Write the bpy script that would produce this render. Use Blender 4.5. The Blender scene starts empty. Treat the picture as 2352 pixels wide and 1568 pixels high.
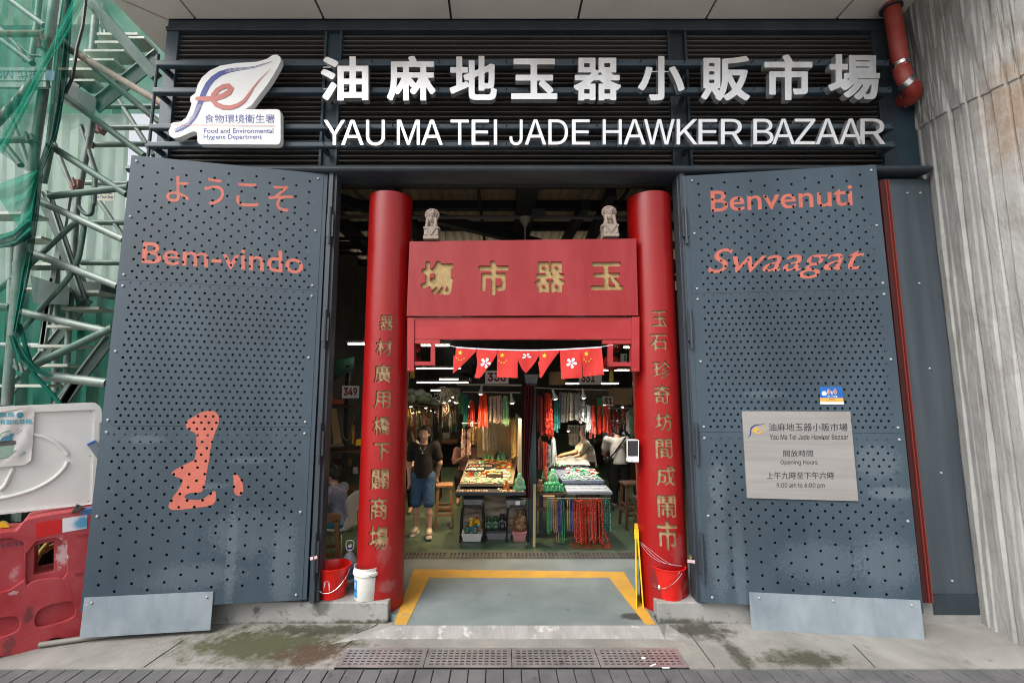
import bpy, bmesh, math, random
import numpy as np
from mathutils import Vector as V, Matrix
from mathutils.geometry import delaunay_2d_cdt

random.seed(7)
S = bpy.context.scene
COL = S.collection
R = math.radians
PI = math.pi

# ------------------------------------------------------------------ camera
EYE = V((0, 0, 2.15)); PITCH = R(6.6); FPX = 1020.0; CU, CV = 1150.0, 784.0
cam = bpy.data.cameras.new('camera'); cam_o = bpy.data.objects.new('camera', cam); COL.objects.link(cam_o)
cam_o.location = EYE; cam_o.rotation_euler = (R(90) + PITCH, 0, 0)
cam.sensor_width = 36; cam.lens = 36 * FPX / 2352; cam.shift_x = (1176 - CU) / 2352
cam.clip_start = 0.05; cam.clip_end = 500
S.camera = cam_o

# ------------------------------------------------------------------ world, sun, exposure
W = bpy.data.worlds.new('World'); S.world = W; W.use_nodes = True
wn = W.node_tree; wn.nodes.clear()
SUN_EL, SUN_AZ = R(48), R(226)          # high veiled sun behind the camera, a little to its left
sky = wn.nodes.new('ShaderNodeTexSky'); sky.sky_type = 'NISHITA'; sky.sun_disc = False
sky.sun_elevation = SUN_EL; sky.sun_rotation = SUN_AZ; sky.air_density = 1.0; sky.dust_density = 5.0; sky.ozone_density = 1.0
hs = wn.nodes.new('ShaderNodeHueSaturation'); hs.inputs['Saturation'].default_value = 0.22
bg = wn.nodes.new('ShaderNodeBackground'); bg.inputs['Strength'].default_value = 0.15
wo = wn.nodes.new('ShaderNodeOutputWorld')
wn.links.new(sky.outputs[0], hs.inputs['Color']); wn.links.new(hs.outputs[0], bg.inputs[0]); wn.links.new(bg.outputs[0], wo.inputs[0])
sl = bpy.data.lights.new('sun', 'SUN'); sl.energy = 1.1; sl.angle = R(35); sl.color = (1.0, .97, .92)
so = bpy.data.objects.new('sun', sl); COL.objects.link(so)
so.rotation_euler = (R(90) - SUN_EL, 0, R(180) - SUN_AZ)
S.view_settings.view_transform = 'Standard'; S.view_settings.look = 'None'
S.view_settings.exposure = 0.85; S.view_settings.gamma = 1
S.cycles.max_bounces = 8; S.cycles.diffuse_bounces = 3; S.cycles.glossy_bounces = 3; S.cycles.transparent_max_bounces = 12
S.cycles.use_adaptive_sampling = True; S.cycles.adaptive_threshold = 0.008; S.cycles.pixel_filter_type = 'BLACKMAN_HARRIS'; S.cycles.filter_width = 1.05
S.cycles.sample_clamp_indirect = 4.0; S.cycles.caustics_reflective = False; S.cycles.caustics_refractive = False

# ------------------------------------------------------------------ measuring: a pixel of the (2352 wide) photograph meets a plane of the place
CP, SP = math.cos(PITCH), math.sin(PITCH)
def ray(u, v):
    a, b = (u - CU) / FPX, (CV - v) / FPX
    return V((a, CP - b * SP, SP + b * CP))
def at(u, v, y):
    d = ray(u, v); return EYE + d * (y / d.y)
def gz(u, v, z):
    d = ray(u, v); return EYE + d * ((z - EYE.z) / d.z)
class Plane:
    def __init__(s, p, n): s.p, s.n = V(p), V(n).normalized()
    def hit(s, u, v, off=0):
        d = ray(u, v); p = s.p + s.n * off
        return EYE + d * ((p - EYE).dot(s.n) / d.dot(s.n))
def ypl(y): return Plane((0, y, 0), (0, -1, 0))
class Quad:
    """a flat patch: (a, b, c) -> along the bottom 0..1, up 0..1, c metres out of the face"""
    def __init__(s, bl, br, tl, tr):
        s.q = [V(bl), V(br), V(tl), V(tr)]
        s.n = (s.q[1] - s.q[0]).cross(s.q[2] - s.q[0]).normalized()
    def __call__(s, a, b, c=0):
        bl, br, tl, tr = s.q
        return (bl * (1 - a) + br * a) * (1 - b) + (tl * (1 - a) + tr * a) * b + s.n * c
def qpx(pl, u0, u1, v0, v1, off=0):     # upright in the picture: v0 top, v1 bottom
    return Quad(pl.hit(u0, v1, off), pl.hit(u1, v1, off), pl.hit(u0, v0, off), pl.hit(u1, v0, off))
def qpx4(pl, bl, br, tl, tr, off=0):
    return Quad(*[pl.hit(*p, off) for p in (bl, br, tl, tr)])

# ------------------------------------------------------------------ materials
MATS = {}
def mat(name, c, c2=None, scale=4, stretch=(1, 1, 1), lo=.4, hi=.65, rough=.5, rough2=None, metal=0, bump=0, bscale=80, bstretch=(1, 1, 1),
        spec=.5, c3=None, scale3=30, lo3=.6, hi3=.68, emit=None, estr=0, alpha=1, trans=0, coat=0, detail=5):
    if name in MATS: return MATS[name]
    m = bpy.data.materials.new(name); m.use_nodes = True; nt = m.node_tree; N, L = nt.nodes, nt.links
    p = N['Principled BSDF']
    p.inputs['Base Color'].default_value = (*c, 1); p.inputs['Roughness'].default_value = rough; p.inputs['Metallic'].default_value = metal
    p.inputs['Specular IOR Level'].default_value = spec; p.inputs['Alpha'].default_value = alpha
    p.inputs['Transmission Weight'].default_value = trans; p.inputs['Coat Weight'].default_value = coat; p.inputs['Coat Roughness'].default_value = .15
    tc = N.new('ShaderNodeTexCoord')
    def noise(sc, st, det=detail, dist=0.0):
        mp = N.new('ShaderNodeMapping'); mp.inputs['Scale'].default_value = st
        L.new(tc.outputs['Object'], mp.inputs['Vector'])
        t = N.new('ShaderNodeTexNoise'); t.inputs['Scale'].default_value = sc; t.inputs['Detail'].default_value = det
        t.inputs['Roughness'].default_value = .62; t.inputs['Distortion'].default_value = dist
        L.new(mp.outputs[0], t.inputs['Vector']); return t.outputs['Fac']
    def ramp(f, a, b):
        r = N.new('ShaderNodeMapRange'); r.inputs['From Min'].default_value = a; r.inputs['From Max'].default_value = b
        L.new(f, r.inputs['Value']); return r.outputs[0]
    def mix(f, a, b):
        x = N.new('ShaderNodeMix'); x.data_type = 'RGBA'; L.new(f, x.inputs[0])
        for s, q in ((6, a), (7, b)):
            if isinstance(q, tuple): x.inputs[s].default_value = (*q, 1)
            else: L.new(q, x.inputs[s])
        return x.outputs[2]
    col = c
    if c2 is not None:
        f = ramp(noise(scale, stretch, dist=.4), lo, hi); col = mix(f, c, c2)
        if rough2 is not None:
            r = N.new('ShaderNodeMapRange'); r.inputs['To Min'].default_value = rough; r.inputs['To Max'].default_value = rough2
            L.new(f, r.inputs['Value']); L.new(r.outputs[0], p.inputs['Roughness'])
    if c3 is not None: col = mix(ramp(noise(scale3, (1, 1, 1)), lo3, hi3), col, c3)
    if not isinstance(col, tuple): L.new(col, p.inputs['Base Color'])
    if bump:
        b = N.new('ShaderNodeBump'); b.inputs['Strength'].default_value = bump; b.inputs['Distance'].default_value = .01
        L.new(noise(bscale, bstretch, 3), b.inputs['Height']); L.new(b.outputs[0], p.inputs['Normal'])
    if emit is not None:
        p.inputs['Emission Color'].default_value = (*emit, 1); p.inputs['Emission Strength'].default_value = estr
    MATS[name] = m
    m['nz'] = 1
    return m
def stain(m, centre, radius, colour, amount=.85, sc=6, fuzz=.5, squash=(1, 1, 1), rough=None):
    """a patch of moss, damp or rust with a ragged outline of its own, fixed to a place on the surface"""
    nt = m.node_tree; N, L = nt.nodes, nt.links; p = N['Principled BSDF']
    tc = N.new('ShaderNodeTexCoord'); mp = N.new('ShaderNodeMapping'); mp.vector_type = 'POINT'
    sx, sy, sz = [1 / (radius * q) for q in squash]
    mp.inputs['Scale'].default_value = (sx, sy, sz); mp.inputs['Location'].default_value = (-centre[0] * sx, -centre[1] * sy, -centre[2] * sz)
    L.new(tc.outputs['Object'], mp.inputs['Vector'])
    ln = N.new('ShaderNodeVectorMath'); ln.operation = 'LENGTH'; L.new(mp.outputs[0], ln.inputs[0])
    t = N.new('ShaderNodeTexNoise'); t.inputs['Scale'].default_value = sc; t.inputs['Detail'].default_value = 6; t.inputs['Roughness'].default_value = .7
    L.new(tc.outputs['Object'], t.inputs['Vector'])
    ad = N.new('ShaderNodeMath'); ad.operation = 'MULTIPLY_ADD'; L.new(t.outputs['Fac'], ad.inputs[0]); ad.inputs[1].default_value = 2.2; L.new(ln.outputs['Value'], ad.inputs[2])
    r = N.new('ShaderNodeMapRange'); r.inputs['From Min'].default_value = 2.0 - fuzz * .5; r.inputs['From Max'].default_value = 2.0 + fuzz * .3
    r.inputs['To Min'].default_value = amount; r.inputs['To Max'].default_value = 0
    L.new(ad.outputs[0], r.inputs['Value'])
    x = N.new('ShaderNodeMix'); x.data_type = 'RGBA'; L.new(r.outputs[0], x.inputs[0]); x.inputs[7].default_value = (*colour, 1)
    bc = p.inputs['Base Color']
    if bc.is_linked: L.new(bc.links[0].from_socket, x.inputs[6])
    else: x.inputs[6].default_value = bc.default_value
    L.new(x.outputs[2], bc)
    return m
def net_mat(name, c, opac, trans=.5):
    m = bpy.data.materials.new(name); m.use_nodes = True; nt = m.node_tree; N, L = nt.nodes, nt.links; N.clear()
    o = N.new('ShaderNodeOutputMaterial'); d = N.new('ShaderNodeBsdfDiffuse'); t = N.new('ShaderNodeBsdfTranslucent'); tr = N.new('ShaderNodeBsdfTransparent')
    tc = N.new('ShaderNodeTexCoord'); nz = N.new('ShaderNodeTexNoise'); nz.inputs['Scale'].default_value = 3; nz.inputs['Detail'].default_value = 6
    L.new(tc.outputs['Object'], nz.inputs['Vector'])
    mr = N.new('ShaderNodeMapRange'); mr.inputs['From Min'].default_value = .3; mr.inputs['From Max'].default_value = .7
    mr.inputs['To Min'].default_value = opac - .12; mr.inputs['To Max'].default_value = min(1, opac + .12); L.new(nz.outputs['Fac'], mr.inputs['Value'])
    for s in (d, t): s.inputs['Color'].default_value = (*c, 1)
    a = N.new('ShaderNodeMixShader'); a.inputs[0].default_value = trans; L.new(d.outputs[0], a.inputs[1]); L.new(t.outputs[0], a.inputs[2])
    b = N.new('ShaderNodeMixShader'); L.new(mr.outputs[0], b.inputs[0]); L.new(tr.outputs[0], b.inputs[1]); L.new(a.outputs[0], b.inputs[2])
    L.new(b.outputs[0], o.inputs['Surface']); return m
def emat(name, c, s):
    m = bpy.data.materials.new(name); m.use_nodes = True; p = m.node_tree.nodes['Principled BSDF']
    p.inputs['Base Color'].default_value = (.8, .8, .8, 1); p.inputs['Emission Color'].default_value = (*c, 1); p.inputs['Emission Strength'].default_value = s
    return m

# ------------------------------------------------------------------ objects
ORIG = {}
def tag(o, label=None, cat=None, group=None, kind=None):
    if label: o['label'] = label
    if cat: o['category'] = cat
    if group: o['group'] = group
    if kind: o['kind'] = kind
    return o
def empty(name, loc, label, cat, group=None):
    o = bpy.data.objects.new(name, None); COL.objects.link(o); o.location = loc; o.empty_display_size = .1
    ORIG[o.name] = Matrix.Translation(V(loc)); return tag(o, label, cat, group)
def link(name, me, parent=None):
    o = bpy.data.objects.new(name, me); COL.objects.link(o)
    if parent is not None:
        o.parent = parent
        o.matrix_parent_inverse = ORIG.get(parent.name, Matrix()).inverted()
    ORIG[o.name] = Matrix()
    return o
def copy_thing(root, mat4, label=None, group=None, mats=None):
    """copy a thing with its parts and sub-parts; mat4 moves it"""
    def cp(o, par):
        c = o.copy(); COL.objects.link(c); c.parent = par
        if mats and c.type == 'MESH' and o.name.split('.')[0] in mats:
            c.data = o.data.copy(); c.data.materials[0] = mats[o.name.split('.')[0]]
        for k in o.children: cp(k, c)
        return c
    r = cp(root, None); r.matrix_world = mat4 @ ORIG.get(root.name, Matrix())
    if label: r['label'] = label
    if group: r['group'] = group
    return r
T = lambda *a: Matrix.Translation(V(a))
RZ = lambda a: Matrix.Rotation(a, 4, 'Z')
RX = lambda a: Matrix.Rotation(a, 4, 'X')
RY = lambda a: Matrix.Rotation(a, 4, 'Y')
def about(p, m): return T(*p) @ m @ T(*(-V(p)))

class MB:
    def __init__(s): s.v, s.f, s.mi, s.cur = [], [], [], 0
    def add(s, vs, fs):
        o = len(s.v); s.v += [tuple(p) for p in vs]; s.f += [[i + o for i in f] for f in fs]; s.mi += [s.cur] * len(fs); return s
    def use(s, i): s.cur = i; return s
    def box(s, x0, x1, y0, y1, z0, z1, M=None):
        vs = [V((x, y, z)) for z in (z0, z1) for y in (y0, y1) for x in (x0, x1)]
        if M is not None: vs = [M @ p for p in vs]
        return s.add(vs, [(0, 2, 3, 1), (4, 5, 7, 6), (0, 1, 5, 4), (2, 6, 7, 3), (0, 4, 6, 2), (1, 3, 7, 5)])
    def hexa(s, a, b):      # two quads, four points each, same order
        vs = list(a) + list(b)
        return s.add(vs, [(3, 2, 1, 0), (4, 5, 6, 7)] + [(i, (i + 1) % 4, 4 + (i + 1) % 4, 4 + i) for i in range(4)])
    def slab(s, q, a0, a1, b0, b1, c0, c1):     # a box on a Quad patch
        return s.hexa([q(a0, b0, c0), q(a1, b0, c0), q(a1, b1, c0), q(a0, b1, c0)], [q(a0, b0, c1), q(a1, b0, c1), q(a1, b1, c1), q(a0, b1, c1)])
    def beam(s, p, q, w, h, up=(0, 0, 1)):      # a rectangular bar from p to q
        p, q = V(p), V(q); d = (q - p).normalized(); x = d.cross(V(up))
        if x.length < 1e-4: x = d.cross(V((0, 1, 0)))
        x.normalize(); y = x.cross(d).normalized(); x = x * w / 2; y = y * h / 2
        c = lambda o: [o - x - y, o + x - y, o + x + y, o - x + y]
        return s.hexa(c(p), c(q))
    def tube(s, pts, r, n=8, caps=True, closed=False):
        pts = [V(p) for p in pts]; m = len(pts); rs = r if isinstance(r, (list, tuple)) else [r] * m
        prev = None; vs = []
        for i, p in enumerate(pts):
            if closed: d = (pts[(i + 1) % m] - pts[i - 1])
            else: d = (pts[min(i + 1, m - 1)] - pts[max(i - 1, 0)])
            d.normalize()
            if prev is None:
                x = d.cross(V((0, 0, 1)))
                if x.length < .05: x = d.cross(V((0, 1, 0)))
            else: x = prev - d * prev.dot(d)
            x.normalize(); prev = x; y = d.cross(x)
            vs += [p + (x * math.cos(2 * PI * k / n) + y * math.sin(2 * PI * k / n)) * rs[i] for k in range(n)]
        fs = []
        for i in range(m if closed else m - 1):
            j = (i + 1) % m
            fs += [(i * n + k, i * n + (k + 1) % n, j * n + (k + 1) % n, j * n + k) for k in range(n)]
        if caps and not closed: fs += [tuple(range(n))[::-1], tuple(range((m - 1) * n, m * n))]
        return s.add(vs, fs)
    def lathe(s, prof, c, n=24, M=None, a0=0, a1=2 * PI):
        full = abs(a1 - a0 - 2 * PI) < 1e-6; k = n if full else n + 1; vs = []
        for (r, z) in prof:
            for i in range(k):
                a = a0 + (a1 - a0) * i / n; vs.append(V((r * math.cos(a), r * math.sin(a), z)))
        if M is not None: vs = [M @ p for p in vs]
        vs = [p + V(c) for p in vs]; fs = []
        for j in range(len(prof) - 1):
            for i in range(n):
                i2 = (i + 1) % k; fs.append((j * k + i, j * k + i2, (j + 1) * k + i2, (j + 1) * k + i))
        if full:
            if prof[0][0] > 1e-4: fs.append(tuple(range(k))[::-1])
            if prof[-1][0] > 1e-4: fs.append(tuple(range((len(prof) - 1) * k, len(prof) * k)))
        return s.add(vs, fs)
    def ball(s, c, r, nu=10, nv=7, M=None):
        r = r if isinstance(r, (tuple, list)) else (r, r, r)
        vs = [V((0, 0, -r[2]))]
        for j in range(1, nv):
            t = -PI / 2 + PI * j / nv
            vs += [V((r[0] * math.cos(t) * math.cos(2 * PI * i / nu), r[1] * math.cos(t) * math.sin(2 * PI * i / nu), r[2] * math.sin(t))) for i in range(nu)]
        vs.append(V((0, 0, r[2])))
        if M is not None: vs = [M @ p for p in vs]
        fs = [(0, 1 + (i + 1) % nu, 1 + i) for i in range(nu)]
        for j in range(nv - 2):
            o = 1 + j * nu; fs += [(o + i, o + (i + 1) % nu, o + nu + (i + 1) % nu, o + nu + i) for i in range(nu)]
        o = 1 + (nv - 2) * nu; fs += [(o + i, o + (i + 1) % nu, len(vs) - 1) for i in range(nu)]
        return s.add([p + V(c) for p in vs], fs)
    def prism(s, pts, f, c0, c1):       # 2-D outline (a, b) mapped by f(a, b, c)
        n = len(pts); vs = [f(a, b, c0) for a, b in pts] + [f(a, b, c1) for a, b in pts]
        fs = [tuple(range(n))[::-1], tuple(range(n, 2 * n))] + [(i, (i + 1) % n, n + (i + 1) % n, n + i) for i in range(n)]
        return s.add(vs, fs)
    def grid(s, f, na, nb):             # f(a, b) sheet
        vs = [f(i / na, j / nb) for j in range(nb + 1) for i in range(na + 1)]
        return s.add(vs, [(j * (na + 1) + i, j * (na + 1) + i + 1, (j + 1) * (na + 1) + i + 1, (j + 1) * (na + 1) + i) for j in range(nb) for i in range(na)])
    def build(s, name, m, parent=None, smooth=False, bevel=0, fix=True, solid=0, sub=0):
        me = bpy.data.meshes.new(name); me.from_pydata(s.v, [], s.f)
        for x in (m if isinstance(m, (list, tuple)) else [m]): me.materials.append(x)
        if len(me.materials) > 1: me.polygons.foreach_set('material_index', s.mi)
        if fix:
            b = bmesh.new(); b.from_mesh(me); bmesh.ops.recalc_face_normals(b, faces=b.faces); b.to_mesh(me); b.free()
        if smooth:
            me.polygons.foreach_set('use_smooth', [True] * len(me.polygons))
            me.set_sharp_from_angle(angle=R(40))
        me.update()
        o = link(name, me, parent)
        if solid: q = o.modifiers.new('solid', 'SOLIDIFY'); q.thickness = solid; q.offset = 0
        if bevel: q = o.modifiers.new('bevel', 'BEVEL'); q.width = bevel; q.segments = 2; q.limit_method = 'ANGLE'; q.angle_limit = R(40)
        if sub: q = o.modifiers.new('sub', 'SUBSURF'); q.levels = sub; q.render_levels = sub
        return o
def arc(cx, cy, r, a0, a1, n): return [(cx + r * math.cos(R(a0 + (a1 - a0) * i / n)), cy + r * math.sin(R(a0 + (a1 - a0) * i / n))) for i in range(n + 1)]
def rrect(x0, x1, y0, y1, r, n=4):
    return arc(x1 - r, y1 - r, r, 0, 90, n) + arc(x0 + r, y1 - r, r, 90, 180, n) + arc(x0 + r, y0 + r, r, 180, 270, n) + arc(x1 - r, y0 + r, r, 270, 360, n)
def chaikin(p, k=2, closed=True):
    for _ in range(k):
        q = []
        n = len(p)
        for i in range(n if closed else n - 1):
            a, b = p[i], p[(i + 1) % n]
            q += [tuple(.75 * x + .25 * y for x, y in zip(a, b)), tuple(.25 * x + .75 * y for x, y in zip(a, b))]
        p = q if closed else [p[0]] + q + [p[-1]]
    return p
def ribbon(cl):     # centreline [(x, y, w)] -> outline
    l, r = [], []
    for i, (x, y, w) in enumerate(cl):
        a, b = cl[max(i - 1, 0)], cl[min(i + 1, len(cl) - 1)]
        dx, dy = b[0] - a[0], b[1] - a[1]; n = math.hypot(dx, dy) or 1
        l.append((x - dy / n * w / 2, y + dx / n * w / 2)); r.append((x + dy / n * w / 2, y - dx / n * w / 2))
    return l, r
def ribbon_add(mb, cl, f, c0, c1):
    l, r = ribbon(cl); n = len(l)
    for i in range(n - 1):
        e = c1 + (c1 - c0) * .12 * i
        a = [f(*l[i], c0), f(*r[i], c0), f(*r[i + 1], c0), f(*l[i + 1], c0)]; b = [f(*l[i], e), f(*r[i], e), f(*r[i + 1], e), f(*l[i + 1], e)]
        mb.hexa(a, b)

# a sheet with holes: outline and holes as 2-D loops, triangulated between them
def inside_loops(loops, pts):
    P = np.asarray(pts); cnt = np.zeros(len(P), int)
    for lp in loops:
        a = np.asarray(lp); b = np.roll(a, -1, 0)
        for i in range(0, len(P), 4000):
            x = P[i:i + 4000, 0][:, None]; y = P[i:i + 4000, 1][:, None]
            c = ((a[:, 1] > y) != (b[:, 1] > y)); dy = np.where(b[:, 1] == a[:, 1], 1e-12, b[:, 1] - a[:, 1])
            cnt[i:i + 4000] += (c & (x < (b[:, 0] - a[:, 0]) * (y - a[:, 1]) / dy + a[:, 0])).sum(1)
    return cnt % 2 == 1
def holed(mb, outer, holes, f, c0, c1, extra=()):
    """plate between c0 (back) and c1 (front) with through holes"""
    pts, eds = [], []
    for lp in [outer] + list(holes):
        o = len(pts); pts += [V(p) for p in lp]; eds += [(o + i, o + (i + 1) % len(lp)) for i in range(len(lp))]
    pts += [V(p) for p in extra]
    v2, e2, f2, *_ = delaunay_2d_cdt(pts, eds, [], 0, 1e-7)
    cen = [((v2[a].x + v2[b].x + v2[c].x) / 3, (v2[a].y + v2[b].y + v2[c].y) / 3) for a, b, c in f2]
    ok = inside_loops([outer] + list(holes), cen) if len(holes) < 60 else inside_fast(outer, holes, cen)
    tri = [t for t, k in zip(f2, ok) if k]
    plate(mb, [(p.x, p.y) for p in v2], tri, f, c0, c1)
def inside_fast(outer, holes, cen):
    ok = inside_loops([outer], cen); C = np.asarray(cen)
    H = np.array([(sum(p[0] for p in h) / len(h), sum(p[1] for p in h) / len(h), max(math.hypot(p[0] - h[0][0], p[1] - h[0][1]) for p in h) / 2) for h in holes])
    B = np.array([((max(p[0] for p in h) - min(p[0] for p in h)) / 2, (max(p[1] for p in h) - min(p[1] for p in h)) / 2) for h in holes])
    for i in range(0, len(C), 2000):
        d = np.hypot(C[i:i + 2000, 0][:, None] - H[:, 0], C[i:i + 2000, 1][:, None] - H[:, 1])
        bx = (np.abs(C[i:i + 2000, 0][:, None] - H[:, 0]) < B[:, 0]) & (np.abs(C[i:i + 2000, 1][:, None] - H[:, 1]) < B[:, 1])
        ok[i:i + 2000] &= ~((d < H[:, 2] * .999) & bx).any(1)
    return ok
def plate(mb, v2, tri, f, c0, c1, back=True):
    n = len(v2); vs = [f(x, y, c1) for x, y in v2] + [f(x, y, c0) for x, y in v2]
    fs = [tuple(t) for t in tri]
    if back: fs += [tuple(i + n for i in t[::-1]) for t in tri]
    use = {}
    for t in tri:
        for i in range(3):
            a, b = t[i], t[(i + 1) % 3]; use[(a, b)] = 1
    for (a, b) in use:
        if (b, a) not in use: fs.append((b, a, a + n, b + n))
    mb.add(vs, fs)

# ------------------------------------------------------------------ lettering
def load_font(fn):
    try: return bpy.data.fonts.load(bpy.utils.system_resource('DATAFILES') + '/fonts/' + fn)
    except Exception: return None
INTER = load_font('Inter.woff2')
def font_curve(txt, font=None, shear=0, offset=0):
    c = bpy.data.curves.new('t', 'FONT'); c.body = txt; c.size = 1; c.shear = shear; c.offset = offset; c.resolution_u = 3
    if font: c.font = font
    o = bpy.data.objects.new('t', c); COL.objects.link(o); return o, c
def flat_text(txt, font=None, shear=0):
    """triangles of a line of plain lettering, in 0..1 of its own box"""
    o, c = font_curve(txt, font, shear); dg = bpy.context.evaluated_depsgraph_get()
    me = bpy.data.meshes.new_from_object(o.evaluated_get(dg)); me.calc_loop_triangles()
    v = [(p.co.x, p.co.y) for p in me.vertices]; t = [tuple(x.vertices) for x in me.loop_triangles]
    bpy.data.objects.remove(o); bpy.data.curves.remove(c); bpy.data.meshes.remove(me)
    return v, t
def text_on(mb, txt, q, c0=.001, c1=.0025, font=None, shear=0, rot180=False):
    v, t = flat_text(txt, font, shear); X = [p[0] for p in v]; Y = [p[1] for p in v]
    x0, x1, y0, y1 = min(X), max(X), min(Y), max(Y)
    n = [((x - x0) / (x1 - x0), (y - y0) / (y1 - y0)) for x, y in v]
    if rot180: n = [(1 - a, 1 - b) for a, b in n]
    plate(mb, n, t, q, c0, c1, back=False)
GL = {}
def seg_field(sg, dil, square, res, pad=.03):
    x0, y0 = sg[:, :2].min(0) - dil - pad; x1, y1 = sg[:, :2].max(0) + dil + pad
    h = max(x1 - x0, y1 - y0) / res; nx, ny = int((x1 - x0) / h) + 2, int((y1 - y0) / h) + 2
    gx, gy = np.meshgrid(x0 + h * np.arange(nx), y0 + h * np.arange(ny), indexing='ij'); px, py = gx.ravel()[:, None], gy.ravel()[:, None]
    wind = np.zeros(len(px)); dist = np.full(len(px), 9.0)
    ax, ay, bx, by = sg.T; dx, dy = bx - ax, by - ay; L2 = dx * dx + dy * dy + 1e-12
    for i in range(0, len(px), 1500):
        X, Y = px[i:i + 1500], py[i:i + 1500]
        side = dx * (Y - ay) - dy * (X - ax)
        wind[i:i + 1500] = (((ay <= Y) & (by > Y) & (side > 0)).astype(int) - ((ay > Y) & (by <= Y) & (side < 0)).astype(int)).sum(1)
        t = np.clip(((X - ax) * dx + (Y - ay) * dy) / L2, 0, 1); ex, ey = np.abs(X - ax - t * dx), np.abs(Y - ay - t * dy)
        d = np.maximum(ex, ey) if square else np.hypot(ex, ey)
        dist[i:i + 1500] = d.min(1)
    return (np.where(wind != 0, -dist, dist) - dil).reshape(nx, ny), x0, y0, h
def contour(F):
    nx, ny = F.shape; sgn = F < 0; vid = {}; pts = []; E = []
    def cell(i, j):
        k = (i, j)
        if k not in vid:
            s = []
            for (a, b) in (((i, j), (i + 1, j)), ((i, j + 1), (i + 1, j + 1)), ((i, j), (i, j + 1)), ((i + 1, j), (i + 1, j + 1))):
                fa, fb = F[a], F[b]
                if (fa < 0) != (fb < 0): t = fa / (fa - fb); s.append((a[0] + (b[0] - a[0]) * t, a[1] + (b[1] - a[1]) * t))
            vid[k] = len(pts); pts.append((sum(q[0] for q in s) / len(s), sum(q[1] for q in s) / len(s)))
        return vid[k]
    for i, j in np.argwhere(sgn[1:] != sgn[:-1]):
        if 0 < j < ny - 1: E.append((cell(i, j - 1), cell(i, j)))
    for i, j in np.argwhere(sgn[:, 1:] != sgn[:, :-1]):
        if 0 < i < nx - 1: E.append((cell(i - 1, j), cell(i, j)))
    return np.array(pts), E
def glyph_segs(txt, font, shear):
    o, c = font_curve(txt, font, shear); dg = bpy.context.evaluated_depsgraph_get()
    cu = o.evaluated_get(dg).to_curve(dg); segs = []
    for sp in cu.splines:
        if sp.type == 'BEZIER':
            P = []; b = sp.bezier_points
            for i in range(len(b)):
                p, q = b[i], b[(i + 1) % len(b)]
                k = np.linspace(0, 1, 6)[:-1, None]; A, B, C_, D = [np.array(z[:2]) for z in (p.co, p.handle_right, q.handle_left, q.co)]
                P.append((1 - k) ** 3 * A + 3 * k * (1 - k) ** 2 * B + 3 * k * k * (1 - k) * C_ + k ** 3 * D)
            P = np.vstack(P)
        else: P = np.array([z.co[:2] for z in sp.points])
        segs.append(np.hstack([P, np.roll(P, -1, 0)]))
    bpy.data.objects.remove(o); bpy.data.curves.remove(c)
    return np.vstack(segs)
def glyph(ch, dil=0.0, font=None, square=False, res=64, shear=0):
    """bold outline of one character: (points in its own 0..1 box, segments, field, aspect)"""
    key = (ch, dil, font, square, res, shear)
    if key not in GL:
        F, x0, y0, h = seg_field(glyph_segs(ch, font, shear), dil, square, res)
        P, E = contour(F); mn, mx = P.min(0), P.max(0)
        GL[key] = ((P - mn) / (mx - mn), E, (F, mn, mx), (mx[0] - mn[0]) / (mx[1] - mn[1]))
    return GL[key]
def pierced(mb, F, box, q, size, holes, c0, c1):
    """paint a field on a perforated face so that the holes stay open; box: the field's extent on the patch (a0, a1, b0, b1); size in metres; holes (s, t, r) in metres"""
    nx, ny = F.shape; P, _ = contour(F); mn, mx = P.min(0), P.max(0)
    a = box[0] + (np.arange(nx) - mn[0]) / (mx[0] - mn[0]) * (box[1] - box[0]); b = box[2] + (np.arange(ny) - mn[1]) / (mx[1] - mn[1]) * (box[3] - box[2])
    s, t = a[:, None] * size[0], b[None, :] * size[1]; sc = (a[1] - a[0]) * size[0]
    G = F / (np.abs(F).max() + 1e-9) * .2
    for hs_, ht, hr in holes:
        if s[0, 0] - hr < hs_ < s[-1, 0] + hr and t[0, 0] - hr < ht < t[0, -1] + hr: G = np.maximum(G, hr - np.hypot(s - hs_, t - ht))
    pts, E = contour(G)
    v2, e2, f2, *_ = delaunay_2d_cdt([V(p) for p in pts], E, [], 0, 1e-7)
    c = np.array([[(v2[i].x + v2[j].x + v2[k].x) / 3, (v2[i].y + v2[j].y + v2[k].y) / 3] for i, j, k in f2])
    ok = in_glyph((0, 0, (G, np.zeros(2), np.ones(2))), c[:, 0], c[:, 1])
    aa = lambda x: box[0] + (x - mn[0]) / (mx[0] - mn[0]) * (box[1] - box[0]); bb = lambda y: box[2] + (y - mn[1]) / (mx[1] - mn[1]) * (box[3] - box[2])
    plate(mb, [(aa(p.x), bb(p.y)) for p in v2], [t_ for t_, k in zip(f2, ok) if k], q, c0, c1, back=False)
def in_glyph(g, a, b):
    F, mn, mx = g[2]; x = mn[0] + a * (mx[0] - mn[0]); y = mn[1] + b * (mx[1] - mn[1])
    i = np.clip(np.floor(x).astype(int), 0, F.shape[0] - 2); j = np.clip(np.floor(y).astype(int), 0, F.shape[1] - 2); s, t = x - i, y - j
    return ((F[i, j] * (1 - s) + F[i + 1, j] * s) * (1 - t) + (F[i, j + 1] * (1 - s) + F[i + 1, j + 1] * s) * t) < 0
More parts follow.
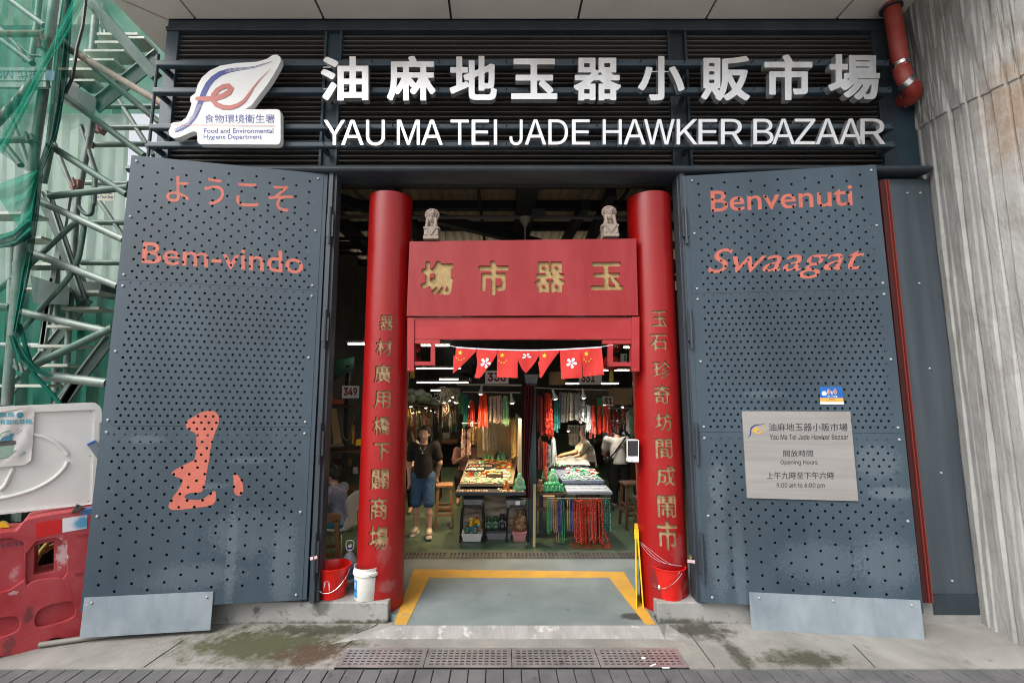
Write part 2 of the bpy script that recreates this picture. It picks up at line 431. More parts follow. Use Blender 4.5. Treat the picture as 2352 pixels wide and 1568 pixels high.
def glyph_on(mb, ch, q, c0, c1, dil=0, font=None, square=False, res=64, shear=0, back=False):
    g = glyph(ch, dil, font, square, res, shear)
    v2, e2, f2, *_ = delaunay_2d_cdt([V(p) for p in g[0]], g[1], [], 0, 1e-7)
    c = np.array([[(v2[a].x + v2[b].x + v2[d].x) / 3, (v2[a].y + v2[b].y + v2[d].y) / 3] for a, b, d in f2])
    ok = in_glyph(g, c[:, 0], c[:, 1])
    plate(mb, [(p.x, p.y) for p in v2], [t for t, k in zip(f2, ok) if k], q, c0, c1, back)
def carve(rect, items, f, depth, nx=1, ny=1):
    """sheet over rect=(a0,a1,b0,b1) in metres with characters cut into it; items [(glyph, a0, a1, b0, b1)] -> (sheet+walls MB, list of floor MBs)"""
    a0, a1, b0, b1 = rect; pts, eds = [], []
    for g, x0, x1, y0, y1 in items:
        o = len(pts); pts += [V((x0 + p[0] * (x1 - x0), y0 + p[1] * (y1 - y0))) for p in g[0]]; eds += [(a + o, b + o) for a, b in g[1]]
    for i in range(nx + 1):
        for j in range(ny + 1): pts.append(V((a0 + (a1 - a0) * i / nx, b0 + (b1 - b0) * j / ny)))
    v2, e2, f2, *_ = delaunay_2d_cdt(pts, eds, [], 0, 1e-7)
    P = np.array([(p.x, p.y) for p in v2]); Tn = np.array(f2); c = P[Tn].mean(1); cut = np.full(len(c), -1)
    for k, (g, x0, x1, y0, y1) in enumerate(items):
        a, b = (c[:, 0] - x0) / (x1 - x0), (c[:, 1] - y0) / (y1 - y0); m = (a > 0) & (a < 1) & (b > 0) & (b < 1)
        cut[m & in_glyph(g, np.clip(a, 0, 1), np.clip(b, 0, 1))] = k
    vv = [(p.x, p.y) for p in v2]; sheet = MB(); plate(sheet, vv, [tuple(t) for t in Tn[cut < 0]], f, -depth, 0, back=False)
    floors = []
    for k in range(len(items)):
        t = Tn[cut == k]; ids = sorted(set(t.ravel())); mp = {i: n for n, i in enumerate(ids)}
        fl = MB(); fl.add([f(*vv[i], -depth + .001) for i in ids], [tuple(mp[i] for i in q) for q in t]); floors.append(fl)
    return sheet, floors

# ------------------------------------------------------------------ smooth bodies: blended capsules turned into one skin
def skin_mesh(prims, h, k=.02, clip=None):
    """prims: (p0, p1, r0, r1) capsules (or (p, None, (rx,ry,rz), None) ellipsoids), smoothly joined -> (verts, faces)"""
    lo = np.full(3, 9e9); hi = -lo
    for p0, p1, r0, r1 in prims:
        for p in (p0, p1):
            if p is None: continue
            rr = np.array(r0 if isinstance(r0, tuple) else (max(r0, r1),) * 3); lo = np.minimum(lo, np.array(p) - rr); hi = np.maximum(hi, np.array(p) + rr)
    lo -= 3 * h; hi += 3 * h; n = ((hi - lo) / h).astype(int) + 1
    F = np.full(n, 1.0, np.float32)
    for p0, p1, r0, r1 in prims:
        p0 = np.array(p0); q1 = np.array(p1) if p1 is not None else p0
        rm = np.array(r0 if isinstance(r0, tuple) else (max(r0, r1),) * 3) + k + 2.5 * h
        i0 = np.maximum(((np.minimum(p0, q1) - rm - lo) / h).astype(int), 0); i1 = np.minimum(((np.maximum(p0, q1) + rm - lo) / h).astype(int) + 2, n)
        ax = [lo[d] + h * np.arange(i0[d], i1[d]) for d in range(3)]; X, Y, Z = np.meshgrid(*ax, indexing='ij')
        if p1 is None:
            rx = r0; e = np.sqrt(((X - p0[0]) / rx[0]) ** 2 + ((Y - p0[1]) / rx[1]) ** 2 + ((Z - p0[2]) / rx[2]) ** 2); d = (e - 1) * min(rx)
        else:
            a = q1 - p0; L2 = a.dot(a) + 1e-12; t = np.clip(((X - p0[0]) * a[0] + (Y - p0[1]) * a[1] + (Z - p0[2]) * a[2]) / L2, 0, 1)
            d = np.sqrt((X - p0[0] - t * a[0]) ** 2 + (Y - p0[1] - t * a[1]) ** 2 + (Z - p0[2] - t * a[2]) ** 2) - (r0 + (r1 - r0) * t)
        sl_ = tuple(slice(i0[q], i1[q]) for q in range(3)); A = F[sl_]
        hh = np.clip(.5 + .5 * (A - d) / k, 0, 1); F[sl_] = A * (1 - hh) + d * hh - k * hh * (1 - hh)
    if clip is not None:
        ax = [lo[d] + h * np.arange(n[d]) for d in range(3)]; X, Y, Z = np.meshgrid(*ax, indexing='ij'); F = np.maximum(F, clip(X, Y, Z))
    s = F < 0; N = n - 1; acc = np.zeros((*N, 3)); cnt = np.zeros(N)
    for d in range(3):
        e = [1, 1, 1]
        for u in (0, 1):
            for w in (0, 1):
                o = [0, 0, 0]; od = [q for q in range(3) if q != d]; o[od[0]], o[od[1]] = u, w; o2 = list(o); o2[d] = 1
                A = F[o[0]:o[0] + N[0], o[1]:o[1] + N[1], o[2]:o[2] + N[2]]; B = F[o2[0]:o2[0] + N[0], o2[1]:o2[1] + N[1], o2[2]:o2[2] + N[2]]
                m = (A < 0) != (B < 0); t = np.where(m, A / np.where(m, A - B, 1), 0)
                for q in range(3): acc[..., q] += np.where(m, (t if q == d else o[q]), 0)
                cnt += m
    act = cnt > 0; idx = np.full(N, -1); idx[act] = np.arange(act.sum()); base = np.argwhere(act)
    vs = lo + h * (base + acc[act] / cnt[act][:, None]); fs = []
    for d in range(3):
        a, b = [q for q in range(3) if q != d]
        s0 = [slice(None)] * 3; s1 = [slice(None)] * 3; s0[d] = slice(0, -1); s1[d] = slice(1, None)
        ch = np.argwhere(s[tuple(s0)] != s[tuple(s1)])
        ch = ch[(ch[:, a] > 0) & (ch[:, b] > 0) & (ch[:, a] < N[a]) & (ch[:, b] < N[b])]
        q = []
        for (u, w) in ((1, 1), (0, 1), (0, 0), (1, 0)):
            c2 = ch.copy(); c2[:, a] -= u; c2[:, b] -= w; q.append(idx[tuple(c2.T)])
        fs.append(np.stack(q, 1))
    fs = np.vstack(fs); fs = fs[(fs >= 0).all(1)]
    return vs, fs.tolist()
def skin(name, prims, h, m, parent=None, k=.02, clip=None):
    vs, fs = skin_mesh(prims, h, k, clip); b = MB(); b.add(vs, fs); return b.build(name, m, parent, smooth=True)
# ================================================================== colours of the place
STEEL = mat('blue grey paint', (.029, .049, .068), (.048, .074, .098), scale=1.6, stretch=(1, 1, .18), lo=.35, hi=.7, rough=.42, rough2=.58, bump=.05, bscale=200, c3=(.12, .145, .165), scale3=26, lo3=.66, hi3=.76)
DARK = mat('dark slate paint', (.022, .032, .042), (.036, .047, .058), scale=3, stretch=(1, 1, .3), rough=.45, bump=.05, bscale=150, c3=(.09, .09, .09), scale3=18, lo3=.7, hi3=.78)
TEAL = mat('dark teal panel', (.022, .045, .06), (.03, .055, .07), scale=2, rough=.4)
BRONZE = mat('bronze louvre', (.075, .070, .067), (.105, .097, .092), scale=3, stretch=(.15, 1, 1), rough=.38, metal=.3)
SOFF = mat('beige soffit panel', (.72, .67, .61), (.67, .62, .56), scale=1.4, rough=.6, c3=(.5, .46, .4), scale3=14, lo3=.72, hi3=.8)
GALV = mat('galvanised plate', (.20, .245, .28), (.31, .355, .395), scale=5, stretch=(1, 1, .5), lo=.3, hi=.7, rough=.42, rough2=.6, metal=.25, c3=(.18, .21, .25), scale3=9, lo3=.66, hi3=.76)
STAIN_ = mat('brushed steel', (.78, .78, .78), (.90, .90, .89), scale=12, stretch=(.4, 1, .1), rough=.30, rough2=.40, metal=.85)
WHITEP = mat('white panel paint', (.88, .88, .87), (.82, .815, .79), scale=3, lo=.55, hi=.9, rough=.4)
ORANGE = mat('faded salmon stencil paint', (.50, .125, .085), (.40, .10, .07), scale=7, rough=.6)
RED = mat('red lacquer', (.25, .002, .002), (.30, .006, .006), scale=1.3, stretch=(1, 1, .5), lo=.35, hi=.75, rough=.30, rough2=.42, bump=.10, bscale=55, c3=(.33, .05, .05), scale3=13, lo3=.68, hi3=.82, spec=.5)
REDB = mat('red board paint', (.25, .005, .006), (.32, .022, .026), scale=2.2, stretch=(1.6, 1, .35), lo=.35, hi=.7, rough=.42, rough2=.5, bump=.12, bscale=70, bstretch=(1, 1, .25))
GOLD = mat('gold sand filling', (.40, .285, .12), (.30, .20, .08), scale=12, rough=.7, bump=.4, bscale=60)
GOLDC = mat('weathered gold filling', (.33, .235, .115), (.20, .14, .07), scale=14, rough=.7, bump=.4, bscale=60)
CONC = mat('plain concrete', (.20, .20, .19), (.30, .295, .28), scale=3, lo=.3, hi=.7, rough=.85, bump=.35, bscale=45, c3=(.09, .09, .085), scale3=7, lo3=.62, hi3=.72)
BRUSHC = mat('brushed concrete', (.18, .174, .155), (.29, .282, .258), scale=1.7, lo=.35, hi=.7, rough=.9, bump=.6, bscale=55, bstretch=(1, .12, 1), c3=(.17, .165, .15), scale3=6, lo3=.62, hi3=.74)
PAVE = mat('charcoal paver', (.085, .085, .09), (.125, .122, .125), scale=3.5, rough=.85, bump=.3, bscale=110, c3=(.06, .055, .055), scale3=8, lo3=.62, hi3=.66)
FLOORG = mat('green floor paint', (.055, .095, .06), (.085, .13, .085), scale=1.4, rough=.32, rough2=.5, bump=.04, bscale=30, c3=(.05, .06, .05), scale3=5, lo3=.6, hi3=.7)
FLOORF = mat('grey floor paint', (.125, .155, .155), (.20, .235, .235), scale=2.1, lo=.3, hi=.72, rough=.5, rough2=.62, bump=.05, bscale=50, c3=(.075, .085, .085), scale3=4.3, lo3=.64, hi3=.72)
YELF = mat('yellow floor paint', (.56, .30, .035), (.44, .25, .05), scale=5, lo=.4, hi=.7, rough=.6, c3=(.3, .24, .15), scale3=9, lo3=.62, hi3=.7)
BLACKI = mat('dark interior', (.012, .012, .013), (.02, .019, .018), scale=2, rough=.8)
DIRT = mat('dark soil', (.04, .038, .035), rough=1)
MAROON_SHADED = mat('shadow-toned maroon rail', (.045, .006, .005), (.06, .009, .007), scale=3, stretch=(1, 1, .2), rough=.5)  # maroon darkened in its colour for the shadow the rail stands in
MAROONB = mat('red rail edge', (.20, .03, .022), rough=.5)
CHROME = mat('polished metal', (.7, .7, .7), rough=.2, metal=1)
BOLT = mat('bolt head', (.34, .35, .35), rough=.5, metal=.3)
BLACK = mat('black', (.012, .012, .013), rough=.45)
WHITE = mat('white plastic', (.78, .77, .74), (.66, .65, .62), scale=8, lo=.5, hi=.8, rough=.45)
for c, r_, k in (((-2.7, 4.2, .2), 1.1, (1.6, 1, 1)),):
    pass

# ================================================================== ground
ZP = -.06
def flat(name, pts, z, m, thick=.02):
    b = MB(); b.prism([(p[0], p[1]) for p in pts], lambda a, c, d: V((a, c, z + d)), -thick, 0); return tag(b.build(name, m), kind='structure')
g = MB(); g.box(-60, 60, -60, 60, -.6, -.34); tag(g.build('ground', DIRT), kind='structure')
YK = gz(1170, 1534, ZP).y            # kerb line between the apron and the pavers
YD = gz(1170, 1487.5, ZP).y          # back of the drain
XD0, XD1 = gz(767, 1534, ZP).x, gz(1585, 1534, ZP).x
PAVM = BRUSHC
for cpt, rad, colr, sq in ((gz(620, 1478, ZP), .52, (.042, .046, .012), (1.6, .6, 1)), (gz(720, 1500, ZP), .26, (.065, .036, .02), (1.2, .7, 1)), (gz(740, 1445, ZP), .34, (.03, .032, .018), (1.9, .32, 1)),
                           (gz(1850, 1512, ZP), .26, (.04, .042, .022), (1.5, .5, 1)), (gz(1600, 1445, ZP), .26, (.035, .036, .026), (1.3, .7, 1)), (gz(1690, 1500, ZP), .16, (.05, .05, .035), (.5, 1.9, 1))):
    stain(PAVM, cpt, rad, colr, .9, sc=11, fuzz=.8, squash=sq)
b = MB()
f2 = lambda a, c, d: V((a, c, ZP + d))
b.prism([(-14, YK), (XD0, YK), (XD0, 4.60), (-14, 4.60)], f2, -.25, 0)
b.prism([(XD1, YK), (14, YK), (14, 4.60), (XD1, 4.60)], f2, -.25, 0)
b.prism([(XD0, YD), (XD1, YD), (XD1, 4.60), (XD0, 4.60)], f2, -.25, 0)
b.prism([(-14, 4.60), (-3.9, 4.60), (-3.9, 14), (-14, 14)], f2, -.25, 0)
tag(b.build('pavement', PAVM), kind='structure')
for a_, b_ in ((gz(785, 1487, ZP), gz(868, 1432, ZP)), (gz(1575, 1442, ZP), gz(1642, 1532, ZP)), (gz(1960, 1480, ZP), gz(2010, 1532, ZP)), (gz(330, 1532, ZP), gz(420, 1470, ZP))):
    b = MB(); b.beam((a_.x, a_.y, ZP + .001), (b_.x, b_.y, ZP + .001), .007, .006); tag(b.build('pavement_joint', DIRT), kind='structure')
YT = 4.415                          # threshold edge of the floor
RAMP = mat('worn threshold concrete', (.29, .282, .265), (.20, .195, .185), scale=3, stretch=(2, 1, .6), lo=.35, hi=.7, rough=.9, bump=.6, bscale=60, bstretch=(1, .15, .15), c3=(.44, .43, .405), scale3=7, lo3=.56, hi3=.68)
b = MB(); xa, xb = gz(905, 1432, 0).x - .01, gz(1508, 1432, 0).x + .01
b.hexa([(XD0 + .1, 4.30, ZP - .2), (XD1 - .05, 4.30, ZP - .2), (xb, YT, ZP - .2), (xa, YT, ZP - .2)], [(XD0 + .1, 4.30, ZP + .003), (XD1 - .05, 4.30, ZP + .003), (xb, YT, 0), (xa, YT, 0)])
b.hexa([(XD0 - .16, 4.22, ZP - .2), (XD0 + .1, 4.30, ZP - .2), (xa, YT, ZP - .2), (xa - .12, 4.55, ZP - .2)], [(XD0 - .16, 4.22, ZP + .002), (XD0 + .1, 4.30, ZP + .003), (xa, YT, -.001), (xa - .12, 4.55, ZP + .01)])
b.hexa([(XD1 - .05, 4.30, ZP - .2), (XD1 + .2, 4.22, ZP - .2), (xb + .12, 4.55, ZP - .2), (xb, YT, ZP - .2)], [(XD1 - .05, 4.30, ZP + .003), (XD1 + .2, 4.22, ZP + .002), (xb + .12, 4.55, ZP + .01), (xb, YT, -.001)])
tag(b.build('ramp', RAMP), kind='structure')
YI = gz(1170, 1283, 0).y
flat('floor', [(-7, YI), (8.5, YI), (8.5, 32), (-7, 32)], 0, FLOORG, .3)
FLOORF = stain(FLOORF, gz(1455, 1415, 0), .12, (.03, .035, .035), .9, sc=10, squash=(1.3, .6, 1))
flat('entrance_floor', [(xa, YT), (xb, YT), (xb + .01, 4.60), (1.75, 4.75), (6, 4.75), (6, YI), (-6, YI), (-6, 4.75), (-1.3, 4.75), (xa - .01, 4.60)], 0, FLOORF, .3)
o_ = [gz(*p, .004) for p in ((905, 1432), (951, 1306), (1433, 1312), (1505, 1432))]; i_ = [gz(*p, .004) for p in ((1482, 1432), (1399, 1325.5), (986, 1325), (934, 1432))]
b = MB(); b.prism([(p.x, p.y) for p in (o_[0], o_[1], i_[2], i_[3])], lambda a, c, d: V((a, c, d)), -.01, .004); b.prism([(p.x, p.y) for p in (o_[1], o_[2], i_[1], i_[2])], lambda a, c, d: V((a, c, d)), -.01, .004)
b.prism([(p.x, p.y) for p in (o_[2], o_[3], i_[0], i_[1])], lambda a, c, d: V((a, c, d)), -.01, .004)
tag(b.build('floor_marking', YELF), kind='structure')
# pavers: charcoal blocks laid in straight rows
b = MB(); pw, pl_ = .141, .215
y = YK - .006
row = 0
while y > -4:
    L_ = pl_ if row else .30
    x = -9 + (.07 if row % 2 else 0)
    while x < 9:
        if -5.4 - .0 < x < 5.6 or row < 6:
            dz = random.uniform(-.002, .002); b.box(x + .004, x + pw - .004, y - L_ + .005, y, ZP - .1, ZP - .004 + dz)
        x += pw
    y -= L_; row += 1
    if row > 12: break
pv = b.build('paving', PAVE, bevel=.004); tag(pv, kind='structure')
b = MB(); b.box(-14, 14, y, YK - .004, -.34, ZP - .018); tag(b.build('paving_bed', DIRT), kind='structure')
ROADC = mat('pale concrete road', (.34, .335, .32), (.40, .395, .38), scale=.6, rough=.9, bump=.3, bscale=40)
b = MB(); b.box(-30, 30, -40, y, -.34, ZP - .10); tag(b.build('road', ROADC), kind='structure')
# drain channel with four covers
b = MB(); b.box(XD0, XD1, YK, YD, -.34, -.30); b.box(XD0, XD1, YK, YK + .012, -.3, ZP - .01); b.box(XD0, XD1, YD - .012, YD, -.3, ZP - .01)
tag(b.build('drain_channel', DIRT), kind='structure')
GRATE = mat('steel drain cover', (.42, .41, .42), (.52, .48, .48), scale=2.5, stretch=(1, 3, 1), rough=.34, rough2=.5, metal=.75, c3=(.16, .12, .13), scale3=5, lo3=.6, hi3=.75)
dl = ['perforated steel drain cover nearest the mossy concrete, first of four in a row', 'perforated steel drain cover second from the mossy end of the row', 'perforated steel drain cover third from the mossy end of the row', 'purplish steel drain cover with white litter scraps on it, last of the row']
for k in range(4):
    x0 = XD0 + (XD1 - XD0) * k / 4 + .003; x1 = XD0 + (XD1 - XD0) * (k + 1) / 4 - .003; wd, dp = x1 - x0, YD - YK - .012
    holes = []
    for j in range(6):
        for i in range(13):
            sx = .055 + (wd - .11) * i / 12 + 0; sy = .045 + (dp - .09) * j / 5
            holes.append([(sx - .017, sy - .0075), (sx + .017, sy - .0075), (sx + .017, sy + .0075), (sx - .017, sy + .0075)])
    m = MB(); holed(m, [(0, 0), (wd, 0), (wd, dp), (0, dp)], holes, lambda a, c, d: V((x0 + a, YK + .006 + c, ZP + d)), .003, .006)
    tag(m.build('drain_cover', GRATE), dl[k], 'drain cover', 'steel drain covers in front of the threshold')
tag(MB().ball(gz(1478, 1510, ZP + .012), (.02, .012, .008), 6, 4).build('litter_scrap', WHITE), 'crumpled white paper scrap on the purplish drain cover', 'litter', 'white litter scraps on the drain covers')
for u, v in ((1500, 1527), (1529, 1533)):
    p = gz(u, v, ZP + .009); tag(MB().box(-.03, .03, -.006, .006, 0, .004, T(*p) @ RZ(.5 if u < 1510 else 0)).build('litter_scrap', WHITE), 'thin white strip of litter lying on the purplish drain cover', 'litter', 'white litter scraps on the drain covers')
DULLG = mat('dull floor grating', (.085, .085, .08), (.13, .125, .115), scale=4, rough=.45, metal=.4)
# inner row of covers
YI0, YI1 = gz(1170, 1283, 0).y, gz(1170, 1268, 0).y
for k in range(6):
    x0, x1 = -2.2 + k * .75, -2.2 + (k + 1) * .75 - .012; dp = YI1 - YI0
    holes = []
    for j in range(4):
        for i in range(14):
            sx = .04 + (x1 - x0 - .08) * i / 13; sy = .05 + (dp - .1) * j / 3
            holes.append([(sx - .012, sy - .012), (sx + .012, sy - .012), (sx + .012, sy + .012), (sx - .012, sy + .012)])
    m = MB(); holed(m, [(0, 0), (x1 - x0, 0), (x1 - x0, dp), (0, dp)], holes, lambda a, c, d: V((x0 + a, YI0 + c, d)), .002, .008)
    tag(m.build('floor_grating', DULLG), 'dull steel floor grating in the row across the hall entrance', 'floor grating', 'floor gratings across the hall entrance')

# ================================================================== the market building
FY = 4.73
BLD = empty('market_building', (0, FY, 0), 'dark blue grey metal market hall front with louvred upper wall and beige soffit', 'building')
def zF(v, y=FY): return at(1150, v, y).z
XL, XR = -3.87, 4.40
ZS = 6.46
# louvres
for (x0, x1) in ((-3.73, -2.04), (-1.835, 1.93), (2.155, 4.30)):
    b = MB(); z = 4.62
    while z < 6.30:
        b.prism([(FY + .06, z + .004), (FY + .012, z), (FY + .003, z + .004), (FY, z + .011), (FY + .003, z + .018), (FY + .012, z + .023), (FY + .06, z + .040)], lambda a, c, d: V((d, a, c)), x0, x1)
        z += .0588
    b.build('louvre_panel', BRONZE, BLD, smooth=True)
b = MB(); b.box(XL, XR + .05, FY + .10, FY + .16, 4.5, 6.46); b.build('upper_wall', BLACKI, BLD)
for x0, x1 in ((XL, -3.73), (-2.04, -1.835), (1.93, 2.155), (4.30, 4.46)):
    b = MB()
    if x1 - x0 > .18:
        b.box(x0, x0 + .03, FY - .03, FY + .09, 4.5, 6.36); b.box(x1 - .03, x1, FY - .03, FY + .09, 4.5, 6.36); b.box(x0 + .03, x1 - .03, FY + .01, FY + .09, 4.5, 6.36)
    else: b.box(x0, x1, FY - .03, FY + .09, 4.5, 6.36)
    b.build('frame_post', STEEL if x0 < 1 else DARK, BLD, bevel=.004)
b = MB(); b.box(XL, XR + .06, FY - .05, FY + .09, 6.31, 6.36); b.box(XL, XR + .06, FY - .02, FY + .09, 6.36, ZS); b.build('header_beam', DARK, BLD, bevel=.004)
# soffit panels with dark joints; mitred return round the corner
jx = [-4.30, -3.545, -2.055, -.575, .90, 2.385, 3.90, 4.62]
b = MB()
for i in range(len(jx) - 1):
    x0, x1 = jx[i] + .014, jx[i + 1] - .014
    if i == 0: b.prism([(jx[0], 3.0), (x1, 3.0), (x1, FY - .04), (-3.87, FY - .04), (jx[0], 4.33)], lambda a, c, d: V((a, c, d)), ZS, ZS + .05); continue
    b.box(x0, x1, 3.0, FY - .04, ZS, ZS + .05)
b.prism([(-4.30, 4.37), (-3.885, FY + .0), (-3.885, 6.1), (-4.30, 6.1)], lambda a, c, d: V((a, c, d)), ZS, ZS + .05)
b.prism([(-4.30, 6.12), (-3.885, 6.12), (-3.885, 9), (-4.30, 9)], lambda a, c, d: V((a, c, d)), ZS, ZS + .05)
b.build('soffit', SOFF, BLD)
b = MB(); b.box(-4.32, 4.66, 2.98, 9, ZS + .03, ZS + .4); b.build('roof_edge', DARK, BLD)
# canopy gutter above the doors
b = MB()
prof = [(4.50, 4.560), (4.485, 4.545), (4.48, 4.525), (4.49, 4.505), (4.51, 4.495), (4.9, 4.515), (4.9, 4.575)]
b.prism(prof, lambda a, c, d: V((d, a, c)), at(292, 380, 4.5).x, 4.60); b.build('canopy', DARK, BLD, smooth=True)
# wall panels beside the doorway, behind the open leaves
CLAD = mat('grey cladding sheet', (.042, .056, .068), (.07, .088, .104), scale=2.2, stretch=(2, 1, .12), lo=.35, hi=.7, rough=.42, rough2=.6, c3=(.16, .17, .18), scale3=20, lo3=.7, hi3=.8)
for x0, x1, m in ((4.155, 4.66, CLAD), (-3.9, -3.25, CLAD), (-2.95, -1.87, DARK), (2.0, 3.95, DARK)):
    MB().box(x0, x1, 4.60, 4.66, .20, 4.46).build('wall_panel', m, BLD)
for x0, x1 in ((4.19, 4.64), (-3.9, -3.2)):
    MB().box(x0, x1, 4.57, 4.63, .02, .20).build('base_plate', DARK, BLD)
for x0, s in ((4.12, 1), (-3.12, -1)):
    b = MB().use(0); b.box(x0 - .085, x0 + .012, 4.50, 4.60, .16, 4.40); b.use(1).box(x0 - .036, x0 - .026, 4.488, 4.50, .16, 4.40); b.box(x0 - .006, x0 + .004, 4.488, 4.50, .16, 4.40)
    b.build('guide_rail', [MAROON_SHADED, MAROONB], BLD)
for x, z in ((4.43, .32), (4.44, 1.35), (4.44, 2.4), (4.43, 3.3), (4.41, 4.3), (4.55, 4.3)):
    MB().lathe([(.012, 0), (.012, .006), (.006, .012)], (x, 4.60, z), 8, RX(R(90))).build('bolt', BOLT, BLD)
MB().box(4.46, 4.74, FY - .015, FY + .09, 4.36, 6.40).build('side_panel', TEAL, BLD)
MB().box(4.30, 4.66, 4.66, 4.72, .2, 4.5).build('back_panel', DARK, BLD)
# door posts
for x0, x1 in ((-1.86, -1.765), (1.90, 2.0)):
    b = MB(); b.box(x0, x1, 4.56, 4.70, .14, 4.5); b.box(x0 + .02, x1 - .03, 4.53, 4.56, .14, 4.5); b.build('door_post', DARK, BLD, bevel=.004)
# plinth walls at the foot of the front
def plinth(x0, x1, label, cat='plinth'):
    p = MB(); n = 10
    p.box(x0, x1, 4.574, 5.15, -.3, .133)
    tag(p.build('concrete_plinth', PL, bevel=.012), label, cat)
PL = mat('plinth concrete', (.21, .21, .20), (.31, .305, .29), scale=3, lo=.3, hi=.7, rough=.85, bump=.4, bscale=40, c3=(.10, .10, .095), scale3=6, lo3=.6, hi3=.7)
for px_ in ((600, 1440), (700, 1438), (800, 1436), (860, 1436), (1560, 1432), (1640, 1440)):
    stain(PL, at(*px_, 4.574), .17, (.035, .04, .022), .85, sc=12, fuzz=.7, squash=(1.8, 1, .32))
stain(PL, (at(740, 1384, 4.574)), .10, (.07, .068, .06), .8, sc=8, squash=(1.1, 1, 1.5))
plinth(-3.9, at(892, 1382, 4.574).x, 'grey concrete plinth with mossy foot under the white bucket')
plinth(at(1509, 1385, 4.574).x, 4.66, 'grey concrete plinth with chipped corner under the lone red bucket')

# ------------------------------------------------------------------ perforated door leaves
HR = .0128
for u, v, y, rad, sq_, am in ((560, 1230, 4.35, .30, (1.3, 1, .8), .55), (640, 1300, 4.4, .25, (.5, 1, 2), .6), (520, 1290, 4.35, .2, (.25, 1, 3), .6), (430, 1330, 4.3, .25, (2, 1, .5), .5), (330, 1010, 4.25, .15, (1.2, 1, .3), .5), (560, 1060, 4.35, .14, (1.4, 1, .3), .6), (450, 1120, 4.3, .14, (2, 1, .25), .5),
                              (1650, 1110, 4.5, .16, (.6, 1, 1.6), .65), (2010, 1060, 4.35, .22, (1, 1, .8), .6), (2040, 1130, 4.35, .14, (1.5, 1, .5), .7), (1650, 1250, 4.5, .25, (.4, 1, 2.2), .6), (1700, 1300, 4.47, .2, (.3, 1, 3), .6), (2040, 1290, 4.33, .25, (1.2, 1, 1), .5), (1880, 1290, 4.4, .3, (1.4, 1, .7), .45), (1760, 905, 4.45, .14, (1.5, 1, .3), .5)):
    stain(STEEL, at(u, v, y), rad, (.14, .17, .195), am * .6, sc=46, fuzz=.5, squash=(sq_[0], 4, sq_[2]))
for u, v, y, rad in ((560, 700, 4.4, .5), (330, 560, 4.25, .5), (1800, 760, 4.42, .6), (640, 1150, 4.4, .45), (1950, 700, 4.35, .5), (1720, 1180, 4.45, .5), (300, 1200, 4.25, .5)):
    stain(STEEL, at(u, v, y), rad, (.028, .042, .055), .6, sc=3, fuzz=1.6, squash=(1, 4, 1.2))
def make_leaf(bl, br, tl, tr, yl, yr, hinge_right, kick, seams):
    A, B_ = at(*tl, yl), at(*tr, yr); d = V((B_.x - A.x, B_.y - A.y, 0)); pl = Plane(A, V((d.y, -d.x, 0)))
    q = qpx4(pl, bl, br, tl, tr); Wm = (q.q[1] - q.q[0]).length; Hm = (q.q[2] - q.q[0]).length
    ga = 10 / 450 if hinge_right else 0; gb = 0 if hinge_right else 10 / 450
    a0, a1 = gb, 1 - ga
    leaf = MB()
    for (u0, u1, v0, v1) in ((0, .05, 0, 1), (.95, 1, 0, 1), (.05, .95, 0, .02), (.05, .95, .98, 1), (.05, .95, .345, .36), (.05, .95, .69, .705)): leaf.slab(q, u0, u1, v0, v1, -.085, -.004)
    leaf.slab(q, .05, .95, .02, .98, -.085, -.08)
    lf = leaf.build('door_leaf', STEEL, BLD, bevel=.004)
    rows = []; t = .10; k = 0
    while t < Hm - .14:
        n = 1 if k < 6 else 2 if k < 14 else 3 if k < 23 else 4 if k < 44 else 3 if k < 49 else 2 if k < 59 else 1
        rows.append((t, n, k)); t += .0605; k += 1
    holes = []
    for t, n, k in rows:
        p = .268 / n; x = a0 * Wm + .12 + (p / 2 if k % 2 else 0)
        while x < a1 * Wm - .09:
            holes.append((x, Hm - t, HR)); x += p
    bs = [0.0] + [s for s in seams] + [1.0]
    for i in range(3):
        lo, hi = bs[i] * Hm + .0015, bs[i + 1] * Hm - .0015
        hl = [[(x + r * math.cos(2 * PI * j / 9), y + r * math.sin(2 * PI * j / 9)) for j in range(9)] for x, y, r in holes if lo + r + .004 < y < hi - r - .004]
        m = MB(); holed(m, [(a0 * Wm, lo), (a1 * Wm, lo), (a1 * Wm, hi), (a0 * Wm, hi)], hl, lambda a, c, dd: q(a / Wm, c / Hm, dd), -.003, 0)
        m.build('perforated_sheet', STEEL, lf)
        for aa in (a0 + .028, a1 - .028):
            for bb in ((bs[i] + .012), (bs[i] + bs[i + 1]) / 2, bs[i + 1] - .014):
                M_ = Matrix(); c = q(aa, bb); n3 = q.n; xx = (q.q[1] - q.q[0]).normalized(); M_ = Matrix((xx.to_4d(), n3.cross(xx).to_4d(), n3.to_4d(), (0, 0, 0, 1))).transposed(); M_[3] = (0, 0, 0, 1); M_ = Matrix([[xx[r], n3.cross(xx)[r], n3[r], 0] for r in range(3)] + [[0, 0, 0, 1]])
                MB().lathe([(.013, 0), (.013, .007), (.007, .011), (0, .011)], c, 8, M_).build('bolt', BOLT, lf)
    kq = qpx4(pl, *kick, off=.004)
    m = MB(); m.slab(kq, 0, 1, 0, 1, 0, .005); m.build('kick_plate', GALV, lf)
    for aa, bb in ((.06, .86), (.95, .86)) + (((.5, .88),) if not hinge_right else ()):
        c = kq(aa, bb, .005); MB().ball(c, (.013, .009, .013), 8, 6).build('bolt', BOLT, lf)
    return pl, q, lf, (Wm, Hm), [(x, y, r) for x, y, r in holes]
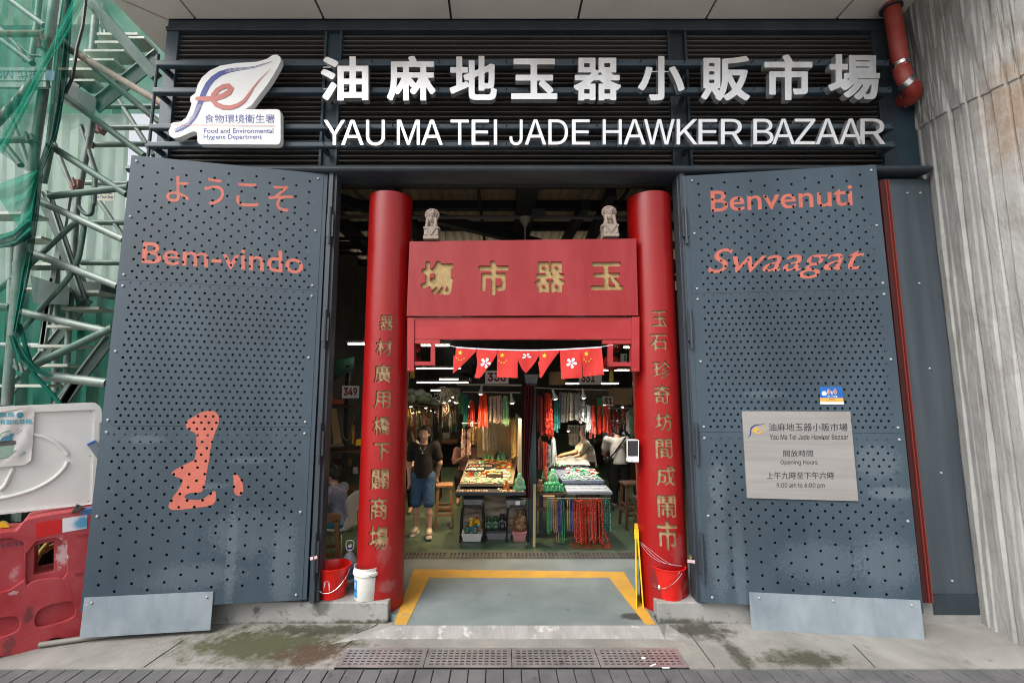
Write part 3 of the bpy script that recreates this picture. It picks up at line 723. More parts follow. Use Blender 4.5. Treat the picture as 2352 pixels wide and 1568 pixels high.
def solve(q, pl, u, v):     # pixel -> (a, b) on the leaf patch
    p = pl.hit(u, v); a = b = .5
    for _ in range(12):
        e = p - q(a, b); da = (q(a + .01, b) - q(a - .01, b)) / .02; db = (q(a, b + .01) - q(a, b - .01)) / .02
        a += e.dot(da) / da.dot(da); b += e.dot(db) / db.dot(db)
    return a, b
STEEL_ = STEEL
LP, LQ, LLEAF, LS, LH = make_leaf((184, 1404), (704, 1377), (302, 356), (753, 400), 4.22, 4.54, True, ((183.5, 1463.7), (483.4, 1445.6), (194.4, 1371), (490.6, 1357)), (.379, .703))
RP, RQ, RLEAF, RS, RH = make_leaf((1612, 1383), (2122, 1408), (1567, 404), (2012, 378), 4.52, 4.30, False, ((1725.8, 1446.5), (2123.5, 1468.5), (1720, 1358.6), (2112.5, 1377.5)), (.374, .701))
# hinge rods and leaf edge by the doorway
for x, s in ((-1.80, 1), (1.95, -1)):
    for z0, z1 in ((.35, .8), (1.45, 1.85), (2.6, 3.0), (3.7, 4.1)):
        b = MB(); b.tube([(x, 4.50, z0), (x, 4.50, z1)], .016, 8); b.box(x - .035, x + .035, 4.505, 4.53, z0 + .08, z1 - .08); b.build('door_hinge', DARK, BLD)
# stencilled words
def paint_word(leaf, parent, txt, corners, shear=0, dil=.004, res=420, font=None):
    pl, q, size, holes = leaf
    F, *_ = seg_field(glyph_segs(txt, font, shear), dil, False, res)
    bl, br, tl, tr = [solve(q, pl, *c) for c in corners]
    qq = lambda a, b, c: q(*[(bl[i] * (1 - a) + br[i] * a) * (1 - b) + (tl[i] * (1 - a) + tr[i] * a) * b for i in (0, 1)], c)
    # holes in the word's own box
    ex, ey = (br[0] - bl[0]) * size[0], (tl[1] - bl[1]) * size[1]; hl = []
    sk = (br[1] - bl[1]) * size[1]
    for s, t, r in holes:
        a = (s / size[0] - bl[0]) / (br[0] - bl[0]); b_ = (t / size[1] - bl[1] - (br[1] - bl[1]) * a) / (tl[1] - bl[1])
        if -.1 < a < 1.1 and -.1 < b_ < 1.1: hl.append((a * ex, b_ * ey, r))
    m = MB(); pierced(m, F, (0, 1, 0, 1), qq, (ex, ey), hl, .0004, .0012); return m.build('lettering', ORANGE, parent)
c1 = lambda x, y: ((450 + x * .574) * .5742, (600 + y * .574) * .5742)
c3 = lambda x, y: ((2600 + x * .5421) * .5742, (650 + y * .5421) * .5742)
LL, RR = (LP, LQ, LS, LH), (RP, RQ, RS, RH)
for ch, x0, x1, y0, y1 in (('よ', 375, 535, 182, 360), ('う', 640, 778, 197, 382), ('こ', 862, 1018, 232, 392), ('そ', 1088, 1255, 248, 425)):
    paint_word(LL, LLEAF, ch, (c1(x0, y1), c1(x1, y1 + 6), c1(x0, y0 - 4), c1(x1, y0 + 4)), dil=.006, res=110)
paint_word(LL, LLEAF, 'Bem-vindo', (c1(203, 789), c1(1330, 864), c1(214, 640), c1(1326, 712)), dil=.008)
paint_word(RR, RLEAF, 'Benvenuti', (c3(452, 367), c3(1497, 317), c3(445, 212), c3(1490, 158)), dil=.008)
paint_word(RR, RLEAF, 'Swaagat', (c3(428, 874), c3(1582, 846), c3(428, 637), c3(1582, 607)), shear=.32, dil=.0)
# the jade mark of the market: a figure and a drop
mk = [(740, 205), (790, 200), (822, 230), (820, 280), (800, 320), (785, 370), (770, 430), (765, 480), (752, 550), (745, 600), (728, 660), (715, 668), (650, 670), (624, 686), (626, 704), (690, 712), (730, 706), (765, 680), (800, 650), (805, 690), (800, 725), (770, 745), (650, 760), (580, 768), (540, 765), (530, 740), (560, 690), (600, 640), (620, 590), (575, 580), (545, 562), (560, 545), (610, 515), (660, 495), (685, 480), (690, 420), (693, 345), (680, 325), (640, 310), (628, 280), (640, 255), (680, 235), (710, 215)]
dt = [(900, 550), (920, 560), (945, 590), (958, 620), (960, 670), (945, 688), (915, 685), (903, 650), (905, 600)]
def paint_shape(leaf, parent, loops, cvt):
    pl, q, size, holes = leaf; sg = []; allp = []
    for lp in loops:
        lp = chaikin(lp, 2); ab = [solve(q, pl, *cvt(*p)) for p in lp]; P = np.array([(a * size[0], b * size[1]) for a, b in ab])
        if np.cross(P[1] - P[0], P[2] - P[1]) is None: pass
        sg.append(np.hstack([P, np.roll(P, -1, 0)])); allp.append(P)
    sg = np.vstack(sg); F, x0, y0, h = seg_field(sg, 0, False, 150, .02); P, _ = contour(F)
    mn, mx = P.min(0) * h + (x0, y0), P.max(0) * h + (x0, y0)
    m = MB(); pierced(m, F, (mn[0] / size[0], mx[0] / size[0], mn[1] / size[1], mx[1] / size[1]), q, size, holes, .0004, .0012); m.build('market_mark', ORANGE, parent)
paint_shape(LL, LLEAF, [mk, dt], lambda x, y: ((300 + x * .7018) * .5742, (1500 + y * .7018) * .5742))

# ------------------------------------------------------------------ opening-hours plaque and sticker on the leaf
c4 = lambda x, y: ((2600 + x * .7653) * .5742, (1450 + y * .7653) * .5742)
PLQ = mat('brushed plaque steel', (.36, .34, .325), (.42, .40, .385), scale=14, stretch=(.05, .05, 1), rough=.36, metal=.55)
INK = mat('dark grey ink', (.03, .03, .035), rough=.6); NAVY = mat('navy ink', (.03, .045, .13), rough=.5); AMBER = mat('amber ink', (.6, .32, .03), rough=.5)
pq = qpx4(RP, c4(507, 706), c4(1088, 722), c4(480, 253), c4(1046, 255), off=.012)
pr = empty('hours_plaque', pq(.5, 0), 'brushed steel opening hours plaque screwed to the perforated door', 'plaque')
m = MB(); m.slab(pq, 0, 1, 0, 1, -.012, .004); m.build('plate', PLQ, pr)
for txt, x0, x1, y0, y1, dil in (('油麻地玉器小販市場', 620, 1032, 316, 357, .012), ('Yau Ma Tei Jade Hawker Bazaar', 625, 1036, 373, 402, 0), ('開放時間', 697, 852, 456, 490, .012), ('Opening Hours', 682, 875, 508, 536, 0), ('上午九時至下午六時', 610, 962, 570, 608, .012), ('9:00 am to 6:00 pm', 662, 912, 628, 657, 0)):
    m = MB(); text_on(m, txt, qpx4(RP, c4(x0, y1), c4(x1, y1), c4(x0, y0), c4(x1, y0), off=.016), font=INTER if txt[0] in 'YO9' else None); m.build('lettering', INK, pr)
lg = qpx4(RP, c4(510, 395), c4(606, 395), c4(510, 316), c4(606, 316), off=.016)
m = MB(); ribbon_add(m, [(0, .02, .01), (.14, .2, .06), (.18, .5, .09), (.22, .72, .1), (.45, .88, .08), (.75, .92, .04), (.98, .99, .01)], lg, .0005, .0015); m.build('emblem', NAVY, pr)
m = MB(); ribbon_add(m, [(.2, .52, .08), (.45, .5, .1), (.62, .62, .1), (.5, .72, .09), (.36, .55, .09), (.45, .34, .1), (.7, .36, .08), (.9, .68, .03), (.97, .9, .01)], lg, .0005, .0018); m.build('emblem', AMBER, pr)
for a, b in ((.03, .97), (.97, .97), (.03, .03), (.97, .03)): MB().ball(pq(a, b, .004), (.006, .004, .006), 6, 4).build('screw', BOLT, pr)
sq = qpx4(RP, c4(891, 217), c4(1013, 218), c4(886, 126), c4(1003, 126), off=.005)
SB = mat('sticker blue', (.01, .09, .36), (.01, .13, .46), scale=9, rough=.4); SO = mat('sticker orange', (.75, .36, .07), rough=.4); SW = mat('sticker white', (.72, .74, .8), rough=.4)
st = empty('wireless_sticker', sq(.5, 0), 'blue and orange wireless hotspot sticker above the steel plaque', 'sticker')
m = MB(); m.slab(sq, 0, 1, .36, 1, -.002, .0005); m.build('blue_field', SB, st)
m = MB(); m.slab(sq, 0, 1, .135, .36, -.002, .0005); m.build('orange_band', SO, st)
m = MB(); m.slab(sq, 0, 1, 0, .135, -.002, .0005); m.build('white_band', SW, st)
m = MB(); text_on(m, 'Wi-Fi.HK', Quad(sq(.32, .41), sq(.76, .41), sq(.32, .51), sq(.76, .51)), .0006, .0012, INTER); m.prism(arc(.53, .72, .03, 0, 360, 10)[:-1], sq, .0006, .0012); m.slab(sq, .51, .55, .56, .68, .0006, .0012)
m.prism(arc(.19, .62, .11, 0, 360, 16)[:-1], lambda a, b, c: sq(a, .62 + (b - .62) * 1.25, c), .0006, .001); m.build('lettering', SW, st)
m = MB()
for r_ in (.08, .14, .20):
    for s in (-1, 1): ribbon_add(m, [(.53 + s * r_ * math.cos(R(a)), .72 + r_ * 1.15 * math.sin(R(a)), .03) for a in (-45, -22, 0, 22, 45)], sq, .0006, .0012)
m.build('signal_waves', SO, st)
m = MB(); text_on(m, '熱點在此', Quad(sq(.38, .27), sq(.64, .27), sq(.38, .32), sq(.64, .32)), .0006, .0012); text_on(m, 'hotspot is here', Quad(sq(.27, .18), sq(.74, .18), sq(.27, .24), sq(.74, .24)), .0006, .0012); m.build('lettering', INK, st)

# ================================================================== sign frame with the raised letters
SY = 4.53
SGN = empty('bazaar_sign', (0, SY, 5), 'big steel letters naming the jade bazaar, mounted on dark bars', 'sign')
bars = [((362, 149), (2037, 149)), ((354, 211), (2043, 211)), ((346, 294), (2050, 293)), ((341, 335), (2055, 334))]
for (p0, p1), r_ in zip(bars, (.034, .034, .031, .031)):
    a, c = at(*p0, SY), at(*p1, SY); z = (a.z + c.z) / 2
    b = MB(); b.box(a.x, c.x, SY - r_, SY + r_, z - r_, z + r_); b.build('support_bar', STEEL if z > 0 else DARK, SGN, bevel=.012)
    for x in (a.x + .03, -1.93, 2.05, c.x - .03):
        b = MB(); b.box(x - .022, x + .022, SY + r_, FY - .02, z - .026, z + .026); b.build('bracket', DARK, SGN, bevel=.004)
MB().tube([at(364, 125, SY + .02), at(338, 378, SY + .02)], .016, 8).build('end_rod', DARK, SGN)
LETY = 4.40; LPL = ypl(LETY)
def letter(ch, u0, u1, v0, v1, depth, dil, square, font, res):
    q = qpx(LPL, u0, u1, v0, v1); m = MB(); glyph_on(m, ch, q, -depth, 0, dil, font, square, res); o = m.build('letter', STAIN_, SGN)
    a = q(.5, .5, -depth)
for ch, u0, u1, v0, v1 in (('油', 737, 846, 130, 231), ('麻', 889, 1000, 129, 231), ('地', 1033, 1141, 129, 230), ('玉', 1174, 1280, 135, 228), ('器', 1318, 1426, 133, 231), ('小', 1466, 1572, 129, 231), ('販', 1611, 1722, 129, 231), ('市', 1756, 1866, 126, 230), ('場', 1903, 2021, 125, 229)):
    letter(ch, u0, u1, v0, v1, .065, .026, True, None, 90)
X5 = lambda x: (1250 + x * .5102) * .5742
X6 = lambda x: (2400 + x * .5527) * .5742
lat = [('Y', X5(88), X5(255)), ('A', X5(226), X5(400)), ('U', X5(420), X5(567)), ('M', X5(662), X5(840)), ('A', X5(853), X5(1020)), ('T', X5(1082), X5(1226)), ('E', X5(1248), X5(1385)), ('I', X5(1422), X5(1447)), ('J', X5(1545), X5(1647)), ('A', X5(1665), X5(1832)), ('D', X5(1850), X5(2003)), ('E', X5(2035), X5(2175)),
       ('H', X6(20), X6(158)), ('A', X6(172), X6(330)), ('W', X6(320), X6(540)), ('K', X6(555), X6(705)), ('E', X6(713), X6(850)), ('R', X6(875), X6(1033)), ('B', X6(1110), X6(1256)), ('A', X6(1247), X6(1410)), ('Z', X6(1410), X6(1560)), ('A', X6(1563), X6(1732)), ('A', X6(1732), X6(1900)), ('R', X6(1885), X6(2065))]
for ch, u0, u1 in lat:
    t = (u0 - 740) / 1290; q0 = 276 - 3.5 * t; q1 = 333 - 1.5 * t + (1.5 if ch in 'UJ' else 0)
    letter(ch, u0, u1, q0, q1, .05, .0, False, None if ch == 'I' else INTER, 70)
for ch, u, v in (('a', 815, 150), ('b', 815, 211)): pass
for u, v in ((770, 155), (770, 205), (1520, 165)):
    p = at(u, v, LETY + .05); m = MB(); m.tube([p + V((-.13, 0, 0)), p + V((.13, 0, 0))], .006, 6); m.build('tie_rod', STAIN_, SGN)
# letters are carried by stubs from the bars
m = MB()
for (p0, p1) in bars:
    z = (at(*p0, SY).z + at(*p1, SY).z) / 2
    for k in range(26): m.tube([(-1.9 + k * .245, LETY + .05, z), (-1.9 + k * .245, SY - .02, z)], .006, 5)
m.build('stub', DARK, SGN)

# ------------------------------------------------------------------ department sign
cs = lambda x, y: ((550 + x * .4145) * .5742, (50 + y * .4145) * .5742)
dp_ = ypl(4.40)
def dpt(x, y, c=0): p = dp_.hit(*cs(x, y)); return p + V((0, -c, 0))
DS = empty('department_sign', dpt(800, 1275), 'white leaf shaped food hygiene department sign on dark bars', 'sign')
ol = [(1305, 412), (1345, 408), (1378, 432), (1382, 470), (1355, 530), (1300, 625), (1250, 700), (1150, 830), (1100, 895), (1042, 933), (1035, 935), (1345, 935), (1372, 945), (1380, 975), (1380, 1235), (1370, 1265), (1345, 1275), (605, 1271), (584, 1260), (578, 1235), (578, 1165), (555, 1147), (520, 1152), (470, 1175), (400, 1206), (345, 1211), (312, 1192), (300, 1140), (322, 1105), (322, 1078), (345, 1062), (420, 1055), (470, 1015), (505, 940), (522, 882), (508, 850), (512, 815), (540, 793), (558, 780), (580, 700), (620, 630), (700, 560), (800, 515), (950, 490), (1150, 477), (1250, 450)]
m = MB(); holed(m, ol, [], dpt, -.065, 0); m.build('panel', WHITEP, DS)
BLU = mat('sign blue', (.075, .095, .33), rough=.5); SAL = mat('sign salmon', (.60, .20, .17), rough=.5)
m = MB(); ribbon_add(m, [(1290, 478, 6), (1130, 530, 16), (980, 548, 30), (880, 565, 40), (800, 592, 48), (730, 640, 52), (680, 700, 54), (640, 780, 54), (612, 860, 52), (585, 930, 50), (555, 1000, 48), (500, 1070, 46), (430, 1118, 44), (360, 1145, 36)], dpt, .001, .0018); m.build('blue_stroke', BLU, DS)
for k in range(3):
    m = MB(); ribbon_add(m, [(1300, 472 + k * 9, 3), (1130, 522 + k * 9, 3), (980, 540 + k * 9, 3), (850, 565 + k * 9, 2)], dpt, .0045, .005); m.build('white_line', WHITEP, DS); m = MB(); ribbon_add(m, [(607 - 12 + k * 12, 890, 2), (572 - 12 + k * 12, 950, 3), (535 - 10 + k * 11, 1020, 3.5), (480, 1066 + k * 12, 3.5), (355, 1130 + k * 12, 4)], dpt, .0045, .005)
    m.build('white_line', WHITEP, DS)
m = MB(); ribbon_add(m, [(562, 834, 30), (640, 838, 46), (700, 834, 46), (760, 830, 46), (830, 808, 48), (885, 775, 52), (908, 735, 52), (885, 712, 46), (830, 720, 44), (775, 752, 44), (735, 800, 46), (728, 845, 46), (760, 890, 44), (830, 918, 44), (900, 922, 40), (970, 900, 36), (1030, 860, 30), (1075, 800, 24), (1120, 730, 14), (1185, 650, 7), (1290, 548, 2)], dpt, .0058, .0064); m.build('red_stroke', SAL, DS)
m = MB(); ribbon_add(m, [(352, 1089, 5), (840, 1093, 5), (1322, 1096, 5)], dpt, .0088, .0092); m.build('red_rule', SAL, DS)
for txt, x0, x1, y0, y1, fn in (('食物環境衞生署', 648, 1325, 985, 1068, None), ('Food and Environmental', 642, 1312, 1120, 1166, None), ('Hygiene Department', 638, 1200, 1178, 1235, None)):
    m = MB(); q = Quad(dpt(x0, y1), dpt(x1, y1), dpt(x0, y0), dpt(x1, y0))
    if txt[0] in 'FH':
        F, *_ = seg_field(glyph_segs(txt, fn, 0), .012, False, 520); pierced(m, F, (0, 1, 0, 1), q, (1, 1), [], .001, .002)
    else: text_on(m, txt, q, .001, .002)
    m.build('lettering', BLU, DS)

# ================================================================== red gateway
GW = empty('red_gateway', (.22, 4.8, 0), 'red lacquered gateway with two round inscribed columns and a carved name board', 'gateway')
CXL, CXR, CR, CY = -1.248, 1.686, .239, 4.85
ZT = at(900, 437, CY - CR).z
def column(cx, chars, us, vs, hs):
    """round column with the characters cut into its front"""
    f = lambda s, z, d: V((cx + (CR + d) * math.sin(s / CR), CY - (CR + d) * math.cos(s / CR), z))
    items = []
    for ch, u, v, (w, h) in zip(chars, us, vs, hs):
        # where the sight line meets the column
        d = ray(u, v); ox, oy = EYE.x - cx, EYE.y - CY; a = d.x ** 2 + d.y ** 2; b_ = 2 * (ox * d.x + oy * d.y); c = ox * ox + oy * oy - CR * CR
        t = (-b_ - math.sqrt(b_ * b_ - 4 * a * c)) / (2 * a); p = EYE + d * t; s = CR * math.asin(max(-1, min(1, (p.x - cx) / CR)))
        g = glyph(ch, .026, None, False, 72); sc = (p - EYE).length / FPX * .95
        items.append((g, s - w * sc / 2, s + w * sc / 2, p.z - h * sc / 2, p.z + h * sc / 2))
    S0, S1 = -R(100) * CR, R(100) * CR; z0 = min(i[3] for i in items) - .1; z1 = max(i[4] for i in items) + .1
    sh, fl = carve((S0, S1, z0, z1), items, f, .016, 30, 30)
    sh.grid(lambda a, b: f(S0 + (S1 - S0) * a, -.05 + (z0 + .05) * b, 0), 30, 2); sh.grid(lambda a, b: f(S0 + (S1 - S0) * a, z1 + (ZT - z1) * b, 0), 30, 2)
    sh.grid(lambda a, b: f(S1 + (2 * PI * CR - S1 + S0) * a, -.05 + (ZT + .05) * b, 0), 20, 1)
    sh.prism(arc(cx, CY, CR * .999, 0, 360, 40)[:-1], lambda a, b, c: V((a, b, c)), ZT - .01, ZT)
    o = sh.build('column', RED, GW, smooth=True)
    for x in fl: x.build('carved_character', GOLDC, o)
    core = None
cl = lambda x, y: ((1400 + x * .7653) * .5742, (1200 + y * .7653) * .5742)
Lc = [(190, 117, 76, 84), (177, 245, 90, 92), (168, 382, 92, 98), (167, 518, 90, 92), (163, 655, 92, 98), (165, 790, 92, 88), (155, 937, 92, 104), (147, 1088, 92, 110), (147, 1243, 98, 115)]
column(CXL, '器材廣用橋下闢商塲', [cl(x, y)[0] for x, y, w, h in Lc], [cl(x, y)[1] for x, y, w, h in Lc], [(w * .7653 * .5742 * 1.03, h * .7653 * .5742) for x, y, w, h in Lc])
cr = lambda x, y: ((2500 + x * .7653) * .5742, (1200 + y * .7653) * .5742)
Rc = [(182, 95, 82, 84), (178, 218, 92, 84), (196, 362, 96, 92), (195, 492, 90, 98), (205, 633, 92, 92), (207, 775, 90, 100), (218, 918, 104, 98), (222, 1077, 96, 110), (224, 1230, 102, 138)]
column(CXR, '玉石珍奇坊間成鬧市', [cr(x, y)[0] for x, y, w, h in Rc], [cr(x, y)[1] for x, y, w, h in Rc], [(w * .7653 * .5742 * 1.03, h * .7653 * .5742) for x, y, w, h in Rc])
for cx in (CXL, CXR):
    for dx, z, rd, cc, sq_ in ((-.1, .32, .13, (.09, .012, .012), (1, 1, 1)), (.08, .6, .10, (.30, .07, .07), (.7, 1, 1.6)), (-.02, .95, .08, (.13, .01, .01), (.6, 1, 2)), (.12, .25, .10, (.26, .10, .09), (1, 1, .6))): stain(RED, (cx + dx, CY - .2, z), rd, cc, .6, sc=22, fuzz=.7, squash=sq_)
# name board
BY = 4.62; bp = ypl(BY)
bq = qpx4(bp, (934, 725.5), (1466, 724), (940.7, 554.6), (1461, 547.8)); bw = (bq.q[1] - bq.q[0]).length; bh = (bq.q[2] - bq.q[0]).length
cb = lambda x, y: ((1600 + x * .4252) * .5742, (900 + y * .4252) * .5742)
items = []
for ch, x0, x1, y0, y1 in (('塲', 190, 505, 335, 658), ('市', 732, 1022, 330, 660), ('器', 1268, 1552, 342, 636), ('玉', 1792, 2094, 345, 612)):
    def ab(x, y):
        p = bp.hit(*cb(x, y)); a = b = .5
        for _ in range(10):
            e = p - bq(a, b); da = (bq(a + .01, b) - bq(a - .01, b)) / .02; db = (bq(a, b + .01) - bq(a, b - .01)) / .02; a += e.dot(da) / da.dot(da); b += e.dot(db) / db.dot(db)
        return a * bw, b * bh
    (a0, b0), (a1, b1) = ab(x0, y1), ab(x1, y0)
    items.append((glyph(ch, .036, None, False, 90), a0, a1, b0, b1))
sh, fl = carve((0, bw, 0, bh), items, lambda s, t, d: bq(s / bw, t / bh, d), .024, 8, 3)
q = bq
sh.hexa([q(0, 0, -.13), q(1, 0, -.13), q(1, 1, -.13), q(0, 1, -.13)], [q(0, 0, -.03), q(1, 0, -.03), q(1, 1, -.03), q(0, 1, -.03)])
sh.add([q(0, 0), q(1, 0), q(1, 1), q(0, 1), q(0, 0, -.03), q(1, 0, -.03), q(1, 1, -.03), q(0, 1, -.03)], [(0, 1, 5, 4), (1, 2, 6, 5), (2, 3, 7, 6), (3, 0, 4, 7)])
o = sh.build('name_board', REDB, GW, fix=True)
for x in fl: x.build('carved_character', GOLD, o)
# lower beam, stiles and key-pattern brackets
def strip(u0, u1, v0, v1, y, th, name, m=REDB, parent=GW):
    q = qpx(ypl(y), u0, u1, v0, v1); b = MB(); b.slab(q, 0, 1, 0, 1, -th, 0); return b.build(name, m, parent, bevel=.003)
RB2 = mat('smooth red beam paint', (.33, .013, .016), (.38, .028, .030), scale=2, rough=.38, rough2=.5, bump=.04, bscale=90)
strip(951, 1452, 728.5, 779, 4.65, .08, 'cross_beam', RB2)
strip(935.5, 951, 729, 852, 4.635, .10, 'stile', RB2); strip(1451, 1469, 727, 853, 4.635, .10, 'stile', RB2)
for s in (0, 1):
    b = MB(); P = ypl(4.645)
    for (u0, u1, v0, v1) in (((952, 1010.5, 780, 788.5), (989, 999, 788.5, 839), (952, 989, 830, 839)) if s == 0 else ((1384.5, 1450, 780.5, 789.5), (1397, 1408, 789.5, 841), (1408, 1451, 831.5, 841))):
        b.slab(qpx(P, u0, u1, v0, v1), 0, 1, 0, 1, -.06, 0)
    b.build('fretwork_bracket', RB2, GW, bevel=.002)
for u, v in ((953, 733), (1447, 733), (938, 847), (1459, 848)): MB().ball(at(u, v, 4.633), (.006, .004, .006), 6, 4).build('screw', GOLD, GW)

# ================================================================== sanitiser dispenser, lions, bunting
sd = empty('soap_dispenser', at(1456, 1061, 4.72), 'white hand gel dispenser with dark window fixed to the red column', 'dispenser')
q = qpx(ypl(4.66), 1444.5, 1467.5, 1010, 1061)
b = MB(); b.slab(q, 0, 1, 0, .26, -.09, 0); b.slab(q, .93, 1, .26, 1, -.09, 0); b.slab(q, 0, .93, .96, 1, -.09, 0); b.slab(q, .0, .93, .26, .96, -.09, -.05); b.build('case', WHITE, sd, bevel=.003)
b = MB(); b.slab(q, .02, .93, .27, .955, -.05, -.004); b.build('window', mat('smoked plastic', (.012, .013, .018), rough=.15, coat=.5), sd)
b = MB(); b.slab(q, -.13, .25, .02, .17, -.06, .015); b.build('nozzle', WHITE, sd, bevel=.004)

STONE = mat('weathered pink stone', (.34, .27, .22), (.25, .20, .17), scale=22, lo=.35, hi=.7, rough=.8, bump=.3, bscale=120, c3=(.2, .17, .15), scale3=24, lo3=.62, hi3=.72)
def lion(base, s, label, flip):
    r = empty('stone_lion', base, label, 'lion statue', 'stone lions on the gateway board')
    k = s / .25; f = -1 if flip else 1
    P = lambda x, y, z: (base[0] + f * x * k, base[1] + y * k, base[2] + z * k)
    b = MB(); w = .066 * k
    bx = lambda x0, x1, y0, y1, z0, z1: b.box(base[0] + x0 * k, base[0] + x1 * k, base[1] + y0 * k, base[1] + y1 * k, base[2] + z0 * k, base[2] + z1 * k)
    bx(-.058, .058, -.06, .06, 0, .024); bx(-.053, .053, -.055, .055, .024, .078); bx(-.058, .058, -.06, .06, .078, .094)
    b.hexa([P(-.045, -.062, .094), P(.045, -.062, .094), P(.003, -.062, .028), P(-.003, -.062, .028)], [P(-.045, -.055, .094), P(.045, -.055, .094), P(.003, -.055, .028), P(-.003, -.055, .028)])
    for x in (-.042, .042): b.ball(P(x, -.054, .034), (.014 * k, .008 * k, .01 * k), 8, 5)
    b.build('pedestal', STONE, r, bevel=.002)
    pr = [(P(0, .01, .13), None, (.040 * k, .036 * k, .045 * k), None), (P(0, -.005, .165), None, (.040 * k, .036 * k, .036 * k), None), (P(0, .03, .11), None, (.046 * k, .034 * k, .028 * k), None),
          (P(-.030, -.028, .165), P(-.036, -.042, .10), .014 * k, .011 * k), (P(.030, -.028, .165), P(.034, -.046, .122), .014 * k, .011 * k), (P(-.036, -.050, .097), None, (.014 * k, .014 * k, .008 * k), None), (P(.034, -.052, .116), None, (.016 * k, .014 * k, .008 * k), None),
          (P(.033, -.045, .102), None, (.018 * k,) * 3, None), (P(-.045, .03, .105), P(-.05, -.01, .1), .016 * k, .012 * k), (P(.045, .03, .105), P(.05, -.01, .1), .016 * k, .012 * k),
          (P(0, -.008, .208), None, (.042 * k, .036 * k, .036 * k), None), (P(0, -.040, .204), None, (.024 * k, .014 * k, .012 * k), None), (P(0, -.045, .212), None, (.010 * k, .008 * k, .006 * k), None), (P(0, -.038, .187), None, (.020 * k, .012 * k, .007 * k), None),
          (P(-.016, -.042, .223), None, (.009 * k,) * 3, None), (P(.016, -.042, .223), None, (.009 * k,) * 3, None), (P(0, -.040, .168), None, (.008 * k, .008 * k, .012 * k), None), (P(0, -.038, .155), None, (.006 * k, .006 * k, .01 * k), None), (P(0, .05, .13), P(0, .055, .19), .014 * k, .02 * k)]
    body = skin('body', pr, .0035 * k, STONE, r, k=.006 * k)
    b = MB()
    for lay, (rad, n, yy) in enumerate(((.049, 15, -.012), (.046, 13, .008), (.037, 10, -.022))):
        for i in range(n):
            a = R(-40 + 260 * i / (n - 1)); b.ball(P(rad * math.cos(a), yy, .207 + rad * .86 * math.sin(a)), .0095 * k, 7, 5)
    for i in range(5): b.ball(P(-.024 + .012 * i, .0, .246), .009 * k, 7, 5)
    b.build('mane', STONE, r, smooth=True)
ly = 4.68
lion(at(992, 554.3, ly), .355, 'pale stone lion on the board beside the column of nine characters ending in market field', False)
lion(at(1400, 548.5, ly), .36, 'pale stone lion on the board beside the column with the dispenser', True)

FR = mat('red flag cloth', (.60, .03, .022), (.52, .022, .018), scale=18, stretch=(1, 1, .4), rough=.75); FY_ = mat('flag yellow', (.80, .55, .03), rough=.7); FW = mat('flag white', (.72, .70, .78), rough=.7)
cf = lambda x, y: ((1650 + x * .4039) * .5742, (1250 + y * .4039) * .5742)
FPLN = 4.56
def fp(x, y, c=0):
    p = at(*cf(x, y), FPLN); return p + V((0, -c + .012 * math.sin(x * .021 + y * .004) * min(1, max(0, (y - 350) / 150)), 0))
flags = [(('china',), [(430, 348), (632, 366), (628, 385), (560, 455), (470, 545), (400, 607), (404, 520), (408, 425), (425, 424)], (472, 398, 27), [(442, 450), (459, 470), (488, 470), (510, 453)]),
         (('hk',), [(635, 362), (838, 372), (832, 420), (790, 490), (730, 565), (690, 625), (662, 649), (614, 646), (630, 585), (642, 500), (633, 420)], (724, 498, 58), []),
         (('china',), [(840, 374), (1045, 376), (1041, 520), (1041, 648), (935, 643), (834, 640), (838, 500)], (888, 422, 27), [(857, 475), (878, 495), (907, 495), (929, 475)]),
         (('hkfold',), [(1047, 380), (1253, 377), (1251, 430), (1215, 490), (1170, 550), (1123, 600), (1085, 560), (1050, 490), (1040, 420)], (1130, 435, 54), []),
         (('china',), [(1253, 377), (1457, 371), (1452, 392), (1400, 455), (1340, 540), (1300, 605), (1276, 645), (1256, 640), (1259, 590), (1250, 530), (1243, 487), (1258, 478)], (1305, 427, 27), []),
         (('hk',), [(1460, 369), (1667, 360), (1676, 500), (1683, 645), (1580, 650), (1475, 657), (1468, 520)], (1574, 498, 58), []),
         (('china',), [(1668, 358), (1873, 346), (1884, 480), (1896, 616), (1790, 624), (1690, 631), (1680, 500)], (1722, 408, 27), [(1700, 463), (1720, 484), (1750, 480), (1768, 458)])]
FB = empty('flag_bunting', fp(1150, 362), 'string of small red flags hung under the red gateway beam', 'bunting')
b = MB(); b.tube([fp(218, 315), fp(345, 325), fp(430, 340), fp(635, 354), fp(840, 364), fp(1047, 369), fp(1253, 369), fp(1460, 363), fp(1668, 351), fp(1873, 338), fp(1930, 328), fp(1985, 322)], .0035, 6); b.build('string', FW, FB)
def star(cx, cy, r, rot=0): return [(cx + (r if k % 2 == 0 else r * .4) * math.sin(PI * k / 5 + rot), cy - (r if k % 2 == 0 else r * .4) * math.cos(PI * k / 5 + rot)) for k in range(10)]
tops = [(430, 635), (635, 840), (840, 1047), (1047, 1253), (1253, 1460), (1460, 1668), (1668, 1873)]
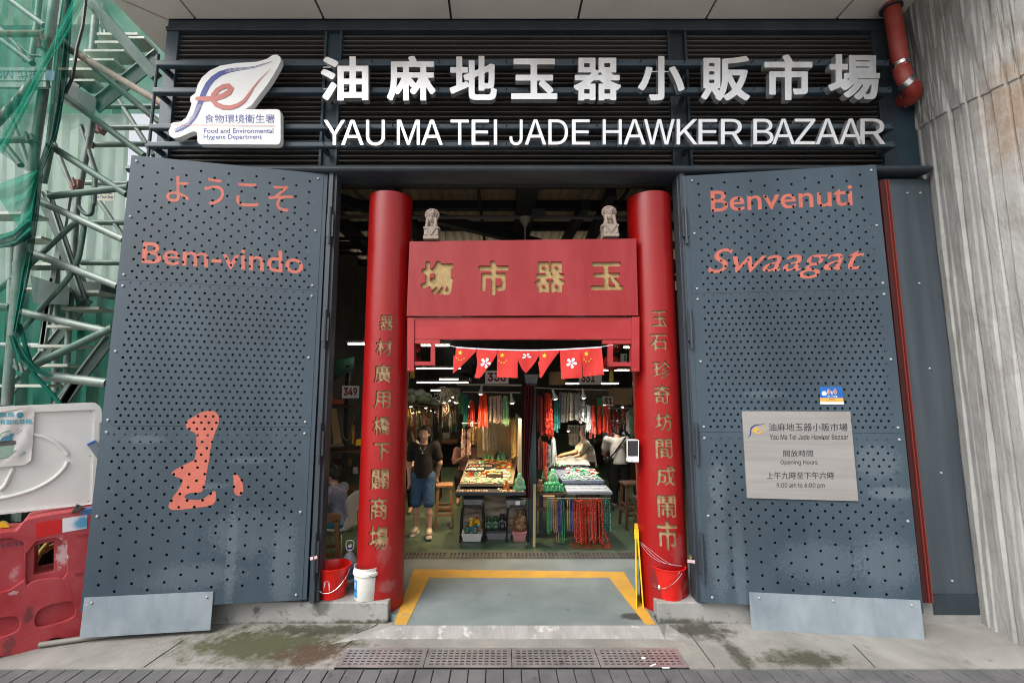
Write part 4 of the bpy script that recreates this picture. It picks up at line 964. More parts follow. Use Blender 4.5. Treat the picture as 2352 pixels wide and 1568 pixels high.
for (kind, poly, (cx, cy, r_), small), (t0, t1) in zip(flags, tops):
    m = MB(); xs = [p[0] for p in poly]; ys = [p[1] for p in poly]; inner = [V((x, y)) for x in range(int(min(xs)), int(max(xs)), 34) for y in range(int(min(ys)), int(max(ys)), 34)]
    ins = inside_loops([poly], [(p.x, p.y) for p in inner]); holed(m, poly, [], fp, -.001, .001, [p for p, k in zip(inner, ins) if k]); o = m.build('flag', FR, FB, smooth=True)
    m = MB(); yt = lambda x: np.interp(x, [430, 635, 840, 1047, 1253, 1460, 1668, 1873], [338, 352, 362, 367, 367, 361, 349, 336]); m.prism([(t0 + 3, yt(t0)), (t1 - 3, yt(t1)), (t1 - 3, yt(t1) + 11), (t0 + 3, yt(t0) + 11)], fp, -.003, .003); m.build('hem', FW, o)
    m = MB()
    if kind[0] == 'china':
        m.prism(star(cx, cy, r_, .15), fp, .002, .003)
        for i, (x, y) in enumerate(small): m.prism(star(x, y, 10, .3 * i), fp, .002, .003)
        m.build('star_emblem', FY_, o)
    else:
        for k in range(5):
            a = 2 * PI * k / 5 + .25
            if kind[0] == 'hkfold' and k in (2,): continue
            rr = r_ * (.9 if kind[0] == 'hk' else .85); pt = []
            for t, w in ((.1, .0), (.35, .22), (.65, .36), (.9, .30), (1.0, .05)): pt.append((t, w))
            side = [(t, w + .12 * t) for t, w in pt] + [(t, -w * .55 + .12 * t) for t, w in pt[::-1]]
            m.prism([(cx + rr * (t * math.sin(a) + w * math.cos(a)), cy - rr * (t * math.cos(a) - w * math.sin(a)) * (1 if kind[0] == 'hk' else .75)) for t, w in side], fp, .002, .003)
        m.build('flower_emblem', FW, o)
# ================================================================== fluted concrete pier
PIER = mat('board marked concrete', (.27, .266, .255), (.40, .396, .384), scale=3.4, stretch=(1, 1, .42), lo=.3, hi=.72, rough=.9, bump=.9, bscale=22, bstretch=(1, 1, .5), c3=(.21, .195, .17), scale3=2.6, lo3=.52, hi3=.78)
for pt, rad, colr, sq in ((at(2330, 345, 3.9), .16, (.30, .14, .06), (1, 1, 1.6)), (at(2236, 330, 4.25), .14, (.40, .22, .12), (1, 1, 3)), (at(2330, 180, 4.0), .35, (.17, .15, .12), (1, 1, 2.5)), (at(2352, 250, 3.7), .3, (.26, .17, .1), (1, 1, 2))):
    stain(PIER, pt, rad, colr, .7, sc=7, fuzz=1, squash=sq)
plan = [(5.05, 5.6), (4.89, 5.15), (4.79, 4.85), (4.70, 4.6), (4.63, 4.4), (4.57, 4.1), (4.56, 3.8), (4.63, 3.45), (4.80, 3.05), (5.10, 2.7), (5.5, 2.45), (6.3, 2.3)]
plan = chaikin(plan, 2, False); L = [0]
for a, c in zip(plan, plan[1:]): L.append(L[-1] + math.hypot(c[0] - a[0], c[1] - a[1]))
N_ = int(L[-1] / .0093); P2 = [(np.interp(L[-1] * i / N_, L, [p[0] for p in plan]), np.interp(L[-1] * i / N_, L, [p[1] for p in plan])) for i in range(N_ + 1)]
b = MB(); zs = [-.3] + [i * .28 for i in range(18)] + [4.9, 5.0, 5.01, 5.15, 5.4, 5.7, 6.0, 6.4, 6.8, 7.4, 8.2]; rows = []
for z in zs:
    r_ = []
    for i, (x, y) in enumerate(P2):
        s_ = L[-1] * i / N_; se = s_ + .20 * max(0, z - 5.0) + .010 * math.sin(s_ * 31) + .008 * math.sin(s_ * 57 + 1); ri = int(se / .098); ph = (se / .098) % 1; wob = .005 * math.sin(z * 2.3 + ri * 1.7) + .003 * math.sin(z * 7.1 + ri * 2.9)
        rib = (.026 + .010 * math.sin(ri * 2.4)) * min(1, max(0, (.5 - abs(ph - .5)) / (.14 + .06 * math.sin(ri * 1.3)))) + wob
        fl = .012 * (z > 5.005) + .025 * max(0, z - 5.0) ** 1.25
        j = min(i + 1, N_); k = max(i - 1, 0); nx, ny = P2[j][1] - P2[k][1], -(P2[j][0] - P2[k][0]); n = math.hypot(nx, ny) or 1
        dz = .10 * math.sin(s_ * 2.2) if 5 <= z < 5.02 else 0
        r_.append((x + nx / n * (rib + fl) * (1 if True else 0), y + ny / n * (rib + fl), z + dz))
    rows.append(r_)
m_ = len(P2); b.add([p for r_ in rows for p in r_], [(j * m_ + i, j * m_ + i + 1, (j + 1) * m_ + i + 1, (j + 1) * m_ + i) for j in range(len(rows) - 1) for i in range(m_ - 1)])
pier = b.build('concrete_pier', PIER, fix=False); tag(pier, 'tall fluted grey concrete pier with rust stains beside the market front', 'pier')
vs = [v.co for v in pier.data.vertices]
# ------------------------------------------------------------------ red drain pipe
PIPE = mat('red pipe paint', (.30, .035, .025), (.34, .07, .055), scale=5, rough=.35, rough2=.5, c3=(.45, .3, .28), scale3=18, lo3=.68, hi3=.8)
pp = empty('drain_pipe', at(2068, 150, 4.42), 'red painted drain pipe bending out of the soffit corner', 'pipe')
yp = 4.50
MB().tube([at(2046, 8, yp), at(2052, 40, yp), at(2069, 150, yp)], .078, 20).build('pipe_length', PIPE, pp, smooth=True)
bp_ = [at(2069, 150, yp), at(2073, 172, yp - .02), at(2082, 188, yp - .03), at(2093, 200, yp - .02), at(2098, 214, yp + .02), at(2092, 226, yp + .08), at(2080, 231, yp + .16), at(2068, 232, yp + .25)]
bp_ = [V(p) for p in chaikin([tuple(p) for p in bp_], 2, False)]
MB().tube(bp_, .080, 18).build('pipe_bend', PIPE, pp, smooth=True)
for c, d in ((at(2069, 152, yp), V((.1, 0, -1))), (at(2083, 189, yp - .03), V((.75, 0, -.7))), (at(2083, 229.5, yp + .14), V((-.5, .8, -.1)))):
    d.normalize(); x = d.cross(V((0, 1, 0.2))).normalized(); y_ = d.cross(x); M_ = Matrix([[x[r], y_[r], d[r], 0] for r in range(3)] + [[0, 0, 0, 1]])
    m = MB(); m.lathe([(.080, -.03), (.088, -.03), (.088, -.02), (.084, -.018), (.084, .018), (.088, .02), (.088, .03), (.080, .03)], c, 20, M_); m.build('pipe_clamp', CHROME, pp, smooth=True)
MB().lathe([(.079, 0), (.105, 0), (.105, .012), (.079, .012)], at(2047, 22, yp), 20).build('pipe_collar', DARK, pp)

# ================================================================== things on the plinths
def bucket(name, c, rb, rt, h, m, label, cat, group=None, lip=.008, mi=None):
    r = empty(name, c, label, cat, group); w = .004
    prof = [(.0, .0), (rb, 0), (rb + .002, .006), (rt - .004, h - .02), (rt, h - .012), (rt + lip, h - .010), (rt + lip + .002, h - .003), (rt + lip - .002, h), (rt - .004, h - .002), (rt - .010, h - .02), (rb - .006, .01), (0, .01)]
    b = MB(); b.lathe(prof, c, 36); b.build('pail', m, r, smooth=True); return r
def bail(c, rt, zt, drop, fwd, rot, m, parent, rad=.0035):
    """wire handle hanging on the front of the pail"""
    pts = []
    for i in range(17):
        a = PI * i / 16; x = rt * math.cos(a); y = -math.sin(a) * (rt + fwd); z = zt - drop * math.sin(a); pts.append((x, y, z))
    M_ = T(*c) @ RZ(rot); return MB().tube([M_ @ V(p) for p in pts], rad, 6).build('handle', m, parent, smooth=True)
RPL = mat('red pail plastic', (.66, .012, .008), rough=.28, coat=.2); WPL = mat('white tub plastic', (.70, .70, .66), (.60, .60, .56), scale=9, rough=.5); LBL = mat('pale sticker remains', (.62, .5, .52), (.5, .3, .33), scale=30, rough=.7)
ZPT = .1335
c = gz(763, 1368, ZPT); c = V((c.x, c.y + .02, ZPT))
rb_ = bucket('red_bucket', c, .118, .158, .295, RPL, 'red plastic bucket with a torn white sticker beside the white tub', 'bucket')
bail(c, .162, .262, .175, .012, R(-4), CHROME, rb_)
def on_pail(c, rb, rt, h, a0, z, off): # point on the pail's side
    r = rb + (rt - rb) * z / h + off; return V((c.x + r * math.sin(a0), c.y - r * math.cos(a0), c.z + z))
m = MB(); sp_ = [(-.035, .0), (.03, .006), (.032, .06)] + [(.032 * math.cos(R(a)) , .066 + .034 * math.sin(R(a))) for a in range(0, 181, 22)] + [(-.03, .04), (-.038, .035)]
m.prism(sp_, lambda a, b, d: on_pail(c, .118, .154, .295, a / .135 - .12, .09 + b, .002 + d), -.001, .001); m.build('sticker', LBL, rb_)
c2 = gz(842, 1371, ZPT); c2 = V((c2.x, c2.y + .015, ZPT))
wt = empty('white_tub', c2, 'white plastic tub with blue printed panel standing by the red column', 'tub')
b = MB(); b.lathe([(0, 0), (.118, 0), (.122, .008), (.130, .232), (.143, .236), (.143, .262), (.134, .266), (.132, .272), (.136, .305), (.132, .305), (.126, .27), (.115, .012), (0, .012)], c2, 36); b.build('pail', WPL, wt, smooth=True)
BLUP = mat('printed blue', (.01, .22, .55), (.02, .3, .62), scale=20, rough=.45)
f_ = lambda a, b, d: on_pail(c2, .121, .131, .23, a, b, .003 + d)
m = MB(); m.grid(lambda a, b: f_(-1.05 + .45 * a, .03 + .165 * b, 0), 6, 1); m.build('label', BLUP, wt)
m = MB(); m.grid(lambda a, b: f_(1.02 + .35 * a, .045 + .175 * b, 0), 6, 1); m.build('label', BLUP, wt)
m = MB(); text_on(m, 'IVE', lambda a, b, d: f_(-1.0 + .34 * a, .12 + .05 * b, d), .001, .0015, INTER); m.build('lettering', WHITE, wt)
m = MB(); text_on(m, 'Refine', lambda a, b, d: f_(-.98 + .36 * a, .085 + .02 * b, d), .001, .0015, INTER); m.build('lettering', NAVY, wt)
m = MB(); m.tube([f_(.38, .245, .014), f_(.75, .225, .018), f_(1.1, .205, .020), f_(1.4, .195, .022)], .0025, 6); m.build('handle', BLACK, wt); MB().ball(f_(1.42, .197, .022), (.012, .012, .02), 8, 6).build('handle_grip', WPL, wt)
# water bottle behind
c3_ = gz(792, 1350, ZPT); c3_ = V((c3_.x + .005, c3_.y + .10, ZPT))
wb = empty('water_bottle', c3_, 'large clear water bottle with blue cap and white carry loop behind the buckets', 'bottle')
CLEAR = mat('clear bottle plastic', (.55, .6, .68), rough=.12, alpha=.45, spec=.6)
b = MB(); b.lathe([(0, 0), (.075, 0), (.08, .02), (.078, .06), (.08, .1), (.078, .14), (.08, .2), (.078, .24), (.06, .285), (.035, .315), (.025, .325), (.025, .345), (0, .345)], c3_, 24); b.build('bottle_body', CLEAR, wb, smooth=True)
b = MB(); b.lathe([(.0815, .04), (.0815, .18)], c3_, 24); b.build('label', mat('water label', (.03, .16, .42), (.05, .28, .55), scale=12, rough=.4), wb, smooth=True)
b = MB(); b.lathe([(.0825, .04), (.0825, .075)], c3_, 24); b.build('label_band', WHITE, wb, smooth=True)
m = MB(); text_on(m, 'MINERAL WATER', lambda a, b, d: on_pail(c3_, .082, .082, 1, -.2 + 1.0 * a, .12 + .022 * b, d), .001, .0015, INTER); m.build('lettering', WHITE, wb)
b = MB(); b.lathe([(.028, .345), (.028, .36), (.0, .36)], c3_, 16); b.lathe([(.022, .375), (.022, .40), (0, .40)], c3_, 16); b.build('collar', WHITE, wb, smooth=True)
b = MB(); b.lathe([(.025, .36), (.025, .378), (0, .378)], c3_, 16); b.build('cap', mat('blue cap', (.01, .03, .28), rough=.4), wb, smooth=True)
b = MB(); b.tube([c3_ + V(p) for p in ((-.03, 0, .35), (-.042, 0, .38), (-.042, 0, .42), (-.03, 0, .44), (0, 0, .445), (.03, 0, .44), (.042, 0, .42), (.042, 0, .38), (.03, 0, .35))], .005, 6); b.build('carry_loop', WHITE, wb, smooth=True)
# brush with a green sponge
c4_ = gz(874, 1360, ZPT); br = empty('scrubbing_brush', c4_, 'small cream scrubbing brush with green pad behind the white tub', 'brush')
M_ = T(c4_.x - .0, c4_.y + .03, ZPT) @ RZ(.5)
MB().box(-.03, .05, -.03, .03, 0, .016, M_).build('brush_back', mat('cream plastic', (.6, .58, .4), rough=.5), br, bevel=.004); MB().box(-.028, .028, -.026, .026, .016, .06, M_).build('scouring_pad', mat('green pad', (.05, .28, .10), rough=.9), br, bevel=.003)
# lone bucket
c5 = gz(1540, 1371, ZPT); c5 = V((c5.x, c5.y + .03, ZPT))
rb2 = bucket('red_bucket', c5, .120, .162, .300, RPL, 'red plastic bucket standing alone by the yellow floor sign', 'bucket')
bail(c5, .166, .272, .16, .006, R(-62), CHROME, rb2)
MB().ball(on_pail(c5, .12, .162, .3, -1.0, .115, .014), (.012, .012, .022), 8, 6).build('handle_grip', WHITE, rb2)
MB().box(-.05, .03, -.01, .01, 0, .012, T(c5.x + .03, c5.y + .06, .40) @ RZ(.4)).build('soap_stub', LBL, rb2)
m = MB()
for k in range(3):
    m.tube([on_pail(V((CXR, CY, 0)), CR, CR, 1, a, .62 - .17 * t - .012 * k + .02 * math.sin(6 * t + k), .005 + .002 * k) for t, a in [(i / 8, -1.45 + 1.9 * i / 8) for i in range(9)]], .0022, 5)
tag(m.build('plastic_twine', mat('clear twine', (.42, .26, .30), rough=.3)), 'thin clear plastic twine tied round the column above the lone red bucket', 'twine')
# folded floor sign
YS = mat('yellow sign plastic', (.75, .47, .008), (.62, .40, .02), scale=9, rough=.4)
sg_ = gz(1470, 1398, 0); ws = empty('floor_sign', (sg_.x, sg_.y, 0), 'folded yellow wet floor sign standing edge on by the red column', 'floor sign')
MS = about((sg_.x, sg_.y, 0), RZ(-math.atan(.31)))
for s in (-1, 1):
    b = MB(); x0, xt = sg_.x + s * .032, sg_.x + s * .012 - .008
    b.hexa([(x0 - .006, sg_.y, .004), (x0 + .006, sg_.y, .004), (x0 + .006, sg_.y + .3, .004), (x0 - .006, sg_.y + .3, .004)], [(xt - .008, sg_.y + .03, .66), (xt + .008, sg_.y + .03, .66), (xt + .008, sg_.y + .27, .66), (xt - .008, sg_.y + .27, .66)]); b.v = [tuple(MS @ V(p)) for p in b.v]
    b.build('sign_board', YS, ws, bevel=.003)
b = MB(); b.box(sg_.x - .032, sg_.x + .014, sg_.y + .03, sg_.y + .10, .66, .75); b.box(sg_.x - .032, sg_.x + .014, sg_.y + .2, sg_.y + .27, .66, .75); b.box(sg_.x - .03, sg_.x + .01, sg_.y + .03, sg_.y + .27, .735, .755); b.v = [tuple(MS @ V(p)) for p in b.v]; b.build('handle', YS, ws, bevel=.004)
# padlocks with tags on the door posts
BRASS = mat('brass', (.55, .38, .12), rough=.35, metal=.8)
for u, v, lab in ((722, 1272, 'small brass padlock with a paper tag on the post by the sticker bucket'), (1586, 1280, 'small brass padlock with a paper tag on the post by the lone bucket')):
    p = at(u, v, 4.50); r = empty('padlock', p, lab, 'padlock')
    MB().box(-.009, .009, -.008, .008, -.015, .012, T(*p)).build('lock_body', BRASS, r, bevel=.002); MB().tube([p + V((-.006, 0, .012)), p + V((-.005, 0, .035)), p + V((.005, 0, .035)), p + V((.006, 0, .012))], .0025, 5).build('shackle', CHROME, r)
    MB().box(-.035, .035, -.002, .002, -.014, .014, T(p.x, p.y - .012, p.z - .03) @ RY(-.25 if u < 1000 else .1)).build('paper_tag', LBL, r)

# ================================================================== road barriers
RBM = mat('faded red barrier plastic', (.34, .020, .026), (.46, .075, .085), scale=2.5, lo=.35, hi=.7, rough=.5, rough2=.62, bump=.06, bscale=60, c3=(.30, .14, .14), scale3=9, lo3=.64, hi3=.74)
c6 = lambda x, y: (x * .2344, 1160 + y * .2344)
G1, G2 = gz(0, 1511, ZP), gz(190, 1462, ZP); dB = V((G2.x - G1.x, G2.y - G1.y, 0)).normalized(); nB = V((dB.y, -dB.x, 0))
RBP = Plane(G1, nB)
stain(RBM, RBP.hit(*c6(590, 480)), .09, (.62, .5, .5), .75, sc=26, fuzz=.5, squash=(.5, 1, 1.6)); stain(RBM, RBP.hit(*c6(120, 860)), .03, (.55, .36, .38), .7, sc=40, fuzz=.3, squash=(1.3, 1, .6)); stain(RBM, RBP.hit(*c6(280, 1080)), .05, (.08, .02, .02), .7, sc=30, fuzz=.6, squash=(.6, 1, 1.6)); stain(RBM, RBP.hit(*c6(90, 1380)), .06, (.08, .03, .03), .6, sc=30, fuzz=.6, squash=(.6, 1, 1.6)); stain(RBM, RBP.hit(*c6(110, 680)), .06, (.6, .3, .32), .6, sc=20, squash=(.6, 1, 1.4))
stain(RBM, RBP.hit(*c6(890, 50)), .07, (.02, .16, .36), .9, sc=9, fuzz=.4, squash=(1.3, 1, .6))
fb = lambda x, y, d: RBP.hit(*c6(x, y)) + nB * d
rbr = empty('red_barrier', fb(400, 1400, -.15), 'faded red plastic road barrier with a reflective strip beside the open door leaf', 'road barrier')
ob = [(-900, 340), (-60, 262), (75, 248), (150, 245), (178, 225), (235, 145), (270, 128), (430, 92), (905, 18), (980, 10), (955, 1265), (860, 1282), (780, 1296), (690, 1322), (650, 1310), (560, 1305), (480, 1325), (420, 1380), (360, 1425), (125, 1500), (60, 1490), (-40, 1485), (-120, 1520), (-900, 1660)]
win = [(335, 402), (522, 366), (520, 655), (325, 692)]
A_ = chaikin([(256, 378), (640, 300), (655, 520), (652, 716), (520, 705), (320, 735), (246, 800)], 1); B2 = chaikin([(342, 1100), (395, 1005), (655, 938), (732, 955), (738, 1060), (690, 1118), (400, 1198), (345, 1182)], 2); C2 = chaikin([(-300, 1230), (-230, 1150), (110, 1085), (185, 1105), (192, 1195), (130, 1262), (-230, 1350), (-300, 1330)], 2)
A2 = chaikin([(-900, 430), (-300, 380), (225, 300), (240, 560), (230, 790), (-300, 930), (-900, 1030)], 1)
b = MB(); holed(b, ob, [win], fb, -.30, -.035); holed(b, [(x, y + (6 if y < 300 else -6 if y > 1250 else 0)) for x, y in ob], [A_, B2, C2, A2], fb, -.034, 0)
b.build('barrier_body', RBM, rbr, bevel=.008)
for pts, m in (([(352, 172), (610, 130), (608, 268), (352, 322)], mat('reflective red', (.55, .004, .006), rough=.3)), ([(612, 129), (856, 90), (850, 225), (612, 266)], stain(mat('reflective white', (.7, .7, .72), rough=.3), fb(820, 160, 0), .07, (.02, .25, .45), .9, sc=8, fuzz=.9))):
    q = MB(); q.prism(pts, fb, .001, .003); q.build('reflective_strip', m, rbr)
for txt, x0, x1, y0, y1, sl_ in (('KADEN', -30, 295, 300, 345, -38), ('13/12', 0, 222, 400, 430, -32)):
    m = MB(); text_on(m, txt, lambda a, b, d: fb(x0 + (x1 - x0) * a, y1 + sl_ * a - (y1 - y0 + 12) * b, -.033 + d), .001, .002, INTER); m.build('lettering', NAVY, rbr)
for txt, x0, x1, y0, y1 in (('MAX', 748, 850, 285, 312), ('MIN', 735, 825, 658, 692)):
    m = MB(); text_on(m, txt, lambda a, b, d: fb(x0 + (x1 - x0) * a, y1 - 12 * a - (y1 - y0) * b, d), .0, .004, INTER); m.build('lettering', RBM, rbr)
HOSE = mat('ochre hose', (.45, .30, .06), (.33, .24, .08), scale=9, rough=.6); GREYH = mat('grey hose', (.22, .21, .18), rough=.6)
for k, (pts, m, lab) in enumerate(((((250, 760), (330, 580), (420, 480), (480, 400), (560, 330)), HOSE, 'ochre hose looping upright behind the red barrier opening'), (((280, 640), (400, 560), (520, 490), (640, 440)), HOSE, 'ochre hose slanting low behind the red barrier opening'), (((250, 470), (400, 445), (560, 410)), GREYH, 'grey pipe lying across behind the red barrier opening'))):
    q = MB(); q.tube([V(p) for p in chaikin([tuple(fb(x, y, -.42 - .03 * k)) for x, y in pts], 2, False)], .022, 10); tag(q.build('hose', m, smooth=True), lab, 'hose')
q = MB(); q.grid(lambda a, b: fb(-900 + 2000 * a, 200 + 1150 * b, -.62 + .05 * math.sin(a * 40 + b * 9) + .03 * math.sin(b * 23)), 40, 12); tag(q.build('tarpaulin', mat('dark green tarp', (.02, .045, .035), rough=.7)), 'crumpled dark green tarpaulin behind the red barrier', 'tarpaulin')
tag(MB().tube([gz(90, 1480, ZP + .03), gz(215, 1462, ZP + .03), gz(300, 1450, ZP + .03)], .022, 10).build('floor_pipe', GREYH, smooth=True), 'grey pipe lying on the pavement under the open door leaf', 'pipe')
q = MB(); q.prism(chaikin([(-40, 190), (20, 188), (75, 235), (60, 245), (-40, 248)], 1), fb, -.16, -.10); tag(q.build('rag', YS), 'bright yellow rag draped in the dip of the red barrier', 'rag')
# white barrier
WBM = mat('white barrier plastic', (.66, .645, .61), (.72, .71, .68), scale=2, rough=.5, bump=.05, bscale=60, bstretch=(.1, .1, 1), c3=(.42, .38, .32), scale3=11, lo3=.68, hi3=.78)
c7 = lambda x, y: (x * .1758, 907.3 + y * .1758)
WP_ = Plane(G1 - nB * .10, nB); fw = lambda x, y, d: WP_.hit(*c7(x, y)) + nB * d
wbr = empty('white_barrier', fw(600, 1500, -.05), 'white plastic barrier panel with an oval rib standing behind the red barrier', 'barrier panel')
ow = [(-1500, 260), (0, 148)] + [(1180, 95), (1240, 102), (1300, 140), (1328, 190), (1335, 350), (1300, 360), (1300, 560), (1225, 1420), (0, 1560), (-1500, 1730)]
iw = [(-1500, 345), (440, 222), (1235, 188), (1240, 215), (1200, 1400), (1180, 1425), (0, 1530), (-1500, 1690)]
b = MB(); holed(b, ow, [iw], fw, -.06, 0); holed(b, [(x * 1.0, y) for x, y in iw], [], fw, -.05, -.02)
b.build('panel', WBM, wbr, bevel=.004)
m = MB()
for pts in ([(-1200, 470), (-400, 440), (150, 460), (440, 510), (620, 560), (760, 640), (850, 730), (885, 780)], [(880, 870), (850, 940), (760, 1040), (630, 1140), (430, 1240), (200, 1310), (0, 1352), (-500, 1430), (-1200, 1500)], [(170, 950), (110, 1080), (60, 1190), (-20, 1250)]):
    pts = chaikin(pts, 2, False); m.tube([fw(x, y, -.018) for x, y in pts], .017, 8)
m.build('rib', WBM, wbr, smooth=True)
for x, y in ((1185, 212), (1168, 797), (1152, 1387)): MB().ball(fw(x, y, -.018), (.006, .004, .006), 6, 4).build('screw', GOLD, wbr)
q = MB(); q.hexa([fw(1140, 640, .03), fw(1240, 590, .03), fw(1460, 900, .02), fw(1360, 950, .02)], [fw(1140, 640, .0), fw(1240, 590, .0), fw(1460, 900, -.0), fw(1360, 950, -.0)])
stk = empty('steel_strip', fw(1400, 930, .02), 'flat steel strip with blue painted end leaning on the white barrier', 'steel strip'); q.build('strip_bar', GALV, stk)
MB().hexa([fw(1138, 636, .034), fw(1238, 586, .034), fw(1246, 606, .034), fw(1148, 656, .034)], [fw(1138, 636, -.002), fw(1238, 586, -.002), fw(1246, 606, -.002), fw(1148, 656, -.002)]).build('painted_end', mat('blue paint', (.01, .12, .42), rough=.5), stk)
q = MB(); q.prism([(940, 1500), (1010, 1405), (1095, 1432), (1050, 1480), (960, 1510)], fw, .05, .12); tag(q.build('rubber_block', mat('torn black rubber', (.02, .02, .018), (.12, .1, .08), scale=30, rough=.8)), 'torn black rubber block wedged on top of the red barrier', 'rubber block')
# poster
PO = empty('rat_poster', fw(200, 930, .01), 'wrinkled rodent control poster with a waste basket drawing taped on the white barrier', 'poster')
PAPER = mat('stained poster paper', (.66, .62, .60), (.60, .48, .40), scale=3, lo=.5, hi=.75, rough=.45)
fpz = lambda x, y, d: fw(x, y, .008 + d + .006 * math.sin(x * .02 + y * .013))
pol = [(-420, 195), (390, 152), (455, 195), (430, 620), (408, 850), (330, 908), (0, 940), (-420, 985)]
inn = [V((x, y)) for x in range(-400, 400, 60) for y in range(230, 880, 60)]; q = MB(); holed(q, pol, [], fpz, -.002, 0, inn); q.build('sheet', PAPER, PO, smooth=True)
PT = mat('poster teal', (.10, .34, .42), rough=.5); PG = mat('poster green', (.30, .42, .34), rough=.5); PB = mat('poster brown', (.09, .08, .075), rough=.5); PBL = mat('poster blue', (.09, .28, .40), rough=.5)
m = MB()
for txt, x0, x1, y0, y1 in (('防鼠患', -100, 188, 228, 290), ('地有蓋垃圾桶', -90, 412, 318, 382)):
    F, *_ = seg_field(glyph_segs(txt, None, 0), .03, True, 220); pierced(m, F, (0, 1, 0, 1), lambda a, b, d: fpz(x0 + (x1 - x0) * a, y1 - 8 * a - (y1 - y0) * b, d), (1, 1), [], .001, .002)
m.build('lettering', PT, PO)
m = MB(); m.prism([(265 + 46 * math.cos(R(a)), 258 + 40 * math.sin(R(a))) for a in range(0, 360, 20)], fpz, .001, .002); m.build('round_badge', PBL, PO)
m = MB(); m.prism(chaikin([(-300, 740), (0, 715), (250, 715), (365, 745), (250, 800), (0, 830), (-300, 850)], 2), fpz, .001, .0018); m.prism([(-60, 665), (190, 640), (150, 785), (-20, 795)], fpz, .002, .0028); m.prism(chaikin([(-80, 540), (20, 490), (130, 452), (148, 465), (60, 520), (-80, 580)], 1), fpz, .002, .003); m.build('basket_drawing', PG, PO)
m = MB(); m.prism(chaikin([(-70, 605), (200, 580), (215, 630), (180, 650), (-60, 668)], 1), fpz, .003, .0036); m.build('basket_rim', PB, PO)
for k in range(5): 
    pass
m = MB(); m.prism(chaikin([(0, 602), (20, 560), (90, 525), (150, 530), (180, 585)], 1), fpz, .003, .0038); m.prism(chaikin([(115, 535), (140, 490), (190, 505), (180, 530), (140, 550)], 1), fpz, .003, .0042); m.build('rubbish_drawing', PBL, PO)
m = MB()
for k in range(5): ribbon_add(m, [(0 + k * 40, 675 - 4 * k, 5), (12 + k * 34, 775 - 3 * k, 5)], fpz, .0035, .0042)
ribbon_add(m, [(185, 495, 4), (245, 428, 4)], fpz, .0035, .0042); ribbon_add(m, [(205, 510, 4), (285, 450, 4)], fpz, .0035, .0042); m.build('drawn_lines', PB, PO)

# ================================================================== scaffold
GALT = mat('galvanised tube', (.16, .205, .18), (.25, .295, .265), scale=6, rough=.45, rough2=.6, metal=.3, c3=(.22, .24, .2), scale3=12, lo3=.62, hi3=.72)
GRNT = mat('green painted tube', (.055, .11, .085), (.09, .16, .125), scale=5, rough=.5, c3=(.25, .3, .25), scale3=10, lo3=.64, hi3=.74)
RUST = mat('rusty tube', (.30, .22, .18), (.38, .30, .26), scale=8, rough=.7)
PNKT = mat('oxide clamp', (.36, .20, .19), (.24, .14, .12), scale=20, rough=.8)
GPLT = mat('dull green plate', (.035, .065, .055), (.06, .10, .085), scale=4, rough=.6)
TREAD = mat('galvanised tread', (.45, .48, .42), (.36, .4, .33), scale=6, rough=.6)
SC = empty('scaffold_tower', (-5.4, 5.8, ZP), 'tube scaffold tower with steel stairs wrapped in green nets beside the market', 'scaffold')
def tb(pts, r, m, name, n=10):
    b = MB(); b.tube([at(*p) for p in pts], r * .84, n); return b.build(name, m, SC, smooth=True)
YA, YB, YC = 5.3, 6.0, 6.7
tb([(128, -30, YA), (111, 111, YA), (100, 205, YA), (79, 352, YA), (70, 459, YA), (46, 571, YA), (40, 650, YA), (22, 850, YA), (16, 930, YA)], .062, GALT, 'standard', 14)
tb([(216, 270, YB), (178, 459, YB), (165, 640, YB), (150, 900, YB)], .045, GALT, 'standard'); tb([(219, 40, YC), (210, 141, YC)], .06, GALT, 'standard'); tb([(92, -20, YC), (84, 60, YC), (70, 146, YC)], .05, GALT, 'standard'); tb([(160, -20, YB), (132, 264, YB), (100, 420, YB)], .05, GRNT, 'standard'); tb([(132, 540, YC), (126, 900, YC)], .05, GALT, 'standard'); tb([(28, 560, YB), (24, 700, YB)], .05, GALT, 'standard')
for pts, r, m in (([(-40, 78, YA), (103, 78, YA)], .05, RUST), ([(-40, 323, YA), (70, 321, YA)], .05, GALT), ([(236, 245, YC), (376, 245, YC)], .05, GRNT), ([(205, 294, YC), (346, 293, YC)], .05, GALT), ([(200, 333, YC), (339, 331, YC)], .05, GRNT), ([(176, 419, YC), (296, 422, YC)], .05, GALT), ([(187, 603, YC), (280, 603, YC)], .05, GRNT), ([(193, 511, YC), (290, 511, YC)], .05, GRNT), ([(-40, 703, YA), (26, 706, YA)], .06, GRNT), ([(-40, 196, YB), (80, 200, YB)], .05, GALT), ([(-20, 792, YC), (92, 794, YC)], .05, GALT), ([(97, 862, YA), (247, 880, YA)], .068, GALT)):
    tb(pts, r, m, 'ledger')
